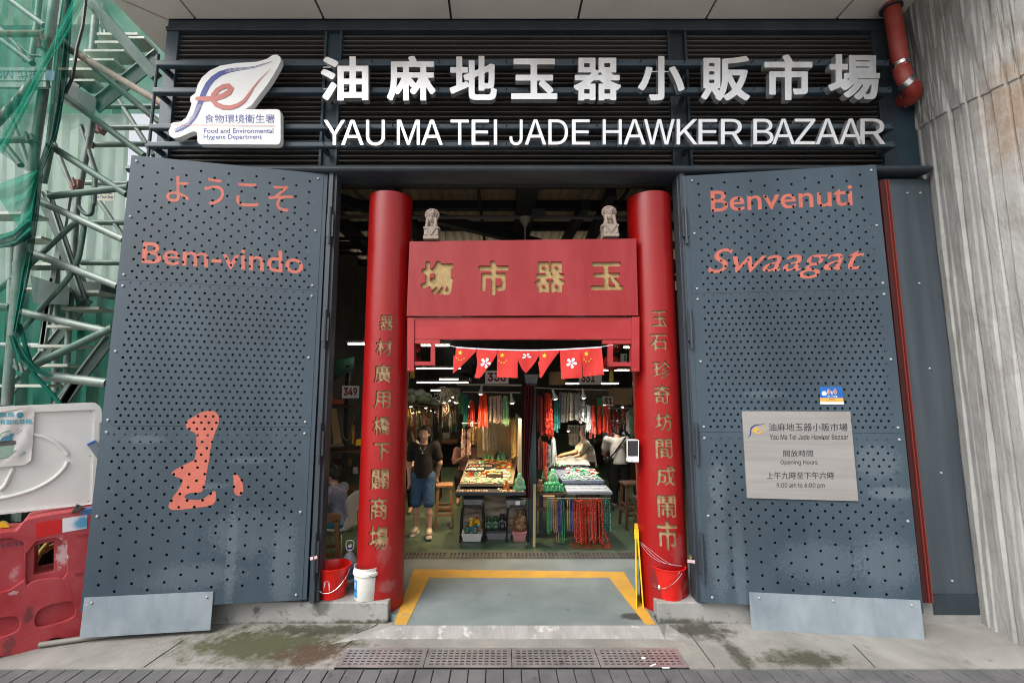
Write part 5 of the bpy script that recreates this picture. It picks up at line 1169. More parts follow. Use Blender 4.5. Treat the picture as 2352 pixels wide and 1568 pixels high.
for pts, r, m in (([(149, 108, YA), (375, 240, YA)], .052, RUST), ([(150, 95, YA + .2), (240, 176, YA + .2), (368, 283, YA + .2)], .048, GRNT), ([(147, 220, YA + .2), (332, 358, YA + .2)], .05, GRNT), ([(114, 334, YA), (292, 447, YA)], .052, GRNT), ([(114, 451, YA), (296, 430, YA)], .050, GRNT), ([(100, 466, YA), (285, 551, YA)], .054, GALT), ([(72, 580, YA), (272, 657, YA)], .054, GALT), ([(51, 717, YA), (243, 760, YA)], .054, GALT), ([(73, 841, YA - .1), (260, 752, YA - .1)], .052, GRNT),
                  ([(15, -5, YB), (103, 60, YB)], .05, GALT), ([(-5, 86, YB), (75, 146, YB)], .05, GRNT), ([(-5, 60, YC), (45, 110, YC), (60, 140, YC)], .05, GRNT), ([(-10, 285, YA - .15), (78, 186, YA - .15)], .055, GALT), ([(10, 332, YB), (48, 380, YB)], .05, GRNT), ([(27, 275, YB), (68, 385, YB)], .04, GALT), ([(-5, 665, YB), (35, 635, YB)], .05, GRNT), ([(270, 225, YC), (353, 358, YC)], .045, GALT), ([(186, 288, YB), (220, 395, YB), (216, 470, YB)], .035, GALT), ([(125, 330, YB), (165, 430, YB)], .035, GALT), ([(228, 462, YC), (285, 545, YC)], .04, GALT), ([(40, 100, YB), (70, 128, YB), (100, 130, YB)], .02, GRNT)):
    tb(pts, r, m, 'diagonal_brace')
tb([tuple(p) + (YA + .05,) for p in chaikin([(26, 784), (110, 690), (176, 620), (192, 530), (193, 518), (186, 508), (176, 510), (160, 522), (62, 614)], 2, False)], .036, GRNT, 'handrail')
tb([tuple(p) + (YB,) for p in chaikin([(170, 455), (190, 490), (208, 496), (214, 480), (217, 395)], 2, False)], .03, GRNT, 'handrail')
for p0, p1, w in (((158, 445), (96, 806), .075), ((206, 287), (172, 470), .06), ((120, 640), (98, 800), .05)):
    MB().beam(at(*p0, YB), at(*p1, YB), w, .04, (0, 1, 0)).build('rail_post', GALT, SC)
MB().beam(at(196, -8, YA), at(360, 178, YA), .13, .07, (0, 1, 0)).build('channel_beam', GPLT, SC, bevel=.004)
def flight(sa, sb, treads, m2=GALT, w=.24, ya=5.75, yb=6.5):
    for (p0, p1), y_ in ((sa, yb), (sb, ya)):
        b = MB(); A, B_ = at(*p0, y_), at(*p1, y_); b.beam(A + V((0, 0, -w / 2)), B_ + V((0, 0, -w / 2)), w, .02, (0, 1, 0)); b.build('stair_stringer', GPLT, SC)
        b = MB(); b.beam(A, B_, .02, .07, (0, 1, 0)); b.build('stringer_flange', GALT, SC)
    for (u0, u1, v) in treads:
        A, B_ = at(u0, v, ya + .25), at(u1, v, ya + .25); z = A.z; b = MB(); b.box(A.x, B_.x, ya + .02, ya + .28, z - .035, z); b.build('stair_tread', TREAD, SC)
flight(((162, 181), (275, 102)), ((218, 228), (358, 117)), [(250, 315, 122), (226, 316, 141), (195, 293, 161), (170, 264, 182), (204, 250, 207), (255, 345, 104), (318, 360, 112)])
b = MB(); b.hexa([at(140, 178, 5.7), at(222, 226, 5.7), at(216, 275, 5.7), at(142, 235, 5.7)], [at(140, 178, 6.3), at(222, 226, 6.3), at(216, 275, 6.3), at(142, 235, 6.3)]); b.build('landing', GPLT, SC)
flight(((96, 440), (204, 672)), ((110, 440), (190, 680)), [(-10, 110, 501), (74, 134, 555), (70, 156, 614), (66, 176, 668)], w=.14)
b = MB(); A = at(60, 668, 5.5); b.hexa([at(70, 632, 5.6), at(160, 660, 5.6), at(158, 700, 5.6), at(76, 696, 5.6)], [at(70, 632, 6.5), at(160, 660, 6.5), at(158, 700, 6.5), at(76, 696, 6.5)]); b.build('landing', GPLT, SC)
b = MB(); b.box(at(200, 655, 6.2).x, at(262, 655, 6.2).x, 6.0, 6.6, at(200, 675, 6.2).z, at(200, 655, 6.2).z); b.build('landing', GPLT, SC)
flight(((204, 672), (70, 838)), ((247, 770), (130, 925)), [(180, 262, 712), (148, 262, 752), (112, 225, 795), (96, 193, 838)], w=.17)
flight(((45, 862), (15, 905)), ((175, 866), (100, 985)), [(36, 150, 883), (210, 262, 675)], w=.12)
for u, v, y_ in ((106, 92, YA), (100, 105, YA), (98, 192, YA), (72, 320, YA), (240, 80, YC), (232, 300, YC), (178, 422, YB), (175, 432, YB), (205, 331, YC), (216, 296, YC), (60, 844, YA), (48, 838, YA)):
    p = at(u, v, y_ - .06); b = MB(); b.box(-.05, .05, -.04, .05, -.05, .05, T(*p) @ RY(u * .3)); b.tube([p + V((-.03, -.05, .07)), p + V((.02, -.05, -.07))], .018, 6); b.build('coupler', PNKT if u % 3 else GALT, SC, bevel=.008)
# plank with its maker's mark hung upside down
pk = qpx(ypl(5.15), -80, 106, 155, 200); b = MB(); b.slab(pk, 0, 1, 0, 1, -.04, 0); b.slab(pk, 0, 1, .30, .34, 0, .01); b.slab(pk, 0, 1, .80, .84, 0, .01)
PKM = mat('pale plank', (.40, .48, .44), rough=.6)
plk = b.build('toe_board', PKM, SC)
m = MB(); text_on(m, '現代', Quad(pk(.655, .43), pk(.92, .43), pk(.655, .74), pk(.92, .74)), .001, .002, rot180=True) if False else None
m = MB(); text_on(m, '現代', qpx(ypl(5.15), 42, 90, 163, 184), .001, .003, rot180=True); text_on(m, 'MO', qpx(ypl(5.15), -14, 30, 164, 182), .001, .003, INTER, rot180=True); m.prism([(103 + 0, 0)] if False else rrect(0, 1, 0, 1, .3), lambda a, b_, d: qpx(ypl(5.15), 104, 127, 162, 186)(a, b_, d), .0, .003)
m.build('lettering', mat('faded blue ink', (.08, .2, .26), rough=.6), plk)
nt_ = qpx4(ypl(6.45), (208, 460), (263, 462), (214, 432), (263, 430)); sgn = empty('step_notice', nt_(.5, 0), 'small white and yellow step warning notice tied in the scaffold', 'notice')
MB().slab(nt_, 0, 1, 0, 1, -.004, 0).build('sheet', mat('notice paper', (.62, .62, .5), rough=.6), sgn); m = MB(); text_on(m, 'Mind Your Step', Quad(nt_(.06, .12), nt_(.94, .12), nt_(.06, .42), nt_(.94, .42)), .001, .002); text_on(m, '小心梯級', Quad(nt_(.1, .5), nt_(.9, .5), nt_(.1, .88), nt_(.9, .88)), .001, .002); m.build('lettering', NAVY, sgn)
# nets
def loft(left, right, y, name, m, label, fold=.05, freq=5, na=24, ph=0.0):
    def ip(pl, t):
        k = t * (len(pl) - 1); i = min(int(k), len(pl) - 2); f = k - i; return [pl[i][j] * (1 - f) + pl[i + 1][j] * f for j in (0, 1)]
    def f(a, b):
        l, r = ip(left, b), ip(right, b); u = l[0] * (1 - a) + r[0] * a; v = l[1] * (1 - a) + r[1] * a
        return at(u, v, y + fold * math.sin(a * freq * 2 * PI + 3 * b + ph) + fold * .6 * math.sin(a * freq * 4.7 + b * 7 + ph))
    o = MB().grid(f, na, 30).build(name, m, smooth=True); return tag(o, label, 'net', 'green nets on the scaffold')
NG = net_mat('green scaffold net', (.02, .26, .18), .46, .5); NGD = net_mat('bunched green net', (.02, .16, .12), .86, .35); NGB = net_mat('doubled green net', (.03, .32, .22), .62, .5); NGT = net_mat('single net layer', (.05, .30, .22), .16, .5)
NBK = net_mat('pale backing net', (.46, .60, .50), .93, .62); NBG = net_mat('green backing net', (.16, .36, .26), .95, .6); NDK = net_mat('dark lower net', (.02, .14, .10), .9, .4)
loft([(-90, -60), (-90, 260)], [(420, -60), (400, 262)], 7.4, 'backing_net', NBG, 'green backing net stretched behind the upper scaffold stairs', .03, 9)
loft([(-90, -70), (-90, 60)], [(250, -70), (230, 56)], 7.3, 'backing_net', NBK, 'whitish backing net across the top of the scaffold', .03, 9)
loft([(-90, 240), (-90, 960)], [(300, 240), (262, 960)], 7.5, 'backing_net', NBK, 'pale green backing net behind the lower scaffold stairs', .035, 11, 40)
loft([(-60, 660), (-60, 960)], [(282, 650), (262, 960)], 7.1, 'lower_net', NDK, 'dark green net hung low behind the bottom flight of stairs', .05, 8)
loft([(-70, -20), (-70, 200), (-30, 330), (60, 392)], [(128, -20), (110, 111), (92, 250), (86, 395)], 5.1, 'scaffold_net', NG, 'sheer green net hung over the top of the scaffold and gathered at a knot', .03, 6)
loft([(146, -20), (125, 120), (116, 230), (104, 330), (84, 392)], [(170, -20), (162, 100), (156, 180), (134, 300), (98, 395)], 5.18, 'scaffold_net', NGD, 'dark bunched green net wound down the tall scaffold standard', .04, 3)
loft([(172, -10), (130, 75), (98, 140), (48, 235), (-10, 335)], [(203, -10), (152, 85), (120, 135), (70, 230), (8, 355)], 5.0, 'scaffold_net', NGB, 'narrow green net strip slanting across the scaffold', .02, 2)
loft([(84, 390), (30, 410), (-20, 430)], [(90, 395), (78, 500), (60, 548)], 5.05, 'scaffold_net', NGB, 'bright green net flaring out below the knot', .04, 3)
loft([(-20, 545), (30, 530), (66, 500)], [(-20, 572), (35, 566), (74, 545)], 4.98, 'scaffold_net', NGD, 'rolled green net fold sagging below the flared net', .05, 2)
loft([(80, 390), (66, 520), (50, 620), (28, 760)], [(100, 392), (88, 500), (74, 600), (40, 765)], 5.1, 'scaffold_net', NGD, 'twisted green net hanging down the lower standard', .04, 2)
loft([(198, -10), (200, 90), (190, 180), (160, 300)], [(258, -5), (330, 110), (362, 180), (300, 250)], 5.2, 'scaffold_net', NGT, 'single thin green net over the upper stairs', .03, 5)
loft([(100, 690), (150, 760), (120, 860)], [(262, 668), (262, 760), (247, 880)], 5.9, 'scaffold_net', NGT, 'single thin green net over the bottom stairs', .04, 5)
loft([(-80, 420), (-80, 900)], [(120, 400), (60, 880)], 5.12, 'scaffold_net', NGT, 'single sheer green net over the lower standard', .04, 6)
loft([(20, 770), (40, 830), (70, 850), (110, 868)], [(36, 770), (62, 815), (90, 846), (125, 862)], 5.0, 'scaffold_net', NGD, 'wrung green net end tied to the bottom pipe', .02, 2)
b = MB(); b.tube([at(u, v, 5.2) for u, v in ((197, 0), (190, 60), (177, 110), (166, 180), (150, 215))], .018, 6); b.build('tie_rope', BLACK, SC, smooth=True)
b = MB(); b.tube([at(u, v, 5.15) for u, v in ((45, 745), (60, 800), (78, 860), (120, 905), (190, 990))], .022, 6); b.build('tie_rope', NGD, SC, smooth=True)
# ================================================================== inside the hall
HX0, HX1, HY0, HY1 = -3.84, 6.6, 4.92, 24.0
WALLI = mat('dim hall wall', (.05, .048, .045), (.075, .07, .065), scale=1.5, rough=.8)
RSH = net_mat('translucent roof sheet', (.36, .29, .19), 1.2, .16)
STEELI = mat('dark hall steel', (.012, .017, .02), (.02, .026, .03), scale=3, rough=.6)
for x0, x1, y0, y1 in ((HX0 - .1, HX0, HY0, HY1), (HX1, HX1 + .1, HY0, HY1), (HX0, HX1, HY1, HY1 + .1), (4.75, HX1 + .1, HY0 - .1, HY0)):
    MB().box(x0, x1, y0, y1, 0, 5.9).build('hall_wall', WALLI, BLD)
# roof: corrugated sheets seen from below, purlins, rafters, a brace
def zroof(y): return 5.50 + .035 * (y - 5)
b = MB(); n = 230; xs = [HX0 + (HX1 - HX0) * i / n for i in range(n + 1)]
vs = []; fs = []
for j, y in enumerate((HY0 - .15, HY1)):
    vs += [(x, y, zroof(y) + (.03 if i % 4 < 2 else 0)) for i, x in enumerate(xs)]
b.add(vs, [(i, i + 1, n + 2 + i, n + 1 + i) for i in range(n)]); b.build('roof_sheet', RSH, BLD, fix=False)
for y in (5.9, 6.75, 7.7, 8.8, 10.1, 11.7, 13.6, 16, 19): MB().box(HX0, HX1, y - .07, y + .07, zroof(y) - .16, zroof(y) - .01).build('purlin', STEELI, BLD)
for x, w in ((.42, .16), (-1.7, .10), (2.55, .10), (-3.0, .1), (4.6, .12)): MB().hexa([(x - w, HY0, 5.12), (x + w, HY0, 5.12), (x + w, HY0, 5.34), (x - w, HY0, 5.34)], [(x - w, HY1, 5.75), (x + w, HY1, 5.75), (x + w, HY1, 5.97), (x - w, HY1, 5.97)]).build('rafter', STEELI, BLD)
for p, q in ((at(995, 500, 7.2), at(1240, 560, 8.2)), (at(760, 452, 6.6), at(850, 480, 7.6)), (at(1345, 470, 6.6), at(1295, 560, 9.0)), (at(1405, 440, 6.4), at(1350, 560, 9))): MB().beam(p, q, .14, .16).build('roof_brace', STEELI, BLD)
for x in (-.35, 2.0): MB().tube([(x, HY0 + .2, 5.25), (x, 12, 5.5)], .03, 8).build('roof_conduit', STEELI, BLD)
MB().tube([at(772, 498, 7.0), at(1442, 500, 7.0)], .034, 8).build('service_pipe', mat('dull pipe', (.13, .125, .12), rough=.6), BLD)
MB().beam(at(772, 548, 7.2), at(860, 548, 7.2), .05, .05).build('cable_tray', STEELI, BLD); MB().beam(at(772, 582, 7.2), at(860, 584, 7.2), .05, .05).build('cable_tray', STEELI, BLD)
fn = empty('ceiling_fan', at(1206, 508, 6.9), 'pale ceiling fan mount and rod hanging above the red name board', 'ceiling fan'); IVORY = mat('ivory enamel', (.36, .34, .28), rough=.4)
c = at(1206, 520, 6.9); MB().lathe([(0, 0), (.03, 0), (.055, .05), (.09, .10), (.095, .14), (0, .14)], c, 16).build('canopy_cup', IVORY, fn, smooth=True); MB().tube([c, c - V((0, 0, .95))], .016, 8).build('down_rod', IVORY, fn)
b = MB(); b.lathe([(0, -.12), (.12, -.1), (.13, 0), (.1, .05), (0, .05)], c - V((0, 0, .95)), 16); b.build('motor', IVORY, fn, smooth=True)
for k in range(3): MB().box(.12, .6, -.06, .06, -.01, .0, T(*(c - V((0, 0, .98)))) @ RZ(k * 2.1 + .3)).build('fan_blade', IVORY, fn)
tag(MB().box(-.10, .10, -.04, .04, -.07, .07, T(*at(1237, 491, 6.95))).build('junction_box', mat('grey box', (.07, .075, .09), rough=.5)), 'small grey junction box on the service pipe near the fan', 'junction box')

# ------------------------------------------------------------------ lamps
TUBE = emat('tube light', (1, .92, .76), 12.0); HOUS = mat('lamp housing', (.35, .34, .30), rough=.5)
def tube_light(u0, u1, v, y, label):
    a, c = at(u0, v, y), at(u1, v, y); r = empty('tube_light', (a + c) / 2, label, 'tube light', 'tube lights hanging in the hall')
    MB().tube([a, (a.x * .5 + c.x * .5, y, a.z), c], .013, 8).build('tube', TUBE, r)
    b = MB(); b.box(a.x - .02, c.x + .02, y - .05, y + .05, a.z + .022, a.z + .06); b.build('housing', HOUS, r)
    for x in (a.x + .1, c.x - .1): MB().tube([(x, y, a.z + .06), (x, y, min(5.3, a.z + 2.6))], .004, 4).build('hanger', STEELI, r)
for a in ((962, 1032, 793.5, 8.4, 'white tube light above the flag string near the fretwork bracket'), (956, 1058, 846, 12.2, 'long white tube light just under the first flag'), (958, 1075, 878.5, 10.9, 'long white tube light above the man in black'), (990, 1055, 896.5, 15, 'distant white tube light second below the first flag'), (1014, 1057, 909.5, 18.5, 'small far tube light deep in the aisle'),
          (1385, 1456, 850, 12.2, 'white tube light behind the red lantern tassel'), (1300, 1420, 881, 11, 'long white tube light crossing behind the stall sign 331'), (1432, 1475, 798, 8.6, 'short bright tube light seen in the fretwork by the lantern'), (1036, 1056, 921, 22, 'tiny farthest tube light at the end of the aisle'), (800, 848, 790, 7.6, 'white tube light over the storage rack behind the column of nine characters'), (1010, 1052, 871, 13.5, 'white tube light between the two long ones over the aisle')): tube_light(*a)
WARM = emat('warm bulb', (1, .80, .50), 22.0); COOL = emat('white bulb', (1, .95, .86), 22.0)
def spot(u, v, y, warm, power, label, tilt=(0, 0), size=1.0, real=True):
    p = at(u, v, y); r = empty('spot_lamp', p, label, 'spot lamp', 'spot lamps over the stalls'); k = size
    M_ = T(*p) @ RX(tilt[0]) @ RY(tilt[1])
    b = MB(); b.lathe([(.018 * k, .15 * k), (.02 * k, .08 * k), (.03 * k, .05 * k), (.055 * k, .005 * k), (.052 * k, .005 * k), (.026 * k, .05 * k)], (0, 0, 0), 14, M_); b.build('shade', HOUS, r, smooth=True)
    b = MB(); b.ball((0, 0, .012 * k), (.04 * k, .04 * k, .02 * k), 10, 6, None); b.v = [tuple(M_ @ V(q)) for q in b.v]; b.build('bulb', WARM if warm else COOL, r, smooth=True)
    if real:
        l = bpy.data.lights.new('lamp_glow', 'SPOT'); l.energy = power * 2.4; l.spot_size = R(115); l.spot_blend = .8; l.shadow_soft_size = .05; l.color = (1, .70, .38) if warm else (1, .90, .76)
        o = bpy.data.objects.new('lamp_glow', l); COL.objects.link(o); o.parent = r; o.matrix_parent_inverse = ORIG[r.name].inverted(); o.matrix_basis = M_ @ T(0, 0, -.02)
spot(1104, 905, 6.95, True, 26, 'chrome spot lamp between the green and coral beads of the warm stall', (.15, .1)); spot(1177, 926, 7.0, True, 26, 'chrome spot lamp beside the green bead bunch of the warm stall', (.1, -.15)); spot(1047, 925, 7.8, True, 14, 'chrome spot lamp at the aisle end of the warm stall', (0, .2)); spot(1079, 934, 7.9, True, 14, 'small spot lamp behind the dark coral beads', (0, .1), .8)
spot(1276, 916, 6.8, False, 20, 'white spot lamp tilted over the long coral beads', (.1, -.3)); spot(1341, 914, 6.95, False, 20, 'white spot lamp by the black and white bead strings', (.1, -.1)); spot(1306, 990, 8.5, True, 10, 'round warm lamp glowing behind the silver chains', (0, 0), .8); spot(1388, 930, 8.6, False, 8, 'small white lamp above the coral bunches', (0, 0), .6)
for k, (u, v, y) in enumerate(((944, 934, 9.2), (948, 948, 9.0), (978, 937, 9.4), (990, 943, 9.6), (997, 947, 9.9), (962, 946, 9.6), (1033, 920, 10.5), (1040, 912, 10.8))):
    spot(u, v, y, True, 9, ['small warm lamp by the column over the aisle stall', 'low warm lamp over the aisle stall beside the column', 'warm lamp above the hanging gold strings', 'warm lamp second along the gold strings', 'warm lamp at the far end of the gold strings', 'warm lamp between the gold strings and the column', 'far warm lamp at the stall corner', 'topmost far warm lamp at the stall corner'][k], (0, 0), .7, k in (0, 2, 6))

# ------------------------------------------------------------------ beads
def bead_mat(name, c, c2=None, rough=.25, sc=60): return mat(name, c, c2, scale=sc, lo=.45, hi=.55, rough=rough, coat=.3)
CORAL = mat('coral beads', (.60, .040, .012), (.46, .018, .008), scale=60, lo=.45, hi=.55, rough=.42); CORALD = bead_mat('dark coral beads', (.36, .012, .01), (.5, .03, .015)); TEALB = bead_mat('teal stone beads', (.01, .22, .19), (.02, .13, .12)); GREENB = bead_mat('jade green beads', (.03, .30, .09), (.05, .40, .16)); PALEG = bead_mat('pale jade beads', (.16, .36, .20), (.22, .42, .27))
PEARL = bead_mat('pearl beads', (.62, .56, .46), (.5, .42, .33)); PINK = bead_mat('rose quartz beads', (.62, .38, .32), (.66, .48, .42)); GOLDB = bead_mat('golden beads', (.42, .30, .10), (.3, .2, .06)); SILV = bead_mat('silver grey beads', (.42, .42, .40), (.22, .22, .2)); BLKW = bead_mat('black and white beads', (.6, .6, .58), (.02, .02, .02), sc=25); NAVB = bead_mat('lapis beads', (.012, .02, .14), (.02, .05, .3)); IRID = bead_mat('iridescent beads', (.3, .12, .35), (.1, .35, .3), sc=40); AMBB = bead_mat('amber beads', (.35, .14, .02), (.5, .26, .04)); YELB = bead_mat('yellow beads', (.55, .33, .02), (.6, .4, .05)); ICE = bead_mat('ice white beads', (.62, .68, .66), (.75, .78, .75)); DKRED = bead_mat('garnet beads', (.12, .008, .008), (.2, .01, .01)); PBLUE = bead_mat('pale blue beads', (.50, .62, .66), (.6, .7, .7))
def necklaces(u0, u1, v0, v1, y, m, n, r, label, group, width=.022, jit=.05, chip=False, lenj=.13, taper=.0):
    """n separate bead necklaces hanging side by side from a rail"""
    z0, z1 = at((u0 + u1) / 2, v0, y).z, at((u0 + u1) / 2, v1, y).z; L_ = z0 - z1; X0, X1 = at(u0, (v0 + v1) / 2, y).x, at(u1, (v0 + v1) / 2, y).x
    b = MB(); st = r * 1.85; k = int(L_ / st); hw = max(width / 2, r)
    pts = [(-hw * min(1, .35 + i / 4), 0, -i * st) for i in range(k)] + [(hw * min(1, .35 + i / 4), 0, -i * st) for i in range(k)] + [(hw * math.cos(a), 0, -k * st - hw * .8 * math.sin(a)) for a in np.linspace(.2, PI - .2, max(2, int(PI * hw / st)))]
    for i, p in enumerate(pts):
        rr = r * random.uniform(.85, 1.1); b.ball((p[0] + random.uniform(-1, 1) * r * .15, random.uniform(-1, 1) * r * .4, p[2]), (rr, rr, rr * (.8 if not chip else .55)), 6, 4)
    proto = b.build('bead_necklace', m, smooth=True); tag(proto, label, 'necklace', group); xc = (X0 + X1) / 2
    for i in range(n):
        o = proto if i == 0 else proto.copy()
        if i: COL.objects.link(o)
        x = X0 + (X1 - X0) * (i + .5) / n + random.uniform(-.15, .15) * (X1 - X0) / n; xt = xc + (x - xc) * (1 - taper)
        o.location = (xt, y + random.uniform(-jit, jit), z0 - random.uniform(0, .05) * L_); o.rotation_euler = (random.uniform(-.02, .02), -math.atan2(x - xt, L_) + random.uniform(-.012, .012), random.uniform(-.9, .9)); o.scale = (1, 1, .97 - random.uniform(0, lenj))
    return proto
Q1 = lambda x, y: (1004.9 + x * .3114, 803.9 + y * .3114)
Q2 = lambda x, y: (1177.1 + x * .3111, 803.9 + y * .3111)
def nk(Q, x0, x1, y0, y1, y, *a, **k): (u0, v0), (u1, v1) = Q(x0, y0), Q(x1, y1); return necklaces(u0, u1, v0, v1, y, *a, **k)
nk(Q1, 155, 190, 312, 492, 7.5, GREENB, 3, .0075, 'bright jade bead necklace at the aisle end of the warm stall rail', 'jade necklaces at the warm stall end')
nk(Q1, 190, 224, 325, 580, 7.45, TEALB, 3, .009, 'teal stone bead necklace beside the bright jade ones', 'teal necklaces of the warm stall')
nk(Q1, 222, 284, 375, 575, 7.4, CORALD, 5, .0085, 'dark coral bead necklace in the shorter bunch of the warm stall', 'dark coral necklaces of the warm stall', taper=.55)
nk(Q1, 284, 390, 320, 580, 7.3, CORAL, 7, .0105, 'orange coral bead necklace in the big bunch of the warm stall', 'orange coral necklaces of the warm stall', taper=.55)
nk(Q1, 380, 432, 335, 540, 7.35, PEARL, 5, .0065, 'cream pearl necklace hanging beside the orange coral bunch', 'pearl necklaces of the warm stall'); nk(Q1, 432, 470, 335, 538, 7.35, PINK, 4, .0065, 'rosy quartz necklace between the pearls and the green bunch', 'rosy necklaces of the warm stall')
nk(Q1, 470, 532, 335, 560, 7.3, PALEG, 7, .006, 'soft green fine bead necklace in the dense bunch by the red curtain', 'soft green necklaces of the warm stall', taper=.55)
nk(Q1, 180, 206, 575, 800, 7.6, PINK, 2, .007, 'long rosy bead necklace hanging in front of the vendor', 'long rosy necklaces before the vendor'); nk(Q1, 222, 246, 575, 790, 7.6, PINK, 2, .007, 'long pale rosy necklace hanging beside the vendor', 'long pale necklaces beside the vendor')
nk(Q1, 246, 332, 560, 705, 8.0, GOLDB, 8, .006, 'short gold bead necklace on the lower row near the vendor', 'gold necklaces of the lower row'); nk(Q1, 330, 372, 545, 745, 7.9, PEARL, 4, .0065, 'long pearl rope on the lower row before the plywood', 'pearl ropes of the lower row'); nk(Q1, 372, 438, 535, 740, 7.9, SILV, 6, .006, 'long grey bead rope on the lower row before the plywood', 'grey ropes of the lower row')
nk(Q1, 515, 560, 490, 700, 7.9, AMBB, 4, .009, 'mottled amber stone necklace hanging on the stall side', 'amber necklaces on the stall side', chip=True); nk(Q1, 548, 612, 500, 830, 7.6, GOLDB, 6, .010, 'long mottled gold green stone necklace on the stall side by the curtain', 'gold green necklaces by the curtain', chip=True)
# right-hand stall
nk(Q2, 185, 222, 330, 640, 7.1, CORALD, 3, .0095, 'long dark coral necklace at the post end of the bright stall', 'dark coral necklaces of the bright stall'); nk(Q2, 224, 306, 310, 670, 7.0, CORAL, 5, .0115, 'long orange coral necklace with big beads beside the post', 'orange coral necklaces of the bright stall', taper=.55)
nk(Q2, 306, 350, 375, 605, 7.2, TEALB, 4, .010, 'dark teal bead necklace between the coral and the silver chains', 'teal necklaces of the bright stall'); nk(Q2, 345, 395, 305, 545, 7.3, SILV, 4, .0065, 'silver grey bead chain in the curtain of chains', 'silver chains of the bright stall'); nk(Q2, 395, 450, 308, 540, 7.3, PEARL, 4, .0065, 'champagne pearl chain in the curtain of chains', 'champagne chains of the bright stall'); nk(Q2, 450, 500, 312, 520, 7.3, SILV, 4, .006, 'fine silver bead chain by the black and white strings', 'fine silver chains of the bright stall')
nk(Q2, 500, 536, 360, 540, 7.25, BLKW, 3, .009, 'black and white bead necklace under the white lamp', 'black and white necklaces'); nk(Q2, 545, 580, 405, 615, 7.3, PBLUE, 4, .0065, 'pale blue bead necklace beside the coral bunches', 'pale blue necklaces'); nk(Q2, 568, 622, 405, 645, 7.35, CORAL, 4, .010, 'coral and teal bead necklace in the bunch by the pale blue one', 'coral bunch by the pale blue beads', taper=.55); nk(Q2, 625, 672, 350, 470, 7.7, GREENB, 4, .007, 'small green bead necklace above the coral bunches', 'green necklaces above the coral'); nk(Q2, 622, 672, 410, 625, 7.4, CORAL, 4, .010, 'coral necklace in the middle coral bunch', 'middle coral bunch', taper=.55); nk(Q2, 655, 735, 410, 635, 7.3, CORAL, 6, .009, 'coral necklace in the fullest coral bunch by the aisle', 'fullest coral bunch', taper=.55); nk(Q2, 735, 795, 440, 605, 8.2, CORALD, 5, .009, 'deep red necklace hanging behind the aisle side coral', 'deep red necklaces behind', taper=.55)
nk(Q2, 415, 490, 560, 715, 7.9, PEARL, 7, .0065, 'pearl necklace on the inner row over the counter', 'pearls of the inner row'); nk(Q2, 500, 540, 562, 705, 7.8, PINK, 4, .0085, 'rosy crystal necklace on the inner row before the woman', 'rosy crystals of the inner row')
nk(Q2, 225, 252, 680, 980, 6.95, CORAL, 2, .0095, 'very long coral necklace trailing down to the jade figures', 'trailing coral necklaces'); nk(Q2, 255, 278, 690, 880, 7.0, BLKW, 3, .006, 'black speckled necklace next to the white bead pile', 'black speckled necklaces'); nk(Q2, 190, 212, 640, 905, 7.0, DKRED, 2, .009, 'garnet red necklace against the dark post', 'garnet necklaces by the post'); nk(Q2, 278, 326, 640, 850, 7.15, ICE, 7, .007, 'ice white crystal necklace in the cone shaped bunch', 'ice white crystal bunch', width=.03, taper=.8)
nk(Q2, 835, 872, 455, 615, 8.6, ICE, 5, .007, 'white crystal necklace hanging near the dispenser', 'white crystals near the dispenser', taper=.7); nk(Q2, 874, 902, 430, 655, 8.4, PALEG, 4, .007, 'pale green necklace hanging behind the dispenser', 'pale green necklaces behind the dispenser'); nk(Q2, 800, 835, 460, 600, 9, DKRED, 5, .007, 'dim garnet necklace in the dark back row', 'dim garnet back row')
for x0, x1, y1, m, r, lab, grp, n in ((256, 272, 1360, GREENB, .008, 'dark green necklace on a hook under the jade figures', 'green necklaces under the figures', 2), (280, 302, 1345, IRID, .009, 'iridescent bead necklace on a hook under the jade figures', 'iridescent necklaces', 2), (303, 326, 1360, AMBB, .008, 'bronze bead necklace on a hook under the tray', 'bronze necklaces under the tray', 2), (318, 340, 1440, DKRED, .008, 'longest garnet necklace reaching nearly to the floor', 'longest garnet necklaces', 1), (332, 380, 1355, NAVB, .008, 'navy lapis necklace on a hook under the tray', 'navy necklaces under the tray', 4), (345, 382, 1435, GREENB, .006, 'fine dark green necklace behind the navy ones', 'fine dark green necklaces', 2), (404, 426, 1350, YELB, .009, 'yellow bead necklace alone on its hook', 'yellow necklace', 1), (428, 456, 1350, NAVB, .008, 'blue and white bead necklace by the yellow one', 'blue necklaces by the yellow', 2),
                                      (466, 510, 1435, CORAL, .0135, 'long coral rope with barrel beads, first big bundle under the tray', 'first big coral ropes', 3), (512, 556, 1438, CORAL, .0135, 'long coral rope with barrel beads in the second bundle', 'second big coral ropes', 3), (572, 616, 1430, CORAL, .0135, 'long coral rope with barrel beads in the third bundle', 'third big coral ropes', 3), (618, 660, 1425, CORAL, .0135, 'long coral rope with barrel beads nearest the turquoise ones', 'fourth big coral ropes', 2), (680, 718, 1350, TEALB, .011, 'turquoise chip necklace at the aisle end of the tray', 'turquoise chip necklaces', 4)):
    nk(Q2, x0, x1, 1098, y1, 6.55, m, n, r, lab, grp, width=.05 if r > .013 else .03, jit=.03)
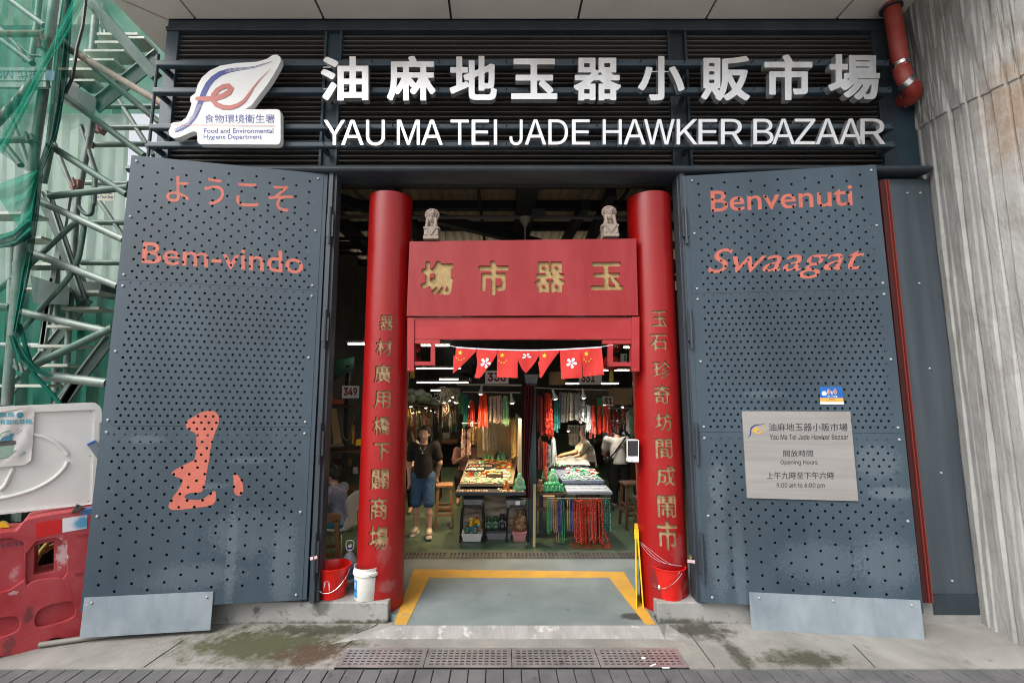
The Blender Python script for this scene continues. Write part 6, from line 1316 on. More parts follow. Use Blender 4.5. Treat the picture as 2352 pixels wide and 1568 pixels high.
# loose end of coral rope lying on the floor
pts = [Q2(*p) for p in ((655, 1200), (665, 1290), (690, 1370), (715, 1425), (722, 1450), (700, 1455), (675, 1430), (650, 1400))]; P3 = [tuple(at(*p, 6.5)) for p in pts]; P3 = chaikin(P3, 2, False); b = MB(); acc = 0
for a, c in zip(P3, P3[1:]):
    d = (V(c) - V(a)).length; acc += d
    if acc > .024: acc = 0; b.ball(c, .0135, 6, 4)
tag(b.build('bead_necklace', CORAL, smooth=True), 'coral rope whose loose end curls onto the floor cloth', 'necklace')
# rails
RAIL = mat('rail metal', (.35, .33, .30), rough=.4, metal=.6)
def rail(Q, p, q, y, lab, r=.010): tag(MB().tube([at(*Q(*p), y), at(*Q(*q), y)], r, 6).build('hanging_rail', RAIL), lab, 'rail')
rail(Q1, (145, 252), (622, 258), 7.1, 'upper metal rail of the warm stall', .016); rail(Q1, (185, 308), (615, 312), 7.35, 'lower metal rail carrying the warm stall necklaces'); rail(Q1, (180, 540), (440, 535), 7.9, 'inner rail of the lower necklace row')
rail(Q2, (165, 276), (370, 286), 7.1, 'metal rail over the long coral beads'); rail(Q2, (340, 285), (710, 295), 7.3, 'metal rail over the silver chains'); rail(Q2, (410, 556), (545, 560), 7.9, 'inner rail over the counter'); rail(Q2, (700, 430), (905, 430), 8.6, 'dark rail in the back row'); rail(Q2, (255, 1094), (725, 1094), 6.56, 'thin rail of hooks under the bright stall tray', .006)

# ------------------------------------------------------------------ stalls
PLY = mat('plywood', (.50, .36, .19), (.42, .29, .14), scale=4, stretch=(1, 1, .3), rough=.6); WOOD = mat('stool wood', (.34, .17, .06), (.24, .11, .04), scale=6, stretch=(1, 1, .2), rough=.45); DARKW = mat('dark wood', (.07, .035, .02), (.1, .05, .03), scale=6, rough=.5); TRAYD = mat('dark tray', (.03, .035, .045), rough=.5); TRAYW = mat('pale tray wood', (.27, .21, .14), rough=.6); GRYBOX = mat('grey plastic box', (.17, .18, .20), (.22, .23, .25), scale=7, rough=.5); JADE = mat('green jade', (.03, .30, .10), (.08, .42, .18), scale=14, rough=.18, coat=.4); JADED = mat('dark jade', (.012, .07, .03), (.03, .12, .05), scale=14, rough=.2, coat=.3); BROWNC = mat('carved brown stone', (.13, .06, .025), (.22, .12, .05), scale=22, rough=.4); ORANGEC = mat('orange agate', (.55, .17, .02), (.42, .10, .02), scale=20, rough=.25, coat=.3); CARD = mat('cardboard', (.36, .24, .13), (.30, .2, .11), scale=5, rough=.8); STYRO = mat('white foam', (.7, .7, .68), rough=.8)
SX0, SX1 = at(1050, 1130, 6.7).x, at(1207, 1130, 6.7).x
tl_ = empty('display_table', ((SX0 + SX1) / 2, 7.4, 0), 'display table of the warm lit stall with a pale sloping tray', 'display table')
MB().box(SX0 - .02, SX1, 6.62, 7.1, .68, .73).build('lower_shelf', TRAYD, tl_, bevel=.004)
MB().hexa([(SX0 + .02, 6.84, .765), (SX1 - .18, 6.84, .765), (SX1 - .05, 8.7, .85), (SX0 + .02, 8.7, .85)], [(SX0 + .02, 6.84, .805), (SX1 - .18, 6.84, .805), (SX1 - .05, 8.7, .89), (SX0 + .02, 8.7, .89)]).build('tray', TRAYW, tl_)
MB().box(SX0 + .05, SX1, 7.05, 7.12, .06, .68).build('front_panel', mat('streaked panel', (.42, .36, .28), (.16, .12, .08), scale=5, stretch=(.6, 1, 3), lo=.4, hi=.6, rough=.7), tl_)
for x in (SX0 + .06, SX1 - .06):
    for y in (7.2, 8.6): MB().box(x - .025, x + .025, y - .025, y + .025, 0, .78).build('leg', STEELI, tl_)
MB().hexa([at(*Q1(290, 790), 8.9), at(*Q1(612, 790), 8.9), at(*Q1(612, 510), 8.9), at(*Q1(290, 510), 8.9)], [at(*Q1(290, 790), 8.93), at(*Q1(612, 790), 8.93), at(*Q1(612, 510), 8.93), at(*Q1(290, 510), 8.93)]).build('back_board', PLY, tl_)
MB().box(at(*Q1(598, 700), 7.2).x, at(*Q1(618, 700), 7.2).x, 7.1, 8.8, .85, at(*Q1(600, 505), 7.2).z).build('side_frame', HOUS, tl_)
# number boards
def number(q, txt, lab, mt=None, tx0=.1, tx1=.9):
    r = empty('stall_number', q(.5, 0), lab, 'stall number'); MB().slab(q, 0, 1, 0, 1, -.01, 0).build('board', mat('number board', (.55, .53, .48), rough=.6), r); m = MB()
    F, *_ = seg_field(glyph_segs(txt, INTER, 0), .035, False, 150); pierced(m, F, (0, 1, 0, 1), Quad(q(tx0, .18), q(tx1, .18), q(tx0, .85), q(tx1, .85)), (1, 1), [], .001, .002); m.build('numerals', mat('maroon numerals', (.16, .01, .012), rough=.6), r)
number(qpx(ypl(7.05), 1114.5, 1168, 851, 881), '338', 'white stall number board half hidden below the third flag'); number(qpx(ypl(7.4), 1330, 1382, 853, 883), '331', 'white stall number board peeping out below the last two flags', tx1=.7); number(qpx(ypl(8.8), 1384, 1409, 910, 932), '31', 'dim stall number board 31 beside the cardboard cartons'); number(qpx4(ypl(6.4), (785, 914), (824, 914), (786, 885), (825, 886)), '349', 'white stall number board 349 by the red column')
# posts, curtain
tag(MB().box(at(1213, 1000, 6.95).x, at(1231, 1000, 6.95).x, 6.95, 7.1, 0, at(1220, 880, 6.95).z).build('stall_post', TEAL), 'dark steel post between the warm stall and the bright stall', 'post')
cu = at(1198, 885, 6.8), at(1224, 885, 6.8); zb = at(1210, 1143, 6.8).z
b = MB(); b.grid(lambda a, c: V((cu[0].x + (cu[1].x - cu[0].x) * (a * (.55 + .45 * min(1, abs(c - .25) * 1.6)) + .12 * c), 6.78 + .035 * math.sin(a * 22), zb + (cu[0].z - zb) * c)), 30, 12); tag(b.build('red_curtain', mat('dark red curtain', (.11, .006, .010), (.075, .004, .007), scale=5, rough=.8), smooth=True), 'dark red curtain tied along the post of the warm stall', 'curtain')
tag(MB().beam(at(1228, 1112, 6.55), at(1226.5, 1264, 6.55), .035, .02, (0, 1, 0)).build('plywood_board', PLY), 'narrow plywood board leaning upright at the stall post', 'board')
# stock on the warm stall
def heap(x0, x1, y0, y1, zf, mats, n, r, name, label):
    b = MB()
    for i in range(n):
        x, y = random.uniform(x0, x1), random.uniform(y0, y1); b.use(random.randrange(len(mats))); a = random.uniform(.5, 1.3) * r
        b.ball((x, y, zf(y) + a * .5), (a * random.uniform(.7, 1.8), a * random.uniform(.7, 1.6), a * .6), 6, 4, RZ(random.uniform(0, 3)))
    o = b.build(name, mats); return tag(o, label, name.split('_')[-1], kind='stuff')
ztl = lambda y: .805 + (y - 6.84) / 1.86 * .085
heap(SX0 + .05, SX1 - .22, 6.87, 7.15, ztl, [ICE, PEARL, PALEG, GREENB, PINK], 230, .019, 'jade_pendants', 'small pale jade pendants spread along the front of the warm tray')
heap(SX0 + .30, SX1 - .2, 7.2, 7.7, ztl, [ICE, PALEG, PBLUE, AMBB, YELB], 140, .026, 'stone_trinkets', 'mixed stone trinkets heaped in the middle of the warm tray')
heap(SX0 + .25, SX1 - .15, 7.9, 8.5, ztl, [ORANGEC, BROWNC, AMBB, PALEG], 95, .038, 'agate_carvings', 'orange and brown agate carvings at the back of the warm tray')
heap(SX0 + .05, SX0 + .55, 7.75, 8.4, ztl, [PEARL, GOLDB, ICE], 120, .014, 'bead_clusters', 'cream bead clusters on the tray before the vendor')
for k in range(9):
    x = SX0 + .06 + k * .058; b = MB(); 
    for j in range(5): b.lathe([(.024, -.004), (.03, 0), (.024, .004), (.019, 0)], (x + .0, 7.32 + j * .012, ztl(7.3) + .03), 12, RX(R(90)))
    tag(b.build('bangle_roll', [PEARL, AMBB, CORALD, PALEG][k % 4], smooth=True), 'roll of stone bangles in the row across the warm tray', 'bangles', 'rolls of bangles on the warm tray')
def figure(c, s, m, lab, name='jade_figure', kind=0, grp=None):
    P = lambda x, y, z: (c[0] + x * s, c[1] + y * s, c[2] + z * s)
    pr = [(P(0, 0, .18), None, (.30 * s, .24 * s, .2 * s), None), (P(0, .02, .48), None, (.24 * s, .2 * s, .24 * s), None), (P(0, -.04, .80), None, (.17 * s, .16 * s, .17 * s), None), (P(-.2, -.1, .5), P(-.2, -.24, .2), .08 * s, .07 * s), (P(.2, -.1, .5), P(.2, -.24, .2), .08 * s, .07 * s), (P(-.13, 0, .94), None, (.06 * s,) * 3, None), (P(.13, 0, .94), None, (.06 * s,) * 3, None), (P(0, -.19, .76), None, (.08 * s, .07 * s, .05 * s), None), (P(0, .2, .3), P(.1, .28, .6), .06 * s, .04 * s)]
    if kind: pr = [(P(0, 0, .2), None, (.34 * s, .28 * s, .22 * s), None), (P(-.15, -.05, .45), None, (.18 * s, .18 * s, .16 * s), None), (P(.15, .0, .5), None, (.2 * s, .18 * s, .2 * s), None), (P(0, 0, .72), None, (.15 * s, .14 * s, .16 * s), None), (P(.05, -.05, .92), None, (.1 * s,) * 3, None)]
    o = skin(name, pr, s * .045, m, None, k=.05 * s); return tag(o, lab, 'figurine', grp)
for k, (x, y, yy, s, m) in enumerate(((345, 820, 8.55, .12, JADE), (375, 800, 8.6, .11, JADE), (405, 815, 8.5, .10, PALEG), (438, 790, 8.7, .16, JADED), (452, 815, 8.5, .12, PALEG), (487, 800, 8.6, .17, mat('aqua stone', (.10, .38, .28), rough=.2)))):
    p = at(*Q1(x, y), yy); figure((p.x, yy, ztl(yy)), s, m, ['bright green jade animal at the back of the warm tray by the plywood', 'bright green jade beast second along the back of the warm tray', 'pale jade bun shaped carving at the back of the warm tray', 'dark green jade carving standing tallest but one on the tray', 'pale green jade cabbage carving near the aqua stone', 'tall aqua stone carving at the back of the warm tray'][k], 'jade_figure', k % 2)
p = at(*Q1(535, 800), 8.2); figure((p.x, 8.2, ztl(8.2)), .17, BROWNC, 'dark brown root carving beside the aqua stone', 'root_carving', 1)
for k, (x, y) in enumerate(((395, 940), (420, 935), (370, 905))):
    p = at(*Q1(x, y), 7.35); b = MB(); b.lathe([(0, 0), (.032, 0), (.034, .05), (.03, .06), (.03, .07), (0, .07)], (p.x, 7.30 + .06 * k, ztl(7.3)), 14); tag(b.build('amber_jar', [YELB, ORANGEC, AMBB][k], smooth=True), ['round jar of yellow beads on the warm tray', 'squat jar of orange beads on the warm tray', 'small jar of amber beads behind the yellow jar'][k], 'jar')
p = at(*Q1(508, 1030), 6.75); figure((p.x, 6.75, .73), .15, ORANGEC, 'orange and green carved ornament on the front shelf of the warm stall', 'agate_ornament', 1)
p = at(*Q1(606, 1030), 6.72); bs = empty('necklace_stand', (p.x, 6.72, .73), 'green jade bust stand wearing a heavy chain at the curtain', 'necklace stand')
PALEJ = mat('translucent pale jade', (.10, .40, .20), (.2, .5, .3), scale=16, rough=.2, coat=.4)
def bust(c, s, m, m2, root):
    skin('bust', [((c[0], c[1], c[2] + .05 * s), None, (.13 * s, .07 * s, .07 * s), None), ((c[0], c[1], c[2] + .16 * s), None, (.11 * s, .06 * s, .10 * s), None), ((c[0], c[1], c[2] + .28 * s), None, (.05 * s, .045 * s, .07 * s), None)], .012 * s, m, root, k=.04 * s)
    b = MB()
    for i in range(22): a = 2 * PI * i / 22; b.ball((c[0] + .07 * s * math.sin(a), c[1] - .075 * s - .01 * math.cos(a), c[2] + .17 * s + .10 * s * math.cos(a)), .013 * s, 6, 4)
    b.build('display_chain', m2, root, smooth=True)
bust((p.x, 6.72, .73), .72, PALEJ, PEARL, bs)
for x0, x1, n in ((140, 375, 12), (455, 640, 9)):
    for k in range(n):
        a, c = at(*Q1(x0 + (x1 - x0) * k / n, 1050), 6.66), at(*Q1(x0 + (x1 - x0) * (k + .8) / n, 1050), 6.66); tag(MB().box(a.x, c.x, 6.635, 6.72, .731, .74).build('price_tile', PEARL if k % 3 else AMBB, bevel=.002), 'small cream stone tile in the row on the front shelf of the warm stall', 'stone tile', 'stone tiles on the front shelf')
heap(SX0 + .6, SX0 + .72, 6.68, 6.85, lambda y: .732, [ICE, BLACK, PEARL], 30, .014, 'loose_strings', 'tangle of loose bead strings on the front shelf')
# under the warm stall
def wire_stool(u0, u1, lab):
    x0, x1 = at(u0, 1170, 6.72).x, at(u1, 1170, 6.72).x; r = empty('metal_stool', ((x0 + x1) / 2, 6.85, 0), lab, 'stool'); zt_ = .50
    MB().prism(rrect(x0 + .03, x1 - .03, 6.72, 7.0, .05), lambda a, c, d: V((a, c, d)), zt_, zt_ + .025).build('seat', BLACK, r)
    for y in (6.73, 6.99): MB().tube([V(q) for q in chaikin([(x0, y, 0), (x0 + .02, y, zt_ * .9), (x0 + .05, y, zt_), (x1 - .05, y, zt_), (x1 - .02, y, zt_ * .9), (x1, y, 0)], 2, False)], .013, 8).build('leg_hoop', BLACK, r, smooth=True)
    MB().tube([(x0, 6.73, .02), (x0, 6.99, .02)], .011, 6).build('foot_bar', BLACK, r); MB().tube([(x1, 6.73, .02), (x1, 6.99, .02)], .011, 6).build('foot_bar', BLACK, r)
    return x0, x1
wire_stool(1057, 1112, 'black tube stool under the warm stall at the aisle side'); wire_stool(1163, 1212, 'black tube stool under the warm stall beside the post')
def pbox(Q, x0, x1, y0, y1, y, dp, m, name, lab, cat, lid=False, taper=.02):
    a, c = at(*Q(x0, y1), y), at(*Q(x1, y0), y); r = empty(name, ((a.x + c.x) / 2, y + dp / 2, a.z), lab, cat); t = taper
    b = MB(); b.hexa([(a.x + t, y + t, a.z), (c.x - t, y + t, a.z), (c.x - t, y + dp - t, a.z), (a.x + t, y + dp - t, a.z)], [(a.x, y, c.z - .02), (c.x, y, c.z - .02), (c.x, y + dp, c.z - .02), (a.x, y + dp, c.z - .02)]); b.build('body', m, r, bevel=.006)
    MB().box(a.x - .006, c.x + .006, y - .006, y + dp + .006, c.z - .02, c.z).build('lid', m, r, bevel=.004); return r
pbox(Q1, 190, 335, 1100, 1165, 6.72, .24, GRYBOX, 'storage_box', 'grey plastic box on the black stool at the aisle side', 'box'); bx_ = pbox(Q1, 507, 650, 1105, 1170, 6.72, .24, GRYBOX, 'storage_box', 'grey plastic box with a white paper slip on the black stool by the post', 'box'); q = qpx(ypl(6.70), 1184, 1194, 1150, 1159); MB().slab(q, 0, 1, 0, 1, 0, .003).build('paper_slip', WHITE, bx_)
pbox(Q1, 178, 327, 1355, 1415, 6.72, .25, STYRO, 'foam_box', 'white foam box on the floor under the black stool', 'box'); pbox(Q1, 360, 545, 1350, 1413, 6.85, .25, GRYBOX, 'storage_box', 'dark grey plastic crate on the floor between the black stools', 'box'); pbox(Q1, 552, 655, 1345, 1413, 6.75, .22, mat('pink woven plastic', (.42, .12, .14), (.5, .3, .3), scale=60, rough=.7), 'pink_basket', 'pink woven basket box on the floor under the brown statue', 'basket')
for k, (x, yy, m, s) in enumerate(((376, 1322, JADED, .20), (428, 1322, JADED, .20), (478, 1322, mat('black stone', (.015, .02, .02), rough=.3), .24), (608, 1335, BROWNC, .31))):
    p = at(*Q1(x, yy), 6.95 if k < 3 else 6.85); figure((p.x, p.y, p.z), s, m, ['dark green jade statue beside the yellow bottles under the stall', 'dark green jade statue beside the black stone one', 'black stone statue under the warm stall', 'tall brown carved statue standing on the pink basket'][k], 'stone_statue', 1 if k == 3 else 0)
for k, x in enumerate((218, 276)): p = at(*Q1(x, 1352), 6.76); figure((p.x, 6.76, p.z), .15, JADED, ['small greenish glass figure in front of the spray bottle', 'small greenish glass figure in front of the yellow jug'][k], 'glass_figure', 0)
p = at(*Q1(250, 1352), 6.86); sb_ = empty('spray_bottle', p, 'yellow and blue cleaning spray bottle on the foam box', 'bottle'); YB_ = mat('yellow bottle', (.75, .42, .01), rough=.35)
MB().lathe([(0, 0), (.035, 0), (.038, .02), (.038, .12), (.02, .17), (.014, .19), (0, .19)], p, 14).build('bottle_body', YB_, sb_, smooth=True); b = MB(); b.box(-.035, .02, -.012, .012, .19, .225, T(*p)); b.box(-.03, -.018, -.008, .008, .15, .19, T(*p)); b.build('trigger_head', YB_, sb_, bevel=.004); MB().lathe([(.039, .03), (.039, .11)], p, 14).build('label', BLUP, sb_)
p = at(*Q1(290, 1352), 6.88); jg = empty('detergent_jug', p, 'yellow detergent jug with a blue label on the foam box', 'jug')
b = MB(); b.prism(chaikin([(-.05, 0), (.055, 0), (.058, .15), (.035, .20), (.0, .22), (-.05, .18)], 1), lambda a, c, d: V((p.x + a, p.y + d, p.z + c)), -.035, .035); b.build('jug_body', YB_, jg, bevel=.008); b = MB(); b.lathe([(.018, .21), (.018, .245), (0, .245)], p, 12); b.build('cap', mat('red cap', (.5, .02, .02), rough=.4), jg); b = MB(); b.box(-.045, .05, -.040, -.037, .03, .13, T(*p)); b.build('label', BLUP, jg); b = MB(); b.box(-.03, .04, -.044, -.041, .06, .10, T(*p)); b.build('label_patch', CORAL, jg)
# ------------------------------------------------------------------ bright stall
RX0, RX1 = at(1238, 1130, 6.7).x, at(1403, 1130, 6.7).x
tr_ = empty('display_table', ((RX0 + RX1) / 2, 7.4, 0), 'display table of the bright stall with a blue grey tray', 'display table')
TRB = mat('blue grey tray', (.16, .19, .26), (.22, .25, .32), scale=9, rough=.4); xm = at(1300, 1130, 6.7).x; xt0, xt1 = at(1292, 1110, 6.9).x, at(1388, 1110, 6.9).x
MB().hexa([(xt0, 6.90, .79), (xt1, 6.90, .79), (xt1 - .12, 8.2, .89), (xt0 - .1, 8.2, .89)], [(xt0, 6.90, .835), (xt1, 6.90, .835), (xt1 - .12, 8.2, .935), (xt0 - .1, 8.2, .935)]).build('tray', TRB, tr_)
MB().hexa([(xm, 6.60, .70), (RX1, 6.60, .70), (RX1 - .03, 6.88, .74), (xm, 6.88, .74)], [(xm, 6.60, .735), (RX1, 6.60, .735), (RX1 - .03, 6.88, .775), (xm, 6.88, .775)]).build('lower_shelf', mat('silver tray', (.27, .30, .36), (.20, .23, .29), scale=12, rough=.4), tr_)
MB().box(RX0, xm - .01, 6.60, 6.95, .69, .715).build('figure_shelf', DARKW, tr_); MB().box(RX0, RX1 - .1, 6.95, 7.5, .38, .42).build('under_shelf', DARKW, tr_)
for x in (RX0 + .05, xm, RX1 - .12):
    for y in (7.0, 8.1): MB().box(x - .025, x + .025, y - .025, y + .025, 0, .79).build('leg', STEELI, tr_)
for k in range(14):
    for j in range(2): x = xm + .03 + (RX1 - xm - .08) * k / 14; y = 6.63 + .11 * j; z = .737 + (y - 6.6) * .143; tag(MB().box(x, x + .03, y, y + .08, z, z + .006).build('pendant_card', ICE if (k + j) % 3 else PBLUE, bevel=.002), 'pale pendant card in the grid on the silver tray', 'pendant card', 'pendant cards on the silver tray')
ztr = lambda y: .835 + (y - 6.9) / 1.3 * .10
heap(xt0 + .02, xt1 - .04, 6.93, 7.25, ztr, [ICE, PALEG, GREENB, SILV, BLKW], 150, .018, 'jade_slips', 'pale and green jade slips fanned along the front of the blue grey tray'); heap(xt0 + .12, xt1 - .02, 7.25, 7.6, ztr, [ICE, CORALD, GREENB, PEARL], 90, .024, 'jade_trinkets', 'mixed jade trinkets in the middle of the blue grey tray'); heap(xt0 + .1, xt1 - .15, 7.65, 8.1, ztr, [CORALD, DKRED, IRID, NAVB, GREENB], 110, .02, 'bead_bracelets', 'dark red and mixed bead bracelets at the back of the blue grey tray')
a = at(*Q2(340, 862), 7.7); MB_ = MB(); MB_.box(-.16, .14, -.12, .12, 0, .03, T(a.x, 7.7, ztr(7.7) + .02) @ RX(.2)); tag(MB_.build('bracelet_tray', BLACK, bevel=.004), 'black bracelet tray propped on the bright stall', 'tray'); heap(a.x - .14, a.x + .12, 7.62, 7.8, lambda y: ztr(7.7) + .05 + (y - 7.7) * .2, [GREENB, PALEG, ICE], 50, .014, 'green_beads', 'green beads lying in the propped black tray')
for k, (x, s) in enumerate(((245, .15), (275, .14), (305, .155), (335, .15), (362, .13))):
    p = at(*Q2(x, 1060), 6.68); figure((p.x, 6.66 + .03 * (k % 2), .715), s, JADE, ['green jade beast nearest the stone lion on the brown shelf', 'green jade beast second on the brown shelf', 'green jade beast in the middle of the brown shelf', 'green jade beast fourth on the brown shelf', 'small green jade beast at the silver tray end'][k], 'jade_beast', 0)
p = at(*Q2(207, 1050), 6.66); figure((p.x, 6.66, .715), .19, BROWNC, 'brown carved lion at the post end of the brown shelf', 'carved_lion', 0)
p = at(*Q2(300, 1000), 6.88); b2 = empty('necklace_stand', (p.x, 6.88, .74), 'translucent green jade bust stand wearing crystal beads on the bright stall', 'necklace stand'); bust((p.x, 6.88, .74), .80, PALEJ, ICE, b2)
p = at(*Q2(262, 960), 7.1); bust((p.x - .02, 7.15, .80), .6, PALEJ, CORALD, empty('necklace_stand', (p.x, 7.1, .8), 'small green bust stand behind the trailing coral necklace', 'necklace stand'))
for x0, x1, lab in ((228, 312, 'brown cardboard box on the shelf behind the navy necklaces'), (490, 680, 'wide brown cardboard box behind the big coral ropes')): pbox(Q2, x0, x1, 1078, 1160, 6.98, .3, CARD, 'cardboard_box', lab, 'box', taper=0)
for x0, x1, y0, y1, lab in ((745, 885, 280, 345, 'upper brown carton stacked over the back row'), (740, 880, 345, 402, 'lower brown carton stacked over the back row'), (285, 390, 160, 255, 'brown carton hung up between the stall numbers')): pbox(Q2, x0, x1, y0, y1, 8.8, .4, CARD, 'cardboard_box', lab, 'box', taper=0)
pbox(Q2, 92, 190, 178, 248, 7.0, .1, mat('speckled grey panel', (.3, .31, .32), (.2, .2, .21), scale=50, rough=.7), 'fuse_box', 'speckled grey fuse box beside stall number 338', 'fuse box')
q = MB(); q.prism([at(*Q2(*p), 6.5)[0:2] for p in ()] or [(at(*Q2(420, 1440), 6.5).x, 6.45), (at(*Q2(735, 1440), 6.5).x, 6.45), (at(*Q2(735, 1400), 6.5).x, 6.75), (at(*Q2(440, 1400), 6.5).x, 6.75)], lambda a, c, d: V((a, c, d)), .002, .008); tag(q.build('floor_cloth', BROWNC), 'brown cloth on the floor under the coral ropes', 'cloth')
cl_ = at(*Q2(420, 830), 7.9); b = MB(); b.grid(lambda a, c: V((cl_.x - .26 + .58 * a, 7.7 + .5 * c, cl_.z + .06 + .05 * math.sin(a * 9) * math.sin(c * 7) - .10 * abs(c - .6) - .06 * (a - .5) ** 2)), 24, 12); tag(b.build('linen_cloth', mat('pale linen', (.6, .58, .52), rough=.9), smooth=True, solid=.012), 'pale linen cloth heaped under the arm of the woman in white', 'cloth')

# ------------------------------------------------------------------ stools and chair
def wood_stool(x, y, h, w, rot, m, lab, round_=False):
    r = empty('wooden_stool', (x, y, 0), lab, 'stool'); M_ = T(x, y, 0) @ RZ(rot); t = w / 2
    b = MB()
    if round_: b.lathe([(0, h - .04), (t, h - .035), (t + .008, h - .015), (t, h), (0, h)], (x, y, 0), 24)
    else: b.box(-t, t, -t, t, h - .035, h, M_)
    b.build('seat', m, r, bevel=.004)
    for sx in (-1, 1):
        for sy in (-1, 1): MB().beam(M_ @ V((sx * t * .72, sy * t * .72, h - .035)), M_ @ V((sx * t * 1.02, sy * t * 1.02, 0)), .042, .042, M_.to_3x3() @ V((0, 1, 0))).build('leg', m, r)
    for z in (h * .3, h * .45):
        for s in (-1, 1):
            k = t * (.72 + .3 * (1 - z / h)); MB().beam(M_ @ V((-k, s * k, z)), M_ @ V((k, s * k, z)), .022, .035).build('rung', m, r); MB().beam(M_ @ V((s * k, -k, z + .05)), M_ @ V((s * k, k, z + .05)), .022, .035).build('rung', m, r)
p = gz(1020, 1206, 0); wood_stool(p.x, p.y, .66, .28, .12, WOOD, 'square wooden stool standing in the aisle beside the man in black')
p = gz(755, 1330, 0); wood_stool(at(750, 1180, 5.45).x, 5.45, .70, .32, .3, WOOD, 'round topped wooden stool in front of the seated boy', True)
p = gz(1444, 1200, 0); wood_stool(p.x, p.y - .2, .70, .30, .1, DARKW, 'dark wooden stool behind the column with the dispenser'); p = gz(1462, 1215, 0); wood_stool(p.x + .05, p.y - .3, .56, .28, -.1, DARKW, 'lower dark wooden stool in front of the other dark stool')
p = gz(1008, 1140, 0); wood_stool(p.x - .1, 9.4, .62, .3, 0, DARKW, 'dim wooden stool further back in the aisle')
chx, chy = at(778, 1200, 6.0).x, 6.0; CH0 = len(bpy.data.objects)
ch = empty('shell_chair', (chx, chy, 0), 'pale moulded shell chair with thin metal legs the boy sits on', 'chair'); SHELL = mat('pale shell', (.58, .54, .46), rough=.45)
b = MB(); b.grid(lambda a, c: V((chx + .16 + .09 * c + .03 * math.cos((a - .5) * PI), chy + (a - .5) * float(np.interp(c, [0, .15, .35, .55, .75, .9, 1], [.34, .27, .2, .34, .42, .36, .12])) , .44 + .46 * c)), 12, 16); b.build('backrest', SHELL, ch, smooth=True, solid=.014)
MB().prism(rrect(chx - .24, chx + .19, chy - .2, chy + .2, .1), lambda a, c, d: V((a, c, d)), .43, .45).build('seat', SHELL, ch, bevel=.004)
for sx, sy in ((-.2, -.17), (.15, -.17), (-.2, .17), (.15, .17)): MB().tube([(chx + sx * .6, chy + sy * .6, .43), (chx + sx, chy + sy, .40), (chx + sx * 1.15, chy + sy * 1.1, 0)], .010, 8).build('leg', CHROME, ch, smooth=True)
ch.rotation_euler = (0, 0, R(-14))

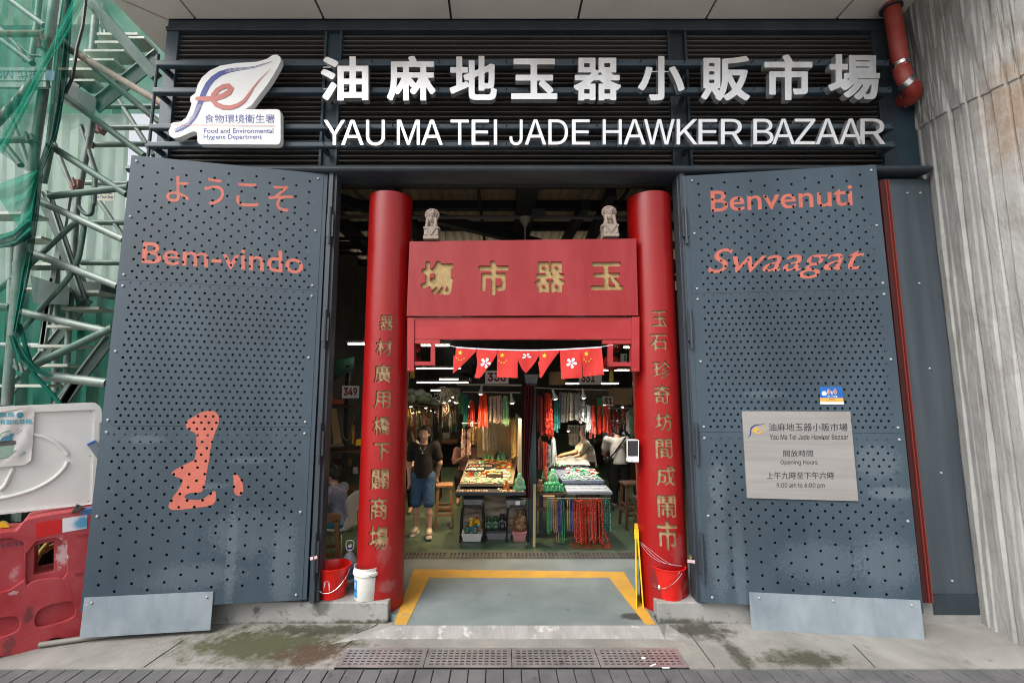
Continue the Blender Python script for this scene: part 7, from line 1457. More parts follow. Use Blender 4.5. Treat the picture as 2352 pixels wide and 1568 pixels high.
# ------------------------------------------------------------------ people
SKIN1 = mat('tan skin', (.54, .31, .21), (.58, .35, .25), scale=9, rough=.5); SKIN2 = mat('light skin', (.5, .29, .20), rough=.5); HAIR = mat('black hair', (.012, .010, .009), (.025, .018, .014), scale=40, rough=.45); HAIRB = mat('brown hair', (.05, .025, .015), rough=.5); EYEW = mat('eye', (.015, .012, .01), rough=.2); LIP = mat('lips', (.32, .09, .07), rough=.5)
def person(base, rot, J, label, skin_m, hair_m, top, bottom, hair='short', h=.010, shoes=None, sleeve=.62, hem=.5, build=1.0, female=False):
    r = empty('person', base, label, 'person'); M_ = T(*base) @ RZ(rot); X = lambda p: tuple(M_ @ V(p)); mid = lambda a, c, t: tuple(np.array(a) * (1 - t) + np.array(c) * t)
    w = build; pr = []
    hd = np.array(J['head']); fd = np.array(J.get('face', (0, -1, 0)), float); fd /= np.linalg.norm(fd); side = np.cross(fd, (0, 0, 1.0)); side /= np.linalg.norm(side); up = np.cross(side, fd)
    H = lambda a, b_, c: tuple(hd + side * a + fd * b_ + up * c)
    cap = lambda a, c, r0, r1: pr.append((X(a), X(c), r0, r1)); ell = lambda a, rr: pr.append((X(a), None, rr if isinstance(rr, tuple) else (rr,) * 3, None))
    ell(H(0, -.012, .03), .083); ell(H(0, .02, -.02), .068); ell(H(0, .045, -.065), .042); ell(H(0, .088, -.018), .015); cap(H(0, .075, .01), H(0, .09, -.02), .010, .014); ell(H(0, .07, .02), .025); ell(H(-.078, -.0, -.01), .020); ell(H(.078, -.0, -.01), .020); ell(H(-.035, .05, -.025), .03); ell(H(.035, .05, -.025), .03)
    cap(J['neck'], hd - up * .05, .052 * w, .048 * w)
    cap(mid(J['pelvis'], J['chest'], 0), mid(J['pelvis'], J['chest'], .6), .118 * w, .115 * w); cap(mid(J['pelvis'], J['chest'], .6), J['chest'], .118 * w, .110 * w); cap(J['chest'], J['neck'], .085 * w, .05)
    for s in 'LR':
        S_, E_, W_ = J['sh' + s], J['el' + s], J['wr' + s]; cap(J['chest'], S_, .09 * w, .058 * w); cap(S_, E_, .05 * w, .040 * w); cap(E_, W_, .038 * w, .027)
        d = np.array(W_) - np.array(E_); d /= np.linalg.norm(d); pv = np.array(J.get('palm' + s, (0, 0, 1.0)), float); pv = pv - d * pv.dot(d)
        if np.linalg.norm(pv) < .05: pv = np.cross(d, (1, 0, 0))
        pv /= np.linalg.norm(pv); sd = np.cross(d, pv); W0 = np.array(W_)
        cap(W0, W0 + d * .05, .025, .028)
        for i, (o, ln) in enumerate(((-.026, .066), (-.009, .078), (.009, .073), (.025, .056))):
            k = W0 + d * .075 + sd * o; m_ = k + d * ln * .5 - pv * .006; cap(W0 + d * .04 + sd * o * .8, k, .012, .0105); cap(k, m_, .0095, .009); cap(m_, m_ + d * ln * .4 - pv * .02, .009, .0075)
        cap(W0 + d * .03 - sd * .025, W0 + d * .065 - sd * .05, .012, .010); cap(W0 + d * .065 - sd * .05, W0 + d * .095 - sd * .052, .010, .008)
        if 'hip' + s in J:
            cap(J['pelvis'], J['hip' + s], .10 * w, .088 * w); cap(J['hip' + s], J['kn' + s], .080 * w, .054 * w); k_, a_ = J['kn' + s], J['an' + s]; cap(k_, mid(k_, a_, .35), .050, .052); cap(mid(k_, a_, .35), a_, .052, .034); cap(a_, J['toe' + s], .036, .026)
    skin('body', pr, h, skin_m, r, k=.022)
    # face
    for s in (-1, 1): MB().ball(X(H(.031 * s, .073, .012)), (.011, .008, .007), 8, 5).build('eye', EYEW, r); MB().tube([X(H(.016 * s, .085, .030)), X(H(.045 * s, .074, .032))], .004, 5).build('eyebrow', hair_m, r)
    MB().tube([X(H(-.022, .074, -.055)), X(H(0, .085, -.056)), X(H(.022, .074, -.055))], .0055, 6).build('mouth', LIP, r)
    # hair
    hp = [(X(H(0, -.020, .045)), None, (.092,) * 3, None), (X(H(0, -.005, .085)), None, (.058,) * 3, None), (X(H(-.062, -.02, .03)), None, (.04,) * 3, None), (X(H(.062, -.02, .03)), None, (.04,) * 3, None), (X(H(0, -.055, -.02)), None, (.06,) * 3, None)]
    if hair == 'bun': hp.append((X(H(0, -.10, .04)), None, (.045,) * 3, None))
    if hair == 'long': hp += [(X(H(0, -.07, -.03)), X(H(0, -.09, -.22)), .07, .05), (X(H(-.06, -.02, -.02)), X(H(-.06, -.05, -.16)), .035, .03), (X(H(.06, -.02, -.02)), X(H(.06, -.05, -.16)), .035, .03)]
    if hair == 'bushy': hp += [(X(H(0, -.04, .03)), None, (.12,) * 3, None), (X(H(-.05, -.06, -.05)), None, (.08,) * 3, None), (X(H(.05, -.06, -.05)), None, (.08,) * 3, None)]
    cen, fv, uv = V(X(H(0, 0, 0))), (M_.to_3x3() @ V(fd)), (M_.to_3x3() @ V(up))
    clip = lambda A, B_, C_: (A - cen.x) * fv.x + (B_ - cen.y) * fv.y + (C_ - cen.z) * fv.z - .030 - np.clip(((A - cen.x) * uv.x + (B_ - cen.y) * uv.y + (C_ - cen.z) * uv.z) - .062, 0, .05) * 1.1
    skin('hair', hp, h, hair_m, r, k=.02, clip=clip)
    # clothes
    g = .016; tp = []; C = lambda a, c, r0, r1: tp.append((X(a), X(c), r0, r1))
    C(mid(J['pelvis'], J['chest'], -.25), mid(J['pelvis'], J['chest'], .6), .128 * w + g, .120 * w + g); C(mid(J['pelvis'], J['chest'], .6), J['chest'], .120 * w + g, .112 * w + g); C(J['chest'], mid(J['chest'], J['neck'], .75), .09 * w + g, .052 + g * .6)
    for s in 'LR': C(J['chest'], J['sh' + s], .09 * w + g, .060 * w + g); C(J['sh' + s], mid(J['sh' + s], J['el' + s], sleeve), .056 * w + g, .056 * w + g); 
    if sleeve > .95:
        for s in 'LR': C(J['el' + s], mid(J['el' + s], J['wr' + s], .7), .045 * w + g, .036 + g)
    nk_ = V(X(J['neck'])); hz = X(J['pelvis'])[2] - .045; clipT = lambda A, B_, C_: np.maximum((C_ - nk_.z) - .008 - np.hypot(A - nk_.x, B_ - nk_.y) * .15, hz - C_)
    skin('shirt', tp, h * 1.1, top, r, k=.02, clip=clipT)
    if bottom is not None and 'hipL' in J:
        bp2 = []; D = lambda a, c, r0, r1: bp2.append((X(a), X(c), r0, r1)); D(J['pelvis'], mid(J['pelvis'], J['chest'], .12), .122 * w + g, .118 * w + g)
        for s in 'LR':
            D(J['pelvis'], J['hip' + s], .105 * w + g, .092 * w + g); D(J['hip' + s], mid(J['hip' + s], J['kn' + s], min(hem * 2, 1)), .086 * w + g, .068 * w + g if hem > .45 else .085 * w + g)
            if hem > .5: D(J['kn' + s], mid(J['kn' + s], J['an' + s], (hem - .5) * 2), .062 * w + g * .6, .05)
        skin('shorts' if hem <= .5 else 'trousers', bp2, h * 1.1, bottom, r, k=.02)
    if shoes is not None:
        for s in 'LR':
            a_, t_ = np.array(J['an' + s]), np.array(J['toe' + s]); d = t_ - a_; d[2] *= .3; d /= np.linalg.norm(d); z = min(a_[2], t_[2]) - .045
            sole = [(X(tuple(np.array((a_[0], a_[1], z)) - d * .05)), X(tuple(np.array((a_[0], a_[1], z)) + d * .17)), .042, .048)]; zz = X((0, 0, z))[2]
            o = skin('sandal', sole + [(X(tuple(np.array((t_[0], t_[1], z + .045)) - d * .05)), None, (.052, .052, .045), None), (X(tuple(np.array((t_[0], t_[1], z + .06)) - d * .11)), None, (.048, .05, .042), None)], h, shoes, r, k=.01, clip=lambda A, B_, C_: (zz - .004) - C_)
    return r, X, H
JEAN = mat('blue denim', (.035, .085, .17), (.06, .13, .24), scale=30, rough=.85); BLKT = mat('black cotton', (.008, .008, .009), (.014, .014, .015), scale=10, rough=.9); CREAM = mat('cream rubber', (.62, .54, .40), rough=.6)
mp_ = gz(970, 1226, 0)
man, MX, MH = person((mp_.x, mp_.y, 0), 0, dict(pelvis=(0, 0, .90), chest=(0, -.01, 1.20), neck=(0, -.01, 1.375), head=(.005, -.03, 1.505), shL=(-.175, 0, 1.315), elL=(-.235, .03, 1.05), wrL=(-.215, -.03, .82), shR=(.175, 0, 1.315), elR=(.245, .05, 1.06), wrR=(.20, .14, .86), hipL=(-.085, 0, .84), knL=(-.10, -.03, .46), anL=(-.105, .03, .085), toeL=(-.125, -.12, .05), hipR=(.085, 0, .84), knR=(.105, -.10, .47), anR=(.125, -.13, .10), toeR=(.145, -.28, .075), palmL=(1, 0, 0), palmR=(-1, 0, 0), face=(-.12, -1, -.12)), 'man in black T-shirt, denim shorts and cream sandals walking out along the aisle', SKIN1, HAIR, BLKT, JEAN, 'short', .009, CREAM, hem=.47, build=1.06)
b = MB(); b.tube([MX(p) for p in ((-.06, -.06, 1.37), (-.03, -.118, 1.30), (0, -.135, 1.25), (.03, -.118, 1.30), (.06, -.06, 1.37))], .003, 5); b.ball(MX((0, -.14, 1.235)), (.014, .006, .018), 8, 6); b.build('pendant', CHROME, man)
bpx = chx - .02; TURN = R(-35)
boy, BX, BH = person((bpx, chy, 0), R(-14), dict(pelvis=(.06, 0, .53), chest=(-.01, 0, .80), neck=(-.06, 0, .95), head=(-.125, 0, 1.075), shL=(-.03, -.15, .89), elL=(-.15, -.17, .66), wrL=(-.33, -.12, .78), shR=(-.03, .15, .89), elR=(-.15, .17, .66), wrR=(-.33, .10, .78), hipL=(.02, -.09, .50), knL=(-.36, -.10, .50), anL=(-.32, -.10, .08), toeL=(-.46, -.10, .05), hipR=(.02, .09, .50), knR=(-.36, .10, .50), anR=(-.32, .10, .08), toeR=(-.46, .10, .05), palmL=(0, 0, 1), palmR=(0, 0, 1), face=(-1, -.15, -.3)), 'boy in glasses and pale patterned T-shirt sitting sideways on the shell chair', SKIN1, HAIR, mat('pale patterned tee', (.42, .42, .50), (.25, .26, .36), scale=40, rough=.9), mat('teal shorts', (.03, .22, .27), rough=.9), 'short', .010, None, hem=.42, build=.92)
b = MB(); b.tube([BX(BH(.078, .0, .012)), BX(BH(.05, .085, .012)), BX(BH(.02, .10, .010)), BX(BH(-.02, .10, .010)), BX(BH(-.05, .085, .012)), BX(BH(-.078, 0, .012))], .003, 5); b.build('glasses', CHROME, boy)
vp = at(1068, 1040, 9.3)
person((vp.x, 9.3, 0), 0, dict(pelvis=(0, .05, .55), chest=(.02, 0, .86), neck=(.03, -.03, 1.03), head=(.0, -.06, 1.16), shL=(-.16, 0, .97), elL=(-.20, -.14, .76), wrL=(.02, -.30, .90), shR=(.19, 0, .97), elR=(.24, -.14, .76), wrR=(.14, -.32, .90), hipL=(-.08, .02, .50), knL=(-.1, -.35, .50), anL=(-.1, -.32, .08), toeL=(-.1, -.45, .05), hipR=(.08, .02, .5), knR=(.1, -.35, .5), anR=(.1, -.32, .08), toeR=(.1, -.45, .05), face=(.3, -1, -.4)), 'vendor in pink shirt seated behind the long rosy necklaces', SKIN2, HAIR, mat('pink shirt', (.46, .25, .21), (.36, .18, .15), scale=12, rough=.95), BLKT, 'short', .012, None, sleeve=.8, hem=.9)
wp = at(1350, 1050, 8.6)
wm, WX, WH = person((wp.x, 8.6, 0), 0, dict(pelvis=(.03, .02, .80), chest=(-.01, 0, 1.10), neck=(-.04, 0, 1.27), head=(-.06, -.01, 1.40), shL=(-.06, -.16, 1.20), elL=(-.20, -.24, .99), wrL=(-.42, -.22, .96), shR=(-.02, .16, 1.20), elR=(-.22, .14, 1.02), wrR=(-.44, .08, .98), hipL=(.02, -.09, .78), knL=(-.12, -.1, .45), anL=(-.02, -.1, .08), toeL=(-.15, -.1, .05), hipR=(.02, .09, .78), knR=(-.12, .1, .45), anR=(-.02, .1, .08), toeR=(-.15, .1, .05), face=(-1, .3, -.35)), 'woman in cream T-shirt reaching over the counter of the bright stall', SKIN2, HAIR, mat('cream tee', (.55, .50, .42), rough=.9), mat('khaki shorts', (.36, .24, .13), rough=.9), 'long', .012, None, hem=.45)
MB().box(-.07, .07, -.03, .03, -.09, .09, T(*WX((.02, -.19, .80)))).build('shoulder_bag', BLACK, wm, bevel=.012)
sp = gz(1425, 1168, 0)
sh_, SXf, SHf = person((sp.x, sp.y, 0), 0, dict(pelvis=(0, 0, .88), chest=(.01, .14, 1.15), neck=(.03, .24, 1.28), head=(.08, .34, 1.36), shL=(-.17, .16, 1.24), elL=(-.23, .22, .99), wrL=(-.16, .38, .88), shR=(.18, .16, 1.24), elR=(.22, .26, .99), wrR=(.14, .42, .9), hipL=(-.09, 0, .84), knL=(-.10, -.02, .46), anL=(-.10, .03, .08), toeL=(-.11, .16, .05), hipR=(.09, 0, .84), knR=(.1, 0, .46), anR=(.1, .05, .08), toeR=(.11, .18, .05), face=(.1, 1, -.5)), 'shopper in white T-shirt with a black strap across the back, bending over a stall', SKIN1, HAIR, mat('white tee', (.56, .54, .50), rough=.9), BLKT, 'short', .012, None, hem=.93, build=1.12)
b = MB(); b.tube([SXf(p) for p in ((.15, .03, 1.31), (.03, -.03, 1.18), (-.10, -.09, 1.04), (-.20, -.06, .92))], .014, 6); b.build('bag_strap', BLACK, sh_, smooth=True); MB().ball(SXf((-.22, 0, .86)), (.05, .09, .10), 10, 8).build('sling_bag', BLACK, sh_, smooth=True)
s2 = at(1414, 1020, 9.5)
person((s2.x, 9.5, 0), 0, dict(pelvis=(0, 0, .88), chest=(0, .08, 1.17), neck=(.02, .14, 1.32), head=(.04, .20, 1.42), shL=(-.16, .1, 1.25), elL=(-.2, .12, 1.0), wrL=(-.15, .3, .9), shR=(.16, .1, 1.25), elR=(.2, .14, 1.0), wrR=(.14, .3, .9), hipL=(-.09, 0, .84), knL=(-.1, 0, .46), anL=(-.1, .03, .08), toeL=(-.1, .15, .05), hipR=(.09, 0, .84), knR=(.1, 0, .46), anR=(.1, .05, .08), toeR=(.1, .16, .05), face=(.2, 1, -.4)), 'shopper with bushy dark hair and pale blue top standing beyond the bending one', SKIN1, HAIR, mat('pale blue top', (.20, .33, .44), rough=.9), BLKT, 'bushy', .014, None, hem=.93)
hp_ = at(934, 1000, 8.3)
person((hp_.x, 8.3, 0), 0, dict(pelvis=(0, 0, .85), chest=(0, 0, 1.13), neck=(0, 0, 1.30), head=(.02, -.02, 1.42), shL=(-.16, 0, 1.22), elL=(-.2, .05, .97), wrL=(-.15, -.2, .9), shR=(.16, 0, 1.22), elR=(.2, .05, .97), wrR=(.15, -.2, .9), hipL=(-.09, 0, .8), knL=(-.1, 0, .45), anL=(-.1, .03, .08), toeL=(-.1, -.12, .05), hipR=(.09, 0, .8), knR=(.1, 0, .45), anR=(.1, .03, .08), toeR=(.1, -.12, .05), face=(-.8, .6, -.4)), 'brown haired person in white half hidden behind the man in black', SKIN2, HAIRB, mat('white blouse', (.5, .5, .48), rough=.9), BLKT, 'long', .014, None, hem=.93)

# ------------------------------------------------------------------ lanterns, fan, shelves and clutter
LRED = mat('lantern red silk', (.33, .008, .01), (.24, .005, .008), scale=20, rough=.6)
def lantern(u, v, y, rad, lab, tassel, ch):
    c = at(u, v, y); r = empty('red_lantern', c, lab, 'lantern', 'red lanterns behind the gateway'); b = MB(); n = 24; vs = []
    prof = [(rad * math.cos(t), rad * .82 * math.sin(t)) for t in np.linspace(-1.25, 1.25, 12)]; b.lathe([(q_ * (1), z) for q_, z in prof], c, n); b.v = [tuple(V((c.x, c.y, p[2])) + (V(p) - V((c.x, c.y, p[2]))) * (1 + .03 * math.cos(12 * math.atan2(p[1] - c.y, p[0] - c.x)))) for p in b.v]; b.build('silk_body', LRED, r, smooth=True)
    for s in (-1, 1): MB().lathe([(0, 0), (rad * .35, 0), (rad * .35, rad * .12), (0, rad * .12)], c + V((0, 0, s * rad * .80 - rad * .06)), 16).build('gold_cap', GOLD, r)
    m = MB(); f = lambda a, b_, d: c + V((rad * math.sin((a - .5) * 1.0) * math.cos((b_ - .5) * .9), -(rad * 1.03 + d) * math.cos((a - .5) * 1.0) * math.cos((b_ - .5) * .9), rad * .82 * math.sin((b_ - .5) * 1.1))); text_on(m, ch, f, .002, .006); m.build('gold_character', GOLD, r)
    if tassel:
        m = MB()
        for k in range(16): a = 2 * PI * k / 16; m.tube([c + V((.02 * math.cos(a), .02 * math.sin(a), -rad * .85)), c + V((.028 * math.cos(a), .028 * math.sin(a), -rad * .85 - .14))], .004, 4)
        m.build('tassel', mat('gold tassel', (.42, .30, .03), rough=.7), r)
lantern(1412, 793, 6.1, .115, 'upper red lantern hanging behind the fretwork by the exit sign', False, '如'); lantern(1404, 834, 6.0, .125, 'lower red lantern with gold tassel behind the fretwork by the exit sign', True, '意'); lantern(950, 797, 6.1, .105, 'upper red lantern behind the fretwork beside the column of nine characters', False, '如'); lantern(948, 828, 6.0, .11, 'lower red lantern with tassel behind the fretwork beside the column of nine characters', True, '意')
ex = qpx(ypl(8.0), 1426, 1440, 812, 832); er = empty('exit_sign', ex(.5, 0), 'white hanging exit sign with green figure beside the lantern', 'exit sign'); MB().slab(ex, 0, 1, 0, 1, -.02, 0).build('panel', WHITE, er); m = MB(); m.slab(ex, .55, .9, .15, .85, .001, .002); m.build('green_figure', JADE, er)
fc = at(1090, 862, 7.6); wf = empty('wall_fan', fc, 'black wall fan with round cage under the first flags', 'fan'); b = MB()
Mf = T(*fc) @ RX(R(62)) @ RY(R(10))
for rr in (.06, .12, .18, .235): b.tube([Mf @ V((rr * math.cos(a), rr * math.sin(a), .05 * (1 - rr / .235))) for a in np.linspace(0, 2 * PI, 25)[:-1]], .005, 4, closed=True)
for k in range(14): a = 2 * PI * k / 14; b.tube([Mf @ V((0, 0, .055)), Mf @ V((.235 * math.cos(a), .235 * math.sin(a), 0))], .004, 4)
b.build('cage', BLACK, wf); b = MB(); b.lathe([(0, -.16), (.07, -.16), (.075, -.04), (0, -.04)], (0, 0, 0), 14, Mf); b.build('motor', IVORY, wf)
b = MB()
for k in range(4): b.box(.03, .2, -.05, .05, -.01, -.005, Mf @ RZ(k * PI / 2) @ RX(.3))
b.build('fan_blade', BLACK, wf); MB().tube([fc + V((0, .12, .05)), fc + V((.05, .2, .6)), fc + V((.05, .2, 1.6))], .02, 6).build('drop_rod', STEELI, wf)
Q3 = lambda x, y: (729.2 + x * .2639, 861.3 + y * .2639)
sr = empty('storage_rack', at(*Q3(220, 900), 7.4), 'dark storage rack full of odds and ends behind the boy', 'rack')
for yy in (262, 655, 1000): a = at(*Q3(60, yy), 7.3); MB().box(-3.5, at(*Q3(395, yy), 7.3).x + .25, 7.25, 7.7, a.z - .03, a.z).build('shelf', DARKW, sr)
for x in (240, 400): MB().box(at(*Q3(x, 500), 7.3).x - .03, at(*Q3(x, 500), 7.3).x + .03, 7.3, 7.36, 0, 2.6).build('upright', STEELI, sr)
def pq_(pts, y, th, m, name, lab, cat): q = MB(); q.hexa([at(*Q3(*p), y) for p in pts], [at(*Q3(*p), y + th) for p in pts]); tag(q.build(name, m, bevel=.003), lab, cat)
pq_([(140, 600), (215, 592), (165, 290), (110, 290)], 7.28, .03, PLY, 'wood_plank', 'pale wooden plank leaning on the rack behind the boy', 'plank'); pq_([(110, 625), (228, 620), (228, 592), (110, 600)], 7.24, .08, TRAYW, 'wood_block', 'pale wooden block lying on the middle rack shelf', 'wood block'); pq_([(295, 600), (320, 600), (326, 435), (306, 435)], 7.28, .03, WOOD, 'wood_batten', 'narrow brown batten upright on the rack', 'batten'); pq_([(100, 248), (225, 250), (225, 215), (100, 205)], 7.2, .2, mat('orange plastic', (.5, .14, .02), rough=.5), 'orange_crate', 'orange plastic crate on the top shelf below the stall number', 'crate'); pq_([(330, 612), (385, 612), (385, 555), (335, 560)], 7.3, .1, YELB, 'straw_roll', 'straw coloured roll beside the column on the rack', 'roll'); pq_([(215, 785), (300, 785), (300, 720), (215, 720)], 7.35, .1, BROWNC, 'brown_case', 'brown case on the shelf above the boy', 'case'); pq_([(130, 780), (210, 780), (210, 725), (130, 725)], 7.4, .1, DARKW, 'dark_case', 'dark case next to the brown case above the boy', 'case'); pq_([(308, 860), (352, 858), (352, 800), (308, 800)], 7.3, .08, SILV, 'metal_tin', 'dull metal tin on the rack beside the column', 'tin')
b = MB(); b.grid(lambda a, c: at(*Q3(20 + 300 * a, -60 + 190 * (1 - a) * (1 - c * .7) - 100 * c), 7.0 + .8 * c), 12, 6); tag(b.build('green_tarp', mat('green tarp', (.015, .09, .05), rough=.7), smooth=True), 'dark green tarp sagging above the stall number 349', 'tarp')
m = MB(); m.tube([V(p) for p in chaikin([tuple(at(*Q3(*p), 7.2)) for p in ((200, 330), (215, 470), (235, 570), (285, 560), (295, 470), (322, 340))], 2, False)], .006, 5); tag(m.build('hanging_cable', mat('tan cable', (.25, .16, .08), rough=.6)), 'tan cable looped in front of the rack', 'cable')
# aisle stall by the column: packed rack with hanging strings
ak = empty('aisle_stall', at(960, 1060, 9.5), 'dim aisle stall with a packed top rack beside the column', 'stall'); X0_, X1_ = at(905, 1050, 9.3).x, at(1000, 1050, 9.3).x
MB().box(X0_, X1_, 9.1, 10.4, 1.88, 1.92).build('top_rack', DARKW, ak); MB().box(X0_ - .3, X1_, 9.3, 10.4, .72, .78).build('counter', DARKW, ak)
for x, y in ((X1_ - .04, 9.15), (X1_ - .04, 10.3), (X0_, 9.15)): MB().box(x - .03, x + .03, y - .03, y + .03, 0, 1.9).build('upright', STEELI, ak)
heap(X0_, X1_, 9.1, 9.6, lambda y: 1.93, [JADED, SILV, PALEG, ICE, BROWNC], 70, .06, 'wrapped_goods', 'plastic wrapped goods heaped on the packed top rack')
for k in range(14):
    necklaces(936 + k * 4.6, 940 + k * 4.6, 938, 985 + (k * 37 % 25), 9.2, [GOLDB, AMBB, PEARL, DKRED, GOLDB, TEALB][k % 6], 1, .008, ['gold bead string', 'amber bead string', 'pearl bead string', 'garnet bead string', 'gold bead string', 'teal bead string'][k % 6] + ' hanging under the packed top rack', ['gold', 'amber', 'pearl', 'garnet', 'gold', 'teal'][k % 6] + ' strings under the packed rack')
bt = empty('back_stall', at(1020, 1040, 14), 'dim row of stalls at the far end of the aisle', 'stall')
for k, (u0, u1, y) in enumerate(((1000, 1050, 13), (1000, 1046, 16), (1340, 1480, 13))):
    a, c = at(u0, 1040, y), at(u1, 1040, y); MB().box(a.x, c.x, y, y + .8, .7, .78).build('counter', DARKW, bt); MB().box(a.x, c.x, y + .8, y + .86, 0, 2.3).build('screen_panel', mat('dim panel', (.10, .07, .05), (.04, .03, .03), scale=9, rough=.7), bt)
for k, (u, v, y) in enumerate(((1025, 1000, 12.5), (1015, 985, 15), (1022, 966, 14), (980, 968, 12), (1394, 1000, 12.5), (1030, 938, 15))):
    q = qpx(ypl(y), u - 8, u + 8, v - 7, v + 7); tag(MB().slab(q, 0, 1, 0, 1, -.01, 0).build('small_notice', mat('dim notice paper', (.5, .45, .38), rough=.7)), ['white notice beside the aisle counter', 'dim notice deep in the aisle', 'pale card pinned above the aisle counter', 'tilted number card over the gold strings', 'card pinned behind the coral bunches', 'small far card under the tube lights'][k], 'notice')

for k in range(26):
    u = 1002 + (k * 29 % 46); y = 10.5 + (k * 7 % 9) * .5; v = 925 + (k * 13 % 30)
    necklaces(u, u + 4, v, v + 34 + (k * 11 % 22), y, [CORALD, GOLDB, PEARL, AMBB, TEALB, SILV, PINK][k % 7], 1, .012, ['dark coral', 'gold', 'pearl', 'amber', 'teal', 'grey', 'rosy'][k % 7] + ' bead strand hanging deep in the aisle', 'strands of ' + ['dark coral', 'gold', 'pearl', 'amber', 'teal', 'grey', 'rosy'][k % 7] + ' beads deep in the aisle', width=.04)
for k in range(16):
    u = 1392 + (k * 17 % 66); y = 9.6 + (k * 5 % 7) * .4; v = 930 + (k * 11 % 22)
    necklaces(u, u + 4, v, v + 40 + (k * 13 % 26), y, [DKRED, GREENB, GOLDB, PEARL, CORALD][k % 5], 1, .011, ['garnet', 'jade', 'gold', 'pearl', 'dark coral'][k % 5] + ' bead strand hanging beyond the bending shopper', 'strands of ' + ['garnet', 'jade', 'gold', 'pearl', 'dark coral'][k % 5] + ' beads beyond the shopper', width=.04)
spot(1020, 925, 12.5, True, 14, 'warm lamp deep in the aisle under the tube lights', (0, 0), .9); spot(1430, 935, 9.8, False, 10, 'white lamp over the strands beyond the bending shopper', (0, 0), .8); spot(860, 930, 7.0, True, 3, 'weak added lamp hidden behind the column to lighten the storage rack', (0, 0), .7)  # last one is an added, unseen lamp lightening the rack and the boy

# desk fans, wrapped bags and boxes crowding the aisle beyond the man
for k, (u, v, y, lab) in enumerate(((1016, 905, 11.5, 'old white wall fan facing the aisle under the tube lights'), (1032, 916, 12.6, 'old white wall fan second along the aisle'), (1012, 938, 10.6, 'grey fan hanging lowest over the aisle'))):
    p = at(u, v, y); r = empty('aisle_fan', p, lab, 'fan', 'fans along the aisle'); Mf = T(*p) @ RX(R(70))
    b = MB()
    for rr in (.07, .14, .20): b.tube([Mf @ V((rr * math.cos(a), rr * math.sin(a), 0)) for a in np.linspace(0, 2 * PI, 19)[:-1]], .006, 4, closed=True)
    for j in range(10): a = 2 * PI * j / 10; b.tube([Mf @ V((0, 0, .02)), Mf @ V((.2 * math.cos(a), .2 * math.sin(a), 0))], .005, 4)
    b.build('cage', IVORY, r); b = MB(); b.lathe([(0, -.2), (.08, -.2), (.085, -.03), (0, -.03)], (0, 0, 0), 12, Mf); b.build('motor', IVORY, r)
BAGM = mat('clear plastic bag', (.30, .34, .28), (.10, .20, .08), scale=9, rough=.25, coat=.5)
for k, (u, v, y, s) in enumerate(((938, 905, 8.6, .15), (948, 912, 8.5, .14), (960, 908, 8.7, .16), (973, 912, 8.6, .15), (986, 918, 8.7, .14), (996, 924, 8.8, .12))):
    p = at(u, v, y); skin('plastic_bag', [(tuple(p + V((random.uniform(-.06, .06), random.uniform(-.05, .05), random.uniform(-.04, .04))) * (s / .15)), None, (s * random.uniform(.5, .8), s * .55, s * random.uniform(.35, .6)), None) for _ in range(5)], s * .09, BAGM, None, k=.02)
    tag(bpy.data.objects[-1] if False else COL.objects[-1], ['bulging plastic bag of green goods nearest the column on the packed rack', 'second plastic bag from the column on the packed rack', 'biggest plastic bag in the middle of the packed rack', 'fourth plastic bag from the column on the packed rack', 'drooping plastic bag near the rack end', 'small plastic bag at the very end of the packed rack'][k], 'plastic bag', 'plastic bags on the packed rack')
MB().hexa([at(930, 930, 8.4), at(1002, 938, 8.7), at(1002, 938, 9.2), at(930, 930, 9.2)], [at(930, 926, 8.4), at(1002, 934, 8.7), at(1002, 934, 9.2), at(930, 926, 9.2)]).build('front_shelf', DARKW, ak)
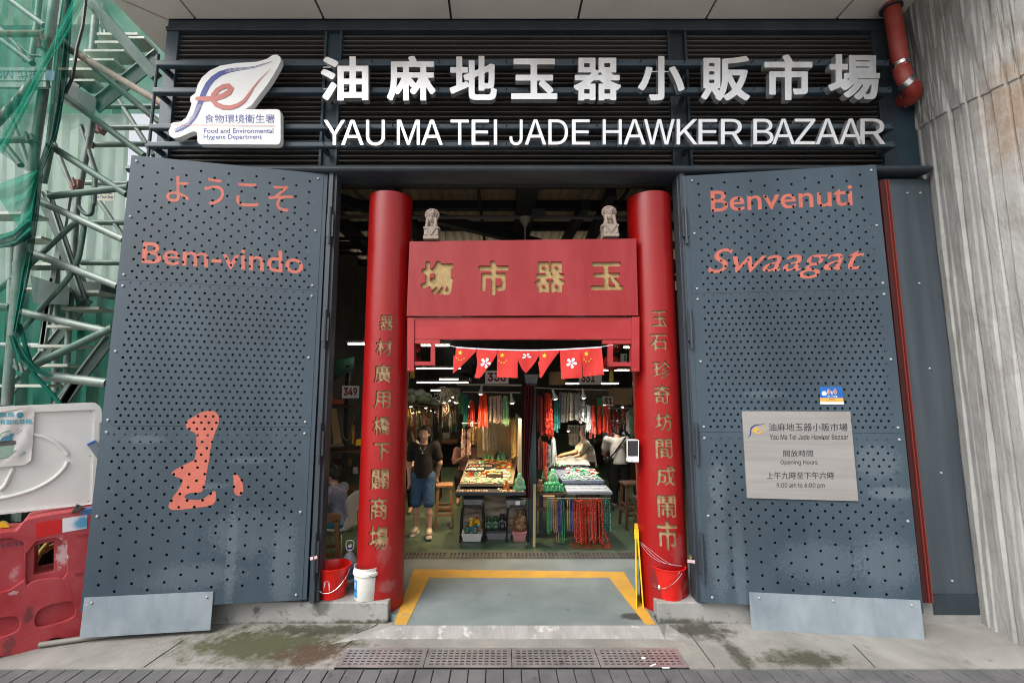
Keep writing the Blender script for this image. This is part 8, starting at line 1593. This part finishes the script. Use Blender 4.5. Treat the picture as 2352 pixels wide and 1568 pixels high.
for k in range(12):
    u = 938 + k * 5.2; necklaces(u, u + 4, 940 + k % 3 * 5, 985 + (k * 23 % 40), 8.6, [GOLDB, AMBB, CORAL, GOLDB, SILV, DKRED][k % 6], 1, .009, ['gold', 'amber', 'red', 'gold', 'grey', 'garnet'][k % 6] + ' bead strand hanging from the front edge of the packed rack', ['gold', 'amber', 'red', 'gold', 'grey', 'garnet'][k % 6] + ' strands on the rack front', width=.035)
for k, (x, z, y, w, h, m, lab) in enumerate(((-.62, .0, 10.6, .4, .75, WOOD, 'wooden side table in the aisle behind the stool'), (-.75, .0, 12.2, .5, .8, DARKW, 'dark cabinet standing in the aisle'), (-.5, 0, 14, .5, 1.1, CARD, 'tall brown carton far down the aisle'), (3.0, 0, 11, .7, .85, DARKW, 'dark cabinet behind the bending shopper'))):
    r = empty('aisle_cabinet', (x, y, 0), lab, 'cabinet'); MB().box(x - w / 2, x + w / 2, y, y + .4, .05, h).build('carcass', m, r, bevel=.006); MB().box(x - w / 2 - .02, x + w / 2 + .02, y - .02, y + .42, h, h + .03).build('top_board', m, r, bevel=.004)

for k, (x0, x1, y0, y1, m, lab) in enumerate(((SX0 + .06, SX0 + .36, 7.42, 7.66, TRAYD, 'black bangle tray on the warm table by the aisle'), (SX0 + .42, SX0 + .66, 7.15, 7.3, DARKW, 'dark wooden tray of trinkets in the middle of the warm table'), (SX0 + .08, SX0 + .5, 7.72, 7.9, TRAYD, 'long black tray of bead clusters before the vendor'))):
    b = MB(); z = ztl((y0 + y1) / 2); b.box(x0, x1, y0, y1, z, z + .05); b.box(x0 - .012, x1 + .012, y0 - .012, y0, z, z + .07); b.box(x0 - .012, x1 + .012, y1, y1 + .012, z, z + .075); tag(b.build('goods_tray', m, bevel=.003), lab, 'tray', 'trays on the warm table')
    heap(x0 + .02, x1 - .02, y0 + .02, y1 - .02, lambda y: z + .05, [[PEARL, GOLDB, ICE], [GREENB, AMBB, YELB, ICE], [CORAL, PALEG, PEARL]][k], 60, .017, 'tray_beads', ['cream bangles and beads in the black bangle tray', 'green and amber trinkets in the dark wooden tray', 'coral and pearl clusters in the long black tray'][k])
